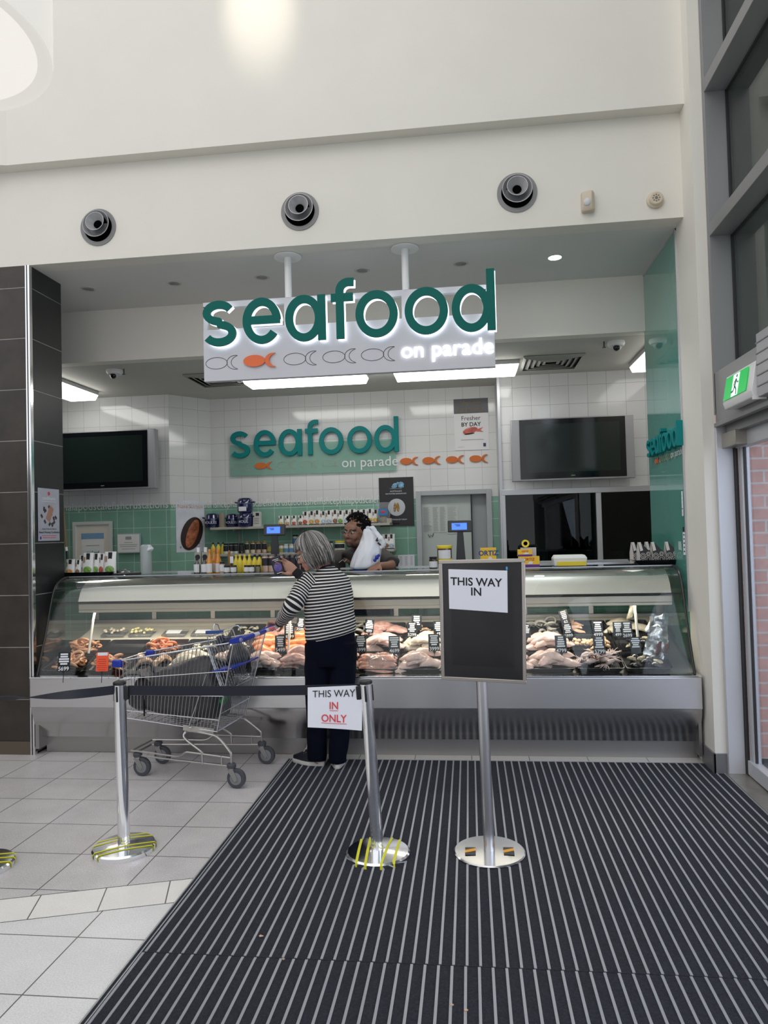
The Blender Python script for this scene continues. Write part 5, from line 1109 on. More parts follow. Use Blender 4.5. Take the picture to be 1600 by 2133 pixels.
# ------------------------------------------------------------ queue posts, belts, paper sign, sign stand
tape=mat('yellow_tape',(.72,.70,.03),.5)
def tilt_to(base,top): # rotation leaning local z towards top
    return V((0,0,1)).rotation_difference((V(top)-V(base)).normalized()).to_euler()
def stanchion(label,base,top,tapes,rz=0):
    h=(V(top)-V(base)).length
    t=thing('queue_post',label,'queue post',base,0,'queue posts',tilt_to(base,top))
    BX=tilt_to(base,top).to_matrix().to_4x4().inverted()   # the foot stays flat on the floor
    b=MB(); b.X=BX; b.lathe([(.158,.0),(.160,.006),(.160,.022),(.152,.030),(.09,.036),(.033,.040),(.0,.041)],64); b.build('base',chrome,t,angle=30)
    b=MB(); b.lathe([(.031,.038),(.031,h-.005),(0,h-.005)],32); b.build('pole',chrome,t)
    b=MB(); b.box((.040 if tapes and tapes[0][1]<1 else -.040,0,h-.048),(.022,.026,.068)); b.build('belt_head',black,t,bev=.003)
    b=MB(); b.lathe([(.031,h-.004),(.0335,h-.002),(.033,h+.008),(.028,h+.012),(0,h+.012)],28); b.build('cap',black,t)
    for a in range(4):
        b=MB(); A=a*PI/2+rz; b.box((.031*math.cos(A),.031*math.sin(A),h-.050),(.008,.011,.080),(0,0,A)); b.build('belt_slot',black,t,bev=.003)
    for (o,ang) in tapes:
        c,s=math.cos(ang),math.sin(ang); L=math.sqrt(max(0,.1605**2-o*o)); b=MB(); pts=[]
        ts=[-1.0,-.9995,-.95,-.56,-.22,.22,.56,.95,.9995,1.0]; 
        def hz(r): return .0315 if r>.151 else (.0305+.006*(.152-r)/.062 if r>.09 else .0365+.004*(.09-r)/.06)
        P=[]
        for q in ts: 
            u=q*L; r=math.hypot(u,o); z=hz(r)+.001 if abs(q)<.999 else (.022 if abs(q)<1 else .002)
            uu=u*(1.006 if abs(q)>=.999 else 1)
            P.append((uu*c-o*s,uu*s+o*c,z))
        w=.0065
        b.X=BX; vs=[];fs=[]
        for x,y,z in P: vs+=[(x-s*w,y+c*w,z),(x+s*w,y-c*w,z)]
        for i in range(len(P)-1): fs.append((2*i,2*i+1,2*i+3,2*i+2))
        b.add(vs,fs); b.build('tape_strip',tape,t,flat=True)
    return t
B1=aZ(259,1771,0); T1=aY(249,1424,B1.y-.00); B2=aZ(788,1783,0); T2=aY(762,1422,B2.y+.0)
stanchion('polished steel queue post on the grey tiles, yellow tape on its base',B1,T1,[(-.085,.55),(-.045,.55),(.045,.55),(.09,.55)],PI*.0)
stanchion('leaning polished steel queue post on the mat beside the paper sign',B2,T2,[(-.095,1.55),(-.045,1.5),(.05,1.62),(.095,1.62)])
B0=aZ(-42,1808,0); stanchion('queue post at the left edge of view with only its base showing',B0,V((B0.x-.02,B0.y,.93)),[(-.05,.4),(0,.4),(.05,.4)])
def beltm(label,a,c,wd,sag=.0,twist=0,n=24,th=.0015):
    b=MB(); a=V(a);c=V(c); d=(c-a).normalized(); rings=[]
    for i in range(n+1):
        t=i/n; p=a.lerp(c,t)+V((0,0,-sag*4*t*(1-t))); A=twist*min(1,max(0,(t-.2)/.6)); up=V((0,0,1))*math.cos(A)+d.cross(V((0,0,1)))*math.sin(A); nn=d.cross(up)*th
        rings.append([p+up*wd/2+nn,p-up*wd/2+nn,p-up*wd/2-nn,p+up*wd/2-nn])
    b.loft(rings); return tag(b.build('queue_belt',belt),label,'queue belt','queue belts')
pa=aY(268,1438,B1.y); pc=aY(756,1435,B2.y)
beltm('navy queue belt stretched between the two upright posts',pa,pc,.050,.006)
pl=aY(-30,1455,B1.y-.25); beltm('twisted navy queue belt leading off to the left edge',aY(238,1437,B1.y),pl,.046,.01,2.2)
ps=thing('paper_sign','white paper reading THIS WAY IN ONLY hung from the belt by the leaning post','sign',aY(697,1475,B2.y-.015))
q0,q1,q2,q3=[aY(x,y,Y) for x,y,Y in((641,1432,3.60),(641,1515,3.57),(754,1522,3.585),(755,1427,3.62))]
b=MB(); vs=[];fs=[];n=10
def pp(u,v,e=0): return q0.lerp(q3,u).lerp(q1.lerp(q2,u),v)+V((0,-e+.006*math.sin(PI*u)*v,0))
b=MB()
for i in range(n+1):
    for j in range(n+1): vs.append(pp(i/n,j/n))
for i in range(n):
    for j in range(n): a=i*(n+1)+j; fs.append((a,a+1,a+n+2,a+n+1))
b.add(vs,fs); b.build('sheet',paper,ps,True)
def ptext(s,size,u,v,bold=0,under=False):
    vs,fs=textgeo(s,1,bold); b=MB(); W,H=(q3-q0).length,(q1-q0).length
    b.add([pp(u+p.x*size/W,v-p.y*size/H,.0025) for p in vs],fs)
    if under:
        x0=min(p.x for p in vs);x1=max(p.x for p in vs); b.add([pp(u+x*size/W,v+.028+e,.0025) for x,e in((x0,0),(x1,0),(x1,.012),(x0,.012))],[(0,1,2,3)])
    return b
ptext('THIS WAY',.047,.48,.25).build('black_writing',ink,ps,True,flat=True)
ptext('IN',.048,.48,.54,.012,True).build('red_writing',redink,ps,True,flat=True)
ptext('ONLY',.048,.48,.84,.012,True).build('red_writing',redink,ps,True,flat=True)
# sign stand with black display frame
Bs=aZ(1020,1778,0); Yt=Bs.y; 
st=thing('sign_stand','free standing steel sign stand holding a black framed board on the mat','sign stand',Bs)
b=MB(); b.lathe([(.176,0),(.178,.004),(.178,.012),(.172,.017),(.03,.022),(0,.022)],64,Bs); b.build('base',mat('satin_steel',(.66,.66,.66),.2,1),st,True)
Tp=aY(1003,1420,Yt)
b=MB(); b.tube([Bs+V((0,0,.02)),Tp+V((0,0,.05))],.0275,28); b.build('pole',steel,st,True)
for i,(px,py) in enumerate(((980,1773),(1060,1773))):
    p=aZ(px,py,.021); b=MB(); b.box((p.x,p.y,.0215),(.052,.085,.001)); q=b.build('hazard_sticker',black,st,True)
    b=MB(); b.add([(p.x-.026,p.y-.022,.0228),(p.x+.026,p.y+.004,.0228),(p.x+.026,p.y+.034,.0228),(p.x-.026,p.y+.008,.0228)],[(0,1,2,3)]); b.v=[v-st.location for v in b.v]; b.build('orange_stripe',mat('sticker_orange',(.85,.38,.02),.5),q)
F=[aY(914,1167,Yt-.035),aY(1094,1163,Yt-.075),aY(1097,1424,Yt-.08),aY(920,1415,Yt-.03)]
def fp_(u,v,e=0):
    n=(F[1]-F[0]).cross(F[3]-F[0]).normalized(); n=n if n.y<0 else -n
    return F[0].lerp(F[1],u).lerp(F[3].lerp(F[2],u),v)+n*e
def slab(b,u0,u1,v0,v1,e0,e1): b.loft([[fp_(u0,v0,e),fp_(u1,v0,e),fp_(u1,v1,e),fp_(u0,v1,e)] for e in (e0,e1)])
for (u0,u1,v0,v1) in ((0,1,0,.030),(0,1,.972,1),(0,.042,.03,.972),(.958,1,.03,.972)):
    b=MB(); slab(b,u0,u1,v0,v1,-.012,.012); b.build('frame_rail',mat('frame_bronze',(.50,.46,.42),.3,.9),st,True,bev=.002)
b=MB(); slab(b,.04,.96,.028,.975,-.008,.002); b.build('black_board',mat('board_black',(.010,.010,.012),.3),st,True)
b=MB(); slab(b,.04,.96,.028,.975,.003,.005); b.build('clear_cover',glassmat('cover_film',(.97,.97,.97),.5,.16),st,True)
b=MB(); Q=[(.115,.075),(.797,.095),(.795,.435),(.115,.405)]
b.loft([[fp_(u,v,e) for u,v in Q] for e in (.011,.0118)]); b.build('paper_notice',paper,st,True)
for s,u,v in (('THIS WAY',.435,.215),('IN',.435,.295)):
    vs,fs=textgeo(s,1,.02); b=MB(); W=(F[1]-F[0]).length;H=(F[3]-F[0]).length; k=.055
    b.add([fp_(u+p.x*k/W,v-p.y*k/H+p.x*k/W*.03,.0128) for p in vs],fs); b.build('notice_writing',ink,st,True,flat=True)
b=MB(); c=fp_(.79,.078,.008); b.ell(c,(.005,.002,.010)); b.build('blue_clip',mat('light_blue',(.1,.35,.7),.4),st,True)
# ------------------------------------------------------------ shopping trolley
wire=mat('trolley_wire',(.62,.63,.66),.28,1)
tr=thing('shopping_trolley','wire shopping trolley with blue plastic corners and grey castors on the tiles','trolley',(-2.28,4.87,0),R(-7))
def tb(name,m,f,**k):
    b=MB(); f(b); return b.build(name,m,tr,**k)
# basket geometry helper: u 0 front..1 rear, v 0 bottom..1 top
def bk(u,v,s):
    zb=.40+(.345-.40)*u; zt=.785+(.935-.785)*u; xb=-.13+(.64+.13)*u; xt=-.115+(.79+.115)*u; wb=.155+(.215-.155)*u; wt=.20+(.26-.20)*u
    return V((xb+(xt-xb)*v,s*(wb+(wt-wb)*v),zb+(zt-zb)*v))
rw=.0018
for s,nm in ((-1,'near'),(1,'far')):
    def f(b):
        for i in range(31): u=i/30; b.tube([bk(u,v,s) for v in (0,.5,1)],rw,5)
        for v,r in ((0,.003),(.13,.0028),(.40,.0028),(.68,.0028)): b.tube([bk(u/8,v,s) for u in range(9)],r,6)
    tb('side_mesh',wire,f)
def f(b):
    for i in range(11): q=-1+2*i/10; b.tube([V((bk(0,v,1).x,bk(0,v,1).y*q,bk(0,v,1).z)) for v in (0,1)],rw,5)
    for v in (0,.3,.6,1): b.tube([bk(0,v,-1),bk(0,v,1)],.0025,6)
tb('front_mesh',wire,f)
def f(b):
    for i in range(19): q=-1+2*i/18; b.tube([V((bk(1,v,1).x,bk(1,v,1).y*q,bk(1,v,1).z)) for v in (0,1)],rw,5)
    for v in (0,.2,.45,.7,.97): b.tube([bk(1,v,-1),bk(1,v,1)],.0025,6)
tb('rear_flap',wire,f)
def f(b):
    for i in range(11): q=-1+2*i/10; b.tube([V((bk(u,0,1).x,bk(u,0,1).y*q,bk(u,0,1).z)) for u in (0,1)],rw,5)
    for i in range(14): u=i/13; b.tube([bk(u,0,-1),bk(u,0,1)],rw,5)
tb('base_mesh',wire,f)
def f(b):
    for s in (-1,1): b.tube([bk(u/8,1,s) for u in range(9)],.005,8)
    b.tube([bk(0,1,-1),bk(0,1,1)],.005,8)
    for s in (-1,1): b.tube([bk(1,0,s),bk(1,1,s),bk(1,1,s)+V((.03,0,.01))],.006,8)
    b.tube([bk(1,0,-1),bk(1,0,1)],.005,8)
tb('top_rim',wire,f)
hA,hB=V((.855,-.285,.955)),V((.875,.285,.965))
tb('handle_bar',mat('handle_white',(.74,.70,.76),.35),lambda b:b.tube([hA,hB],.014,14))
tb('handle_sleeve',blue,lambda b:(b.tube([hA.lerp(hB,0),hA.lerp(hB,.30)],.017,14)))
tb('handle_sleeve',blue,lambda b:(b.tube([hA.lerp(hB,.44),hA.lerp(hB,.62)],.0146,14)))
p=tb('handle_sleeve',mat('handle_pink',(.80,.22,.25),.4),lambda b:(b.tube([hA.lerp(hB,.70),hA.lerp(hB,.86)],.0146,14))); p['label']='red and white handle printing'
for s,q in ((-1,hA),(1,hB)):
    tb('handle_bracket',blue,lambda b:b.loft([[bk(1,1,s)+V((x,y*1,z)) for x,z in ((-.03,-.012),(.06,.0),(.085,.030),(.06,.045),(-.02,.02))] for y in (-.014,.014)]),bev=.004)
for s in (-1,1): tb('corner_bumper',blue,lambda b:b.box(bk(0,1,s)+V((.02,0,-.012)),(.07,.045,.05)),bev=.008)
# child seat
cs0=[V((.57,s*.19,.955)) for s in(-1,1)]; cs1=[V((.69,s*.19,.62)) for s in(-1,1)]
def f(b):
    for i in range(11): q=i/10; b.tube([cs0[0].lerp(cs0[1],q),cs1[0].lerp(cs1[1],q)],.0018,5)
    b.tube([cs0[0],cs0[1],cs1[1],cs1[0]],.0035,6,0,True)
tb('child_seat_back',wire,f)
tb('child_seat_pad',blue,lambda b:b.loft([[V((x,y,z)) for x,z in ((.60,.735),(.76,.765),(.76,.752),(.60,.722))] for y in (-.20,.20)]),bev=.003)
for y in (-.17,-.15,.12,.14): tb('seat_strap',mat('strap_white',(.7,.72,.75),.5),lambda b:b.tube([V((.55,y,.90)),V((.66,y,.60))],.004,6))
def f(b): b.tube(bez([(.50,.06,.95),(.485,.07,.985),(.48,.09,1.005),(.495,.11,1.0),(.51,.12,.96),(.56,.14,.97),(.62,.17,.985),(.635,.18,.94)],5),.004,6)
tb('coin_hook',wire,f)
tb('coin_lock',mat('lock_blue',(.03,.08,.30),.4),lambda b:(b.box((.50,.05,.955),(.12,.03,.022),(0,.0,.3))),bev=.003)
# chassis
ch=.0085
def f(b):
    for s in (-1,1):
        b.tube(bez([(.39,s*.17,.325),(.385,s*.19,.300),(.42,s*.20,.27),(.52,s*.215,.215),(.53,s*.215,.19),(.53,s*.215,.13)],5),ch,8)
        b.tube(bez([(.39,s*.17,.325),(.45,s*.19,.335),(.60,s*.215,.325),(.66,s*.22,.30),(.735,s*.24,.235),(.75,s*.243,.21),(.752,s*.245,.13)],5),ch,8)
        b.tube(bez([(-.05,s*.13,.165),(.20,s*.17,.165),(.34,s*.19,.165),(.40,s*.20,.195),(.46,s*.205,.198),(.75,s*.243,.19)],5),ch*.85,8)
        b.tube([(-.05,s*.12,.135),(.30,s*.175,.135),(.75,s*.24,.135)],ch*.85,8)
        b.tube([(.68,s*.235,.14),(.68,s*.235,.20)],ch*.8,8)
    b.tube([(-.05,-.13,.165),(-.05,.13,.165)],ch*.85,8); b.tube([(-.05,-.12,.135),(-.05,.12,.135)],ch*.85,8)
    b.tube([bk(.72,0,-1),bk(.72,0,1)],ch*.8,8)
tb('chassis',mat('chassis_metal',(.52,.50,.48),.35,1),f)
tb('advert_plate',mat('plate_grey',(.42,.40,.36),.5),lambda b:b.box((.50,-.205,.352),(.22,.004,.035),(0,R(4),0)))
tb('side_hook',wire,lambda b:b.tube(bez([(.58,-.235,.72),(.50,-.225,.52),(.44,-.215,.38),(.445,-.215,.365),(.46,-.215,.37),(.46,-.215,.385)],5),.0035,6))
# castors
for i,(x,s,a) in enumerate(((.752,-.245,.5),(.752,.245,.45),(0,-.13,.3),(0,.13,.3))):
    def fo(b):
        b.cyl((x,s,.145),(x,s,.118),.024,16)
        for k in (-1,1):
            c_,s_=math.cos(a),math.sin(a)
            pts=[(x-.022,.118),(x+.022,.118),(x+.052,.055),(x+.030,.045)]
            b.loft([[V((px,s+k*.021+e,pz)) for px,pz in pts] for e in (-.0015,.0015)])
        b.cyl((x+.036,s-.028,.058),(x+.036,s+.028,.058),.008,10)
    f_=tb('castor_fork',steeld,fo)
    q=tb('castor_collar',rubber,lambda b:b.lathe([(.026,.128),(.030,.132),(.030,.150),(.024,.156),(0,.156)],20,(x,s,0)))
    def fw(b): b.lathe([(.030,-.012),(.048,-.016),(.060,-.014),(.0625,-.008),(.0625,.008),(.060,.014),(.048,.016),(.030,.012),(.012,.014),(0,.014)],36,(x+.034,s,.063),(R(90),0,0)); b.lathe([(.030,-.012),(0,-.013)],36,(x+.034,s,.063),(R(90),0,0))
    w_=tb('castor_wheel',rubber,fw)
    b=MB(); b.lathe([(.040,-.0165),(.030,-.0185),(.010,-.018),(.0,-.018)],28,(x+.034,s,.063),(R(90),0,0)); b.lathe([(.040,.0165),(.030,.0185),(.010,.018),(.0,.018)],28,(x+.034,s,.063),(R(90),0,0)); b.build('hub',mat('hub_grey',(.20,.21,.22),.4),w_)
# carrier bag lying in the trolley
W=lambda x,y,z: M4.Translation((-2.28,4.87,0))@M4.Rotation(R(-7),4,'Z')@V((x,y,z))
bg_=thing('shopping_bag','large charcoal reusable bag slumped in the trolley basket','bag',W(.2,0,.42))
b=MB(); rings=[]
prof=[(-.08,.44,.62,.12),(-.06,.42,.665,.15),(.02,.41,.675,.165),(.10,.405,.69,.17),(.20,.40,.715,.18),(.30,.395,.76,.185),(.40,.39,.80,.19),(.50,.385,.81,.195),(.58,.38,.79,.19),(.61,.42,.72,.17)]
for x,z0,z1,w_ in prof: rings.append([W(x+.01*math.sin(3*a),w_*math.copysign(abs(math.cos(a))**.6,math.cos(a)),(z0+z1)/2+(z1-z0)/2*math.copysign(abs(math.sin(a))**.7,math.sin(a))) for a in [2*PI*k/28 for k in range(28)]])
b.loft(rings); crumple(b,.045,7,3); crumple(b,.014,22,6); b.build('bag_body',mat('bag_charcoal',(.035,.034,.038),.55,coat=.15,bump=.15,bscale=14),bg_,True,angle=50,sub=1)
b=MB(); vs=[];fs=[]
for i in range(13):
    for j in range(9): u=i/12;v=j/8; vs.append(W(-.11+.27*u,-.19+.30*v,.655+.05*math.sin(2.6*u+v)+.025*math.sin(5*v+3*u)-.05*(1-v)**3*u))
for i in range(12):
    for j in range(8): a=i*9+j; fs.append((a,a+1,a+10,a+9))
b.add(vs,fs); b.add([v+V((0,0,-.005)) for v in vs],[f[::-1] for f in fs]); b.build('bag_flap',mat('bag_grey',(.085,.083,.085),.5),bg_,True,angle=70)
b=MB(); b.tube([W(x,y,z) for x,y,z in bez([(-.02,-.10,.69),(.0,-.09,.74),(.08,-.08,.745),(.11,-.10,.70)],5)],.009,8); b.build('bag_strap',black,bg_,True)
b=MB(); b.tube([W(x,-.185,z) for x,z in ((.095,.69),(.09,.55),(.09,.42))],.012,6,flat=.3); b.build('bag_webbing',black,bg_,True)
b=MB(); b.ell(W(.66,.06,.79),(.055,.11,.10)); b.ell(W(.70,.10,.74),(.04,.08,.10)); crumple(b,.04,12,8); tag(b.build('black_handbag',mat('handbag_black',(.012,.012,.016),.4),angle=50),'small black bag propped in the child seat of the trolley','bag')
b=MB(); b.ell(W(.60,-.05,.52),(.035,.05,.035)); crumple(b,.02,30,4); tag(b.build('green_pack',mat('pack_green',(.02,.20,.06),.5,var=.4,vscale=40)),'small green item in the rear corner of the trolley basket','packet')
b=MB(); b.ell(W(.57,.03,.90),(.05,.04,.035)); crumple(b,.03,30,14); tag(b.build('striped_pack',mat('pack_dark',(.05,.05,.09),.4,var=.9,vscale=40)),'small dark patterned bundle near the top rear of the trolley basket','packet')
# ------------------------------------------------------------ people
def xf(o,fwd,up):
    f=V(fwd).normalized(); u=V(up); u=(u-f*u.dot(f)).normalized(); r=f.cross(u)   # local -Y = forward, Z up, X = person's left... right handed
    m=M4((( -f.cross(u)*-1).normalized(),-f,u)).transposed().to_4x4()
    # columns: X = (-f) x u
    x=(-f).cross(u); m=M4(((x.x,-f.x,u.x,o[0]),(x.y,-f.y,u.y,o[1]),(x.z,-f.z,u.z,o[2]),(0,0,0,1))); return m
def head_geo(b,X,s=1.0,fem=False):
    b.X=X@M4.Scale(s,4)
    b.ell((0,.016,.030),(.074,.093,.088),n=20,m=14); b.ell((0,-.022,-.035),(.058,.066,.072),n=18,m=12)
    b.ell((0,-.068,-.082),(.024,.022,.020)); b.ell((0,-.060,.040),(.054,.028,.034)); 
    b.ell((0,-.080,.024),(.046,.010,.008))
    for q in (-1,1): b.ell((q*.036,-.056,-.022),(.026,.028,.030)); b.ell((q*.0765,.012,-.004),(.009,.019,.031),(0,0,q*.35)); b.ell((q*.045,-.02,-.065),(.022,.036,.024))
    b.tube([(0,-.078,.020),(0,-.094,-.002),(0,-.106,-.022),(0,-.100,-.030)],[.006,.0085,.0115,.009],10)
    for q in (-1,1): b.ell((q*.011,-.092,-.026),(.008,.010,.007))
    b.ell((0,-.0865,-.050),(.023,.009,.0055)); b.ell((0,-.0850,-.0605),(.019,.010,.006)); b.ell((0,-.070,-.055),(.032,.022,.022))
    b.X=M4()
def hand_geo(b,X,curl=(.4,.6,.4),mir=1,spread=.12,tc=.5,th=(.62,.75,-.25)):
    b.X=X
    pl=[]
    for x,w,h,y in ((-.02,.028,.021,0),(.0,.029,.020,0),(.03,.038,.017,0),(.065,.042,.015,0),(.088,.040,.012,0)):
        pl.append([V((x,mir*(y+w*math.copysign(abs(math.cos(a))**.8,math.cos(a))),h*math.copysign(abs(math.sin(a))**.8,math.sin(a)))) for a in [2*PI*k/14 for k in range(14)]])
    b.loft(pl)
    for i,(y,L,r) in enumerate(((.030,.072,.0088),(.010,.080,.0092),(-.011,.074,.0088),(-.031,.058,.0078))):
        p=V((.070,mir*y,0)); az=spread*(y/.03); a=0; pts=[p.copy()]; d0=V((math.cos(az),mir*math.sin(az),0)); p=p+d0*.018; pts.append(p.copy())
        for c,l in zip(curl,(.44,.31,.25)):
            a+=c; d=d0*math.cos(a)+V((0,0,-1))*math.sin(a); p=p+d*L*l; pts.append(p.copy())
        b.tube(pts,[r*1.0,r,r*.95,r*.88,r*.7],10); b.ell(pts[-1],(r*.7,)*3,n=10,m=6)
    t=V(th); t=V((t.x,mir*t.y,t.z)).normalized(); p=V((.012,mir*.024,-.004)); pts=[p,p+t*.032]; t2=(t+V((.5*tc,-mir*.45*tc,-.35*tc))).normalized(); pts+= [pts[1]+t2*.026]; t3=(t2+V((.3*tc,-mir*.3*tc,-.3*tc))).normalized(); pts.append(pts[2]+t3*.022)
    b.tube(pts,[.013,.0115,.0100,.0075],10); b.ell(pts[-1],(.0078,)*3,n=10,m=6)
    b.X=M4()
def hmat(o,d,palm): # x along d, -z = palm direction
    d=V(d).normalized(); p=V(palm); p=(p-d*p.dot(d)).normalized(); z=-p; y=z.cross(d); return M4(((d.x,y.x,z.x,o[0]),(d.y,y.y,z.y,o[1]),(d.z,y.z,z.z,o[2]),(0,0,0,1)))
def bake(b,name,mats,parent,vox=.005,smooth=3,colf=None):
    me=bpy.data.meshes.new('t'); me.from_pydata([tuple(v) for v in b.v],[],b.f); me.update()
    bm=bmesh.new(); bm.from_mesh(me); bmesh.ops.recalc_face_normals(bm,faces=bm.faces); bm.to_mesh(me); bm.free()
    o=bpy.data.objects.new('t',me); C.objects.link(o)
    r=o.modifiers.new('r','REMESH'); r.mode='VOXEL'; r.voxel_size=vox
    if smooth: q=o.modifiers.new('s','SMOOTH'); q.iterations=smooth; q.factor=.5
    dg=bpy.context.evaluated_depsgraph_get(); dg.update(); m2=bpy.data.meshes.new_from_object(o.evaluated_get(dg)); bpy.data.objects.remove(o); bpy.data.meshes.remove(me)
    m2.name=name; m2.materials.clear(); m2.materials.append(mats)
    if colf:
        ca=m2.color_attributes.new('col','FLOAT_COLOR','POINT'); 
        for i,v in enumerate(m2.vertices): ca.data[i].color=(*colf(v.co),1)
    iv=M4.Translation(parent.location).inverted(); m2.transform(iv); m2.shade_smooth()
    o=bpy.data.objects.new(name,m2); C.objects.link(o); o.parent=parent; return o
def lerp3(a,c,t): return tuple(a[i]*(1-t)+c[i]*t for i in range(3))
def skincol(Xh,s,skin,lip,brow,beard=None,hairc=None):
    iv=(Xh@M4.Scale(s,4)).inverted()
    def f(co):
        p=iv@co; c=skin
        if p.length>.2: return c
        if p.y<-.05:
            d=((p.x/.024)**2+((p.z+.055)/.0105)**2)
            if d<1 and p.y<-.075: return lip
            for q in (-1,1):
                if abs(p.x-q*.031)<.019 and abs(p.z-(.026-.25*abs(p.x-q*.028)))<.0042: return brow
            if abs(p.z+.058)<.03 and abs(p.x)<.045: c=lerp3(c,lip,.12)
        if beard and p.z<-.030 and p.y<.02:
            t=min(1,(-.030-p.z)/.02)*.45
            if p.z<-.070 and abs(p.x)<.03: t=.85
            if -.047<p.z<-.034 and abs(p.x)<.028 and p.y<-.07: t=.75
            if abs(p.x)<.02 and -.07<p.z<-.062: t=.6
            c=lerp3(c,beard,t)
        return c
    return f
def eyes(Xh,s,parent,body,down=.0):
    X=Xh@M4.Scale(s,4)
    for q in (-1,1):
        b=MB(); b.X=X; b.ell((q*.031,-.0745,.006),(.0135,.0125,.0080),n=14,m=10); e=b.build('eye',mat('eye_white',(.55,.52,.50),.2),None)
        # bring into the body's space as a sub-part
        wl=e.location.copy(); e.parent=body; e.location=wl-parent.location
        b=MB(); b.X=X; b.ell((q*.031,-.0860,.005-down),(.0062,.0030,.0062),n=12,m=8); i=b.build('iris',mat('iris_brown',(.03,.015,.008),.1),None); wl=i.location.copy(); i.parent=body; i.location=wl-parent.location
def glasses(Xh,s,parent,m):
    b=MB(); b.X=Xh@M4.Scale(s,4)
    for q in (-1,1):
        pts=[V((q*.033+.025*math.cos(a),-.098+.10*abs(.025*math.cos(a)+0)*.6,.003+.019*math.sin(a))) for a in [2*PI*k/20 for k in range(20)]]
        b.tube(pts,.0013,6,0,True)
        b.tube([(q*.058,-.094,.008),(q*.076,-.05,.008),(q*.080,.01,.004),(q*.080,.03,-.012)],.0013,6)
    b.tube([(-.009,-.102,.006),(0,-.104,.009),(.009,-.102,.006)],.0012,6)
    b.X=M4(); p=b.build('glasses',m,parent,True)
def stripe_mat(name,c1,c2,pitch,duty,off=0):
    m=bpy.data.materials.new(name); m.use_nodes=True; nt=m.node_tree; B=nt.nodes['Principled BSDF']; N=nt.nodes.new; L=nt.links.new
    uv=N('ShaderNodeUVMap'); uv.uv_map='uv'; sp=N('ShaderNodeSeparateXYZ'); L(uv.outputs[0],sp.inputs[0])
    d=N('ShaderNodeMath'); d.operation='MULTIPLY_ADD'; d.inputs[1].default_value=1/pitch; d.inputs[2].default_value=off; L(sp.outputs[1],d.inputs[0])
    fr=N('ShaderNodeMath'); fr.operation='FRACT'; L(d.outputs[0],fr.inputs[0]); lt_=N('ShaderNodeMath'); lt_.operation='LESS_THAN'; lt_.inputs[1].default_value=duty; L(fr.outputs[0],lt_.inputs[0])
    mx=N('ShaderNodeMix'); mx.data_type='RGBA'; mx.inputs[6].default_value=(*c1,1); mx.inputs[7].default_value=(*c2,1); L(lt_.outputs[0],mx.inputs[0]); L(mx.outputs[2],B.inputs['Base Color']); B.inputs['Roughness'].default_value=.85
    MT[name]=m; return m
def smoothrings(ctrl,n=8):
    # ctrl: list of (center, ax, ay) -> interpolated
    cs=bez([c for c,_,_ in ctrl],n); xs=bez([V(a) for _,a,_ in ctrl],n); ys=bez([V(a) for _,_,a in ctrl],n); return list(zip(cs,xs,ys))
def clothtube(b,ctrl,n=28,m=8,wr=.0,seed=1,mi=0,thick=0,vs0=0,sq=1.0,ws=9):
    R_=smoothrings(ctrl,m); rings=[];vd=[vs0]
    for i,(c,x,y) in enumerate(R_):
        if i: vd.append(vd[-1]+(c-R_[i-1][0]).length)
        ring=[]
        for k in range(n):
            a=2*PI*k/n; ca=math.copysign(abs(math.cos(a))**sq,math.cos(a)); sa=math.copysign(abs(math.sin(a))**sq,math.sin(a)); p=c+x*ca+y*sa
            if wr: dirn=(x*ca+y*sa).normalized(); p=p+dirn*wr*(noise.noise(p*ws+V((seed,0,0)))+.5*noise.noise(V((p.x*20,p.y*20,p.z*35))+V((0,seed,0))))
            ring.append(p)
        rings.append(ring)
    uvs=[]; m_=len(rings); vs=[p for r in rings for p in r]; fs=[]
    for i in range(m_-1):
        for j in range(n):
            fs.append((i*n+j,i*n+(j+1)%n,(i+1)*n+(j+1)%n,(i+1)*n+j)); uvs.append([(j/n,vd[i]),((j+1)/n,vd[i]),((j+1)/n,vd[i+1]),(j/n,vd[i+1])])
    # turned in hem and closed far end
    fs.append(tuple(range(n))[::-1]); fs.append(tuple((m_-1)*n+j for j in range(n))); uvs+=[[(0,vd[0])]*n,[(0,vd[-1])]*n]
    b.add(vs,fs,mi,uvs); return rings
# ---------------- woman in striped sweater
G=lambda x,y,Y: aY(x,y,Y)
wt=thing('person','person with a grey bob in a striped sweater and navy trousers, holding a packet','person',(-1.04,4.95,0))
Hc=G(649,1152,5.02); Xh=xf(Hc,(-.96,.05,-.42),(-.35,.05,1)); HS=1.06
shL,shR=G(645,1212,4.97),G(712,1214,5.03); elL,wrL=G(607,1266,4.86),G(583,1297,5.01)
elR,wrR=G(668,1240,5.20),G(616,1190,5.215)
hipc=G(690,1335,4.95); pelL,pelR=G(664,1345,4.955),G(716,1343,4.955)
knL,knR=G(660,1455,4.94),G(712,1455,4.94); anL,anR=G(661,1572,4.99),G(703,1577,4.955)
nk=G(683,1192,5.01)
b=MB(); head_geo(b,Xh,HS)
b.tube([nk+V((0,0,-.05)),nk,Xh@V((0,.02,-.06))],[.062,.052,.050],16)
def limb(b,pts,rr): b.tube(bez(pts,5),[x.x for x in bez([V((r,0,0)) for r in rr],5)],14)
tc=lambda px,py,Y,w,d: (G(px,py,Y),V((w*.96,w*.26,0)),V((-d*.26,d*.96,0)))
clothtube(b,[tc(690,1350,4.95,.13,.09),tc(690,1320,4.95,.145,.10),tc(687,1280,4.955,.125,.09),tc(685,1240,4.97,.135,.095),tc(684,1212,4.99,.15,.08),tc(684,1195,5.0,.06,.055)],20,5)
limb(b,[shL,elL,wrL],[.046,.037,.025]); limb(b,[shR,elR,wrR],[.046,.037,.025])
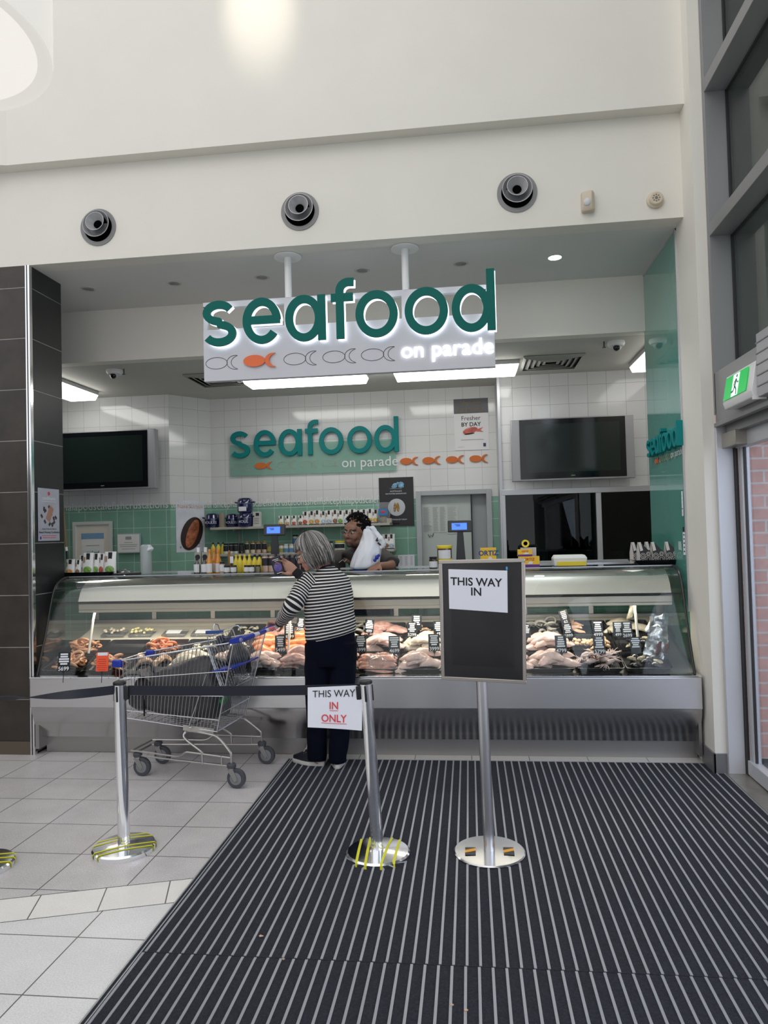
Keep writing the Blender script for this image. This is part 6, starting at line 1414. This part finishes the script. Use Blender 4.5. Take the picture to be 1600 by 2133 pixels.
b.tube([shL,nk+V((0,0,-.03))],[.045,.05],12); b.tube([shR,nk+V((0,0,-.03))],[.045,.05],12)
limb(b,[pelL,knL,anL+V((0,0,.02))],[.078,.050,.036]); limb(b,[pelR,knR,anR+V((0,0,.02))],[.078,.050,.036])
ftL=anL+V((-.13,.045,-.05)); ftR=anR+V((-.02,.14,-.05))
b.tube([anL+V((.02,-.02,-.03)),anL+V((-.05,.02,-.04)),ftL],[.032,.034,.024],12); b.tube([anR+V((.0,-.03,-.03)),anR+V((-.01,.05,-.04)),ftR],[.032,.034,.024],12)
hb=G(579,1304,5.06)
hand_geo(b,hmat(wrL,(hb+V((-.03,0,.028)))-wrL,(-.35,.1,-1)),(.75,1.0,.8),-1,.05,.7,(.5,.5,-.7))
pk=G(578,1178,5.185)
hand_geo(b,hmat(wrR,G(590,1174,5.215)-wrR,(.1,-1,-.1)),(.35,.45,.3),-1,.06,.6,(.75,.65,-.3))
sk=(.50,.27,.20)
body=bake(b,'body',mat('skin',sk,.55,attr='col'),wt,.0055,3,skincol(Xh,HS,sk,(.42,.14,.12),(.22,.17,.14)))
eyes(Xh,HS,wt,body,.004); glasses(Xh,HS,wt,mat('glasses_white',(.55,.56,.6),.25,.5))
# hair
def strand_hair(parent,Xh,s,N,mats,long=True,seed=1):
    rnd=random.Random(seed); b=MB(); b.X=Xh@M4.Scale(s,4)
    for i in range(N):
        ph=rnd.uniform(-PI,PI); front=0
        mi=rnd.choice(range(len(mats))); k=1+rnd.uniform(-.03,.05); pts=[]
        thend=R(rnd.uniform(58,66)) if (abs(ph)<R(38)) else R(rnd.uniform(86,96))
        if long and abs(ph)<R(64): thend=R(rnd.uniform(72,84))
        if abs(ph)<R(38) and not long: thend=R(rnd.uniform(48,56))
        t0=rnd.uniform(0,.5)
        n=8
        for j in range(n+1):
            th=t0*R(40)+(thend-t0*R(40))*j/n; sw=.10*math.sin(th*2+seed)
            pts.append(V((.090*k*math.sin(th)*math.sin(ph+sw*.3),.016-.108*k*math.sin(th)*math.cos(ph+sw*.3),.030+.105*k*math.cos(th))))
        if long and abs(ph)>=R(64):
            L=rnd.uniform(.10,.14)*(1 if abs(ph)>R(60) else 1.0); e=pts[-1]; out=V((e.x,e.y-.016,0)).normalized(); w_=rnd.uniform(-.012,.012)
            for j in range(1,6):
                u=j/5; pts.append(e+V((0,0,-L*u))+out*(.014*math.sin(u*PI*.75)-.022*u*u)+V((w_*u,w_*u*.6,0)))
        r=.0022*(1+rnd.random()*.5)
        b.tube(pts,[r*.6]+[r]*(len(pts)-2)+[r*.3],4,mi)
    if long:
        rr=[]
        for j in range(13):
            th=R(4)+R(88)*j/12 if j<9 else R(92); dz_=0 if j<9 else -.028*(j-8)
            thj=R(4)+R(88)*min(j,8)/8
            rr.append([V((.087*math.sin(thj)*math.sin(ph),.018-(.103 if math.cos(ph)<0 else .100)*math.sin(thj)*math.cos(ph)*(1 if math.cos(ph)<.5 or thj<R(60) else .72),.030+.102*math.cos(thj)+dz_)) for ph in [2*PI*k/24 for k in range(24)]])
        # shell: keep only rings over the scalp plus a curtain at sides and back
        vs=[p for r_ in rr for p in r_]; fs=[]
        for i in range(12):
            for k in range(24):
                a=abs(((k+.5)/24*2*PI+PI)%(2*PI)-PI)
                if a<R(68) and i>=6: continue
                fs.append((i*24+k,i*24+(k+1)%24,(i+1)*24+(k+1)%24,(i+1)*24+k))
        b.add(vs,fs,0)
    b.X=M4(); return b.build('hair',mats,parent,True,angle=180)
hg=[mat('hair_grey_%s'%n,c,.5) for n,c in (('dark',(.055,.05,.045)),('mid',(.13,.118,.108)),('light',(.25,.235,.22)),('silver',(.42,.40,.39)))]
strand_hair(wt,Xh,HS*1.04,1500,hg)
# sweater
st_=stripe_mat('knit_stripes',(.008,.009,.013),(.74,.72,.68),.0212,.40,.2)
b=MB(); ctrl=[tc(690,1324,4.95,.175,.130),tc(689,1310,4.95,.178,.130),tc(687,1280,4.955,.172,.125),tc(685,1250,4.96,.168,.122),tc(684,1225,4.975,.163,.118),tc(684,1208,4.985,.146,.100),tc(684,1194,4.995,.104,.080),tc(681,1180,5.01,.060,.060)]
# tilt rings so that the hem drops at the left
for i,(c,x,y) in enumerate(ctrl):
    k=1-i/7; ctrl[i]=(c,x+V((0,0,x.length*.20*k)),y)
clothtube(b,ctrl,40,7,.009,4); b.build('sweater_body',st_,wt,True,angle=180)
def sleeve(pts,rr,name='sleeve',off=0,m=7):
    P=[V(p) for p in pts]; ctrl=[]
    for i,p in enumerate(P):
        d=(P[min(i+1,len(P)-1)]-P[max(i-1,0)]).normalized(); x,y=frame(d); ctrl.append((p,x*rr[i],y*rr[i]))
    # parallel frames
    for i in range(1,len(ctrl)):
        c,x,y=ctrl[i]; px=ctrl[i-1][1].normalized(); d=x.cross(y).normalized(); px=(px-d*px.dot(d)).normalized(); r=x.length; ctrl[i]=(c,px*r,d.cross(px)*r)
    b=MB(); clothtube(b,ctrl,24,m,.010,7,ws=16); return b.build(name,st_,wt,True,angle=180)
sleeve([shL+V((.045,.0,.015)),shL+V((.01,-.01,-.012)),shL.lerp(elL,.4),shL.lerp(elL,.75)+V((0,-.01,0)),elL+V((0,0,0)),elL.lerp(wrL,.5),elL.lerp(wrL,.9)],[.070,.080,.076,.068,.062,.052,.036])
sleeve([shR+V((-.07,.0,.0)),shR+V((-.01,.02,-.02)),shR.lerp(elR,.5),elR,elR.lerp(wrR,.5),elR.lerp(wrR,.9)],[.05,.060,.064,.058,.048,.034])
for a,c in ((elL,wrL),(elR,wrR)):
    b=MB(); d=(c-a).normalized(); b.tube([c-d*.055,c-d*.03,c+d*.006],[.040,.037,.033],18); b.build('sleeve_cuff',mat('knit_black',(.008,.008,.012),.85),wt,True)
b=MB(); b.tube([G(681,1181,5.01)+V((.052*math.cos(a)+.0,.050*math.sin(a)+.0,.004+.012*math.cos(a))) for a in [2*PI*k/24 for k in range(24)]],.009,8,0,True); b.build('neckband',MT['knit_black'],wt,True)
# trousers
b=MB(); nv=mat('trousers_navy',(.002,.003,.011),.95,spec=.15)
clothtube(b,[tc(689,1300,4.95,.150,.112),tc(689,1325,4.95,.172,.125),tc(689,1350,4.95,.170,.125),tc(689,1385,4.95,.150,.11)],28,5,.004,3)
def leg(p,k,a,r):
    P=[p+V((0,0,.02)),p.lerp(k,.45),k,k.lerp(a,.5),a+V((0,0,-.03))]; ctrl=[(q,V((rr,0,0)),V((0,rr*1.08,0))) for q,rr in zip(P,r)]
    clothtube(b,ctrl,24,7,.009,5,ws=7)
leg(pelL,knL,anL,(.095,.092,.080,.070,.066)); leg(pelR,knR,anR,(.095,.092,.080,.070,.064))
bake(b,'trousers',nv,wt,.007,2)
# shoes
def shoe(an,toe,label):
    d=(V(toe)-V(an)); d.z=0; d.normalize(); side=V((-d.y,d.x,0)); z0=.006; o=V((an.x,an.y,0))-d*.055
    def rg(f,z,sc_): # outline of sole
        P=[]
        for k in range(28):
            a=2*PI*k/28; u=.5-.5*math.cos(a); w_=(.034+.016*math.sin(PI*min(1,u*1.25))*(1 if u>.3 else .6))*math.copysign(abs(math.sin(a))**.75,math.sin(a)); P.append(o+d*(u*.255*f+ (1-f)*.12)+side*w_*sc_+V((0,0,z)))
        return P
    s=MB(); s.loft([rg(1.0,z0,.96),rg(1.01,z0+.004,1.03),rg(1.01,z0+.026,1.03),rg(.99,z0+.030,.97)]); q=s.build('shoe',mat('shoe_white',(.62,.60,.56),.5),wt,True); q['label']='white rubber sole'
    u_=MB(); u_.loft([rg(.99,z0+.028,.99),rg(.97,z0+.05,.95),[ (p-o).dot(d)*.62*d+(p-o).dot(side)*.80*side+o+d*.012+V((0,0,z0+.085)) for p in rg(.95,0,1)],[ (p-o).dot(d)*.42*d+(p-o).dot(side)*.72*side+o+d*.012+V((0,0,z0+.115)) for p in rg(.95,0,1)]])
    up=u_.build('shoe_upper',mat('shoe_black',(.008,.010,.018),.3,coat=.4),wt,True,angle=60)
    l=MB()
    for k in range(3): c=o+d*(.15-.018*k)+V((0,0,z0+.083+.010*k)); l.tube([c-side*.026-V((0,0,.01)),c,c+side*.026-V((0,0,.01))],.0032,6)
    c=o+d*.112+V((0,0,z0+.118))
    for sg_ in (-1,1): l.tube(bez([c,c+side*sg_*.03+V((0,0,.025)),c+side*sg_*.045,c+side*sg_*.02-V((0,0,.01))],5),.004,6); l.tube(bez([c,c+side*sg_*.02+d*.02-V((0,0,.005)),c+side*sg_*.03+d*.035-V((0,0,.03))],5),.0035,6)
    l.build('laces',mat('lace_cream',(.50,.46,.38),.7),wt,True)
shoe(anL,ftL,''); shoe(anR,ftR,'')
# packet in her hand
pt_=thing('packet','dark packet with a violet and blue picture held up by the woman','packet',pk)
Xp=M4.Translation(pk)@M4.Rotation(R(-16),4,'Y')@M4.Rotation(R(14),4,'Z')
b=MB(); b.X=Xp; b.box((0,0,0),(.078,.012,.135)); b.X=M4(); b.build('packet_body',mat('packet_black',(.010,.009,.018),.25),pt_,True,bev=.006)
b=MB(); b.X=Xp; b.ell((.0,-.0062,-.012),(.030,.0012,.036),n=20,m=12); b.X=M4(); b.build('violet_picture',mat('violet',(.12,.09,.34),.35,var=.5,vscale=35),pt_,True)
b=MB(); b.text('XXX' if False else '',.01,face((0,0,0))) if False else None
b.X=Xp; 
for x,z,w_ in ((-.002,.047,.045),(.004,.036,.030),(0,-.056,.040)): b.box((x,-.0068,z),(w_,.0008,.005))
b.X=M4(); b.build('white_marks',lbl_w,pt_,True)
# ---------------- shop worker
mn=thing('person','person with black hair, glasses, grey shirt and blue apron leaning on the counter','person',(-.85,6.33,0))
Hm=G(741,1110,5.98); Xm=xf(Hm,(-.50,-.86,-.02),(.06,-.05,1)); MS=1.16
nm_=G(747,1150,6.10); sL,sR=G(795,1160,6.10),G(701,1162,6.12)   # sL = his left, at right of view
eL,wL=G(815,1196,5.98),G(789,1186,5.72); eR,wR=G(697,1205,6.03),G(716,1196,5.83)
eL.z=max(eL.z,1.345); wL.z=1.352; eR=V((sR.x-.03,6.27,1.14)); wR=V((sR.x,6.25,.98))
b=MB(); head_geo(b,Xm,MS); b.tube([nm_+V((0,.02,-.05)),nm_,Xm@V((0,.025,-.05))],[.068,.062,.060],16)
tm=lambda x,y,z,w,d: (V((x,y,z)),V((w,0,0)),V((0,d,0)))
clothtube(b,[tm(-.85,6.38,.86,.16,.11),tm(-.85,6.36,1.0,.165,.115),tm(-.84,6.30,1.2,.17,.12),tm(-.83,6.19,1.37,.17,.09),tm(nm_.x,6.145,1.44,.085,.055)],20,5)
limb(b,[sL,eL,wL],[.052,.042,.028]); limb(b,[sR,eR,wR],[.052,.042,.028])
b.tube([sL+V((0,.02,-.01)),nm_+V((0,.03,-.07))],[.030,.035],12); b.tube([sR+V((0,.02,-.01)),nm_+V((0,.03,-.07))],[.030,.035],12)
for q in (-1,1): limb(b,[V((-.85+q*.09,6.38,.88)),V((-.85+q*.10,6.36,.47)),V((-.85+q*.11,6.42,.08))],[.085,.058,.04]); b.tube([(-.85+q*.11,6.44,.05),(-.85+q*.11,6.36,.045),(-.85+q*.12,6.27,.03)],[.036,.038,.028],12)
hand_geo(b,hmat(wL,G(776,1190,5.66)-wL+V((0,0,.012)),(-.2,-.1,-1)),(.30,.55,.35),1,.12,.5,(.6,.75,-.15))
hand_geo(b,hmat(wR,V((.06,-.10,0)),(0,0,-1)),(.15,.3,.2),-1,.12,.4)
sm_=(.30,.150,.095)
bm_=bake(b,'body',mat('skin_brown',sm_,.5,attr='col'),mn,.0055,3,skincol(Xm,MS,sm_,(.30,.11,.09),(.012,.010,.010),(.03,.02,.016)))
eyes(Xm,MS,mn,bm_); glasses(Xm,MS,mn,mat('glasses_metal',(.30,.26,.22),.3,.8))
# short dark hair
hk=[mat('hair_black',(.006,.006,.007),.8,spec=.15),mat('hair_black_soft',(.014,.012,.012),.7,spec=.2)]
b=MB(); b.X=Xm@M4.Scale(MS,4); b.ell((0,.022,.040),(.079,.092,.077),n=28,m=20); iv=b.X.inverted()
v2=[]
for v in b.v:
    p=iv@v; k=1+.10*noise.noise(p*28)+.05*noise.noise(p*60); p=V((p.x*k,(p.y-.02)*k+.02,(p.z-.03)*k+.03))
    if p.y<-.045 and p.z<.085: p.y=max(p.y,-.045-.35*max(0,p.z-.045))
    if p.z<-.01: p=V((p.x*.93,max(p.y,.02),max(p.z,-.035)))
    v2.append(b.X@p)
b.v=v2; rnd=random.Random(9)
for i in range(700):
    ph=rnd.uniform(-PI,PI); th=R(rnd.uniform(0,88 if abs(ph)>R(60) else 56)); k=1.02; p=V((.086*k*math.sin(th)*math.sin(ph),.022-.100*k*math.sin(th)*math.cos(ph),.045+.094*k*math.cos(th))); d=(p-V((0,.02,.03))).normalized()
    sw=V((rnd.uniform(-1,1),rnd.uniform(-1,.2),rnd.uniform(-.6,.5)))*.010
    b.tube([p-d*.006,p+d*.006+sw*.4,p+d*.009+sw],[.0028,.0024,.0008],4,rnd.choice((0,1)))
b.X=M4(); b.build('hair',hk,mn,True,angle=180)
# shirt
shm=mat('shirt_grey',(.075,.066,.062),.85,bump=.15,bscale=40)
b=MB(); clothtube(b,[tm(-.85,6.38,.95,.185,.135),tm(-.84,6.33,1.1,.185,.135),tm(-.835,6.24,1.28,.20,.135),tm(-.83,6.17,1.39,.228,.13),tm(nm_.x-.01,6.13,1.455,.175,.105),tm(nm_.x,6.115,1.485,.082,.075)],36,6,.010,11)
def slv(P,rr):
    P=[V(p) for p in P]; ctrl=[]
    for i,p in enumerate(P):
        d=(P[min(i+1,len(P)-1)]-P[max(i-1,0)]).normalized(); x,y=frame(d); ctrl.append((p,x*rr[i],y*rr[i]))
    for i in range(1,len(ctrl)):
        c,x,y=ctrl[i]; px=ctrl[i-1][1].normalized(); d=x.cross(y).normalized(); px=(px-d*px.dot(d)).normalized(); r=x.length; ctrl[i]=(c,px*r,d.cross(px)*r)
    clothtube(b,ctrl,24,6,.008,13,ws=14)
slv([sL+V((-.06,0,.0)),sL,sL.lerp(eL,.5),sL.lerp(eL,.92)],[.075,.078,.076,.074]); slv([sR+V((.06,0,.0)),sR,sR.lerp(eR,.5),sR.lerp(eR,.92)],[.075,.078,.076,.074])
bake(b,'shirt',shm,mn,.007,3)
b=MB(); clothtube(b,[tm(-.85,6.38,1.0,.18,.13),tm(-.85,6.38,.9,.185,.135),tm(-.85,6.38,.82,.18,.13)],28,4)
for q in (-1,1): clothtube(b,[(V((-.85+q*.09,6.38,.85)),V((.098,0,0)),V((0,.105,0))),(V((-.85+q*.10,6.36,.47)),V((.078,0,0)),V((0,.08,0))),(V((-.85+q*.11,6.42,.10)),V((.062,0,0)),V((0,.066,0)))],20,6)
bake(b,'trousers',mat('trousers_black',(.01,.01,.012),.8),mn,.009,2)
for q in (-1,1): b=MB(); b.loft([[V((-.85+q*.115+w_*math.cos(a)*.8,6.345-.125*math.sin(a),z)) for a in [2*PI*k/20 for k in range(20)]] for z,w_ in ((.005,.05),(.03,.055),(.07,.048),(.10,.03))]); b.build('shoe',black,mn,True)
ap=mat('apron_blue',(.006,.040,.26),.75,bump=.1,bscale=50)
b=MB(); vs=[];fs=[]; xc=-.87
for i in range(15):
    for j in range(13):
        u=i/14-.5; v=j/12; z=.55+.88*v; wd=.17 if z<1.25 else .17-.10*((z-1.25)/.18); yb=6.38 if z<.95 else (6.38-.20*((z-.95)/.44)**1.3 if z<1.39 else 6.18)
        x=xc+u*2*wd; y=yb-.152*math.sqrt(max(0.02,1-(u*1.5)**2))-.012; vs.append(V((x,y,z)))
for i in range(14):
    for j in range(12): a=i*13+j; fs.append((a,a+1,a+14,a+13))
b.add(vs,fs); b.add([v+V((0,.004,0)) for v in vs],[f[::-1] for f in fs]); b.build('apron',ap,mn,True,angle=180)
for x0,x1,q in ((xc-.055,nm_.x-.055,0),(xc+.06,nm_.x+.06,1)):
    b=MB(); b.tube(bez([(x0,6.035,1.42),(x0*.5+x1*.5,6.03,1.452),(x1,6.05,1.475),(x1*.6+nm_.x*.4,6.14,1.505)],5),.012,8,flat=.4); b.build('apron_strap',ap,mn,True)
b=MB(); b.tube([G(706,1172,6.0),G(714,1166,6.0),G(718,1170,6.0),G(722,1165,6.0)],.002,5); b.build('apron_print',lbl_w,mn,True)
# carrier bag
cb=thing('carrier_bag','white plastic carrier bag with a blue tie standing on the counter before the shop worker','bag',(G(765,1190,5.80).x,5.80,ZC))
b=MB(); cpx=[(1191,758,27,.10),(1180,759,31,.11),(1165,763,30,.10),(1150,768,28,.085),(1135,772,25,.065),(1120,770,19,.045),(1108,768,12,.028),(1100,768,7,.016)]
rings=[]
for py,px,hw,dp in cpx:
    c=G(px,py,5.80); w_=hw*5.85/1500
    rings.append([V((c.x+w_*math.cos(a),5.80+dp*math.sin(a),max(c.z,ZC+.003))) for a in [2*PI*k/40 for k in range(40)]])
b.loft(rings); b.v=[v+V((noise.noise(V((v.x*26,v.y*26,v.z*7))),noise.noise(V((v.x*24+7,v.y*26,v.z*6))),0))*.028+V((0,0,0)) for v in b.v]
bagm=mat('bag_plastic',(.74,.76,.80),.35,coat=.3,bump=.5,bscale=22,bstretch=(1,1,.3)); 
b.build('bag_body',bagm,cb,True,sub=1,angle=180)
b=MB(); b.tube(bez([G(768,1104,5.8),G(775,1098,5.79),G(783,1110,5.78),G(792,1122,5.77),G(797,1134,5.77),G(791,1140,5.77)],5),[.012]*6+[.020]*8+[.030]*8+[.022]*4,10); b.tube(bez([G(762,1112,5.8),G(764,1100,5.80),G(772,1099,5.79)],5),.010,8)
b.v=[v+V((noise.noise(v*40),noise.noise(v*40+V((3,0,0))),noise.noise(v*40+V((0,5,0)))))*.014 for v in b.v]; b.build('bag_handle',bagm,cb,True,angle=180,sub=1)
b=MB(); b.ell(G(785,1161,5.70),(.016,.016,.018)); b.ell(G(781,1167,5.70),(.014,.014,.014)); b.ell(G(789,1157,5.70),(.012,.012,.012)); b.build('blue_tie',blue,cb,True)
b=MB(); b.box(G(786,1124,5.742),(.018,.002,.03),(0,.5,0)); b.box(G(790,1133,5.738),(.03,.002,.014),(0,.7,0)); b.build('black_print',ink,cb,True)
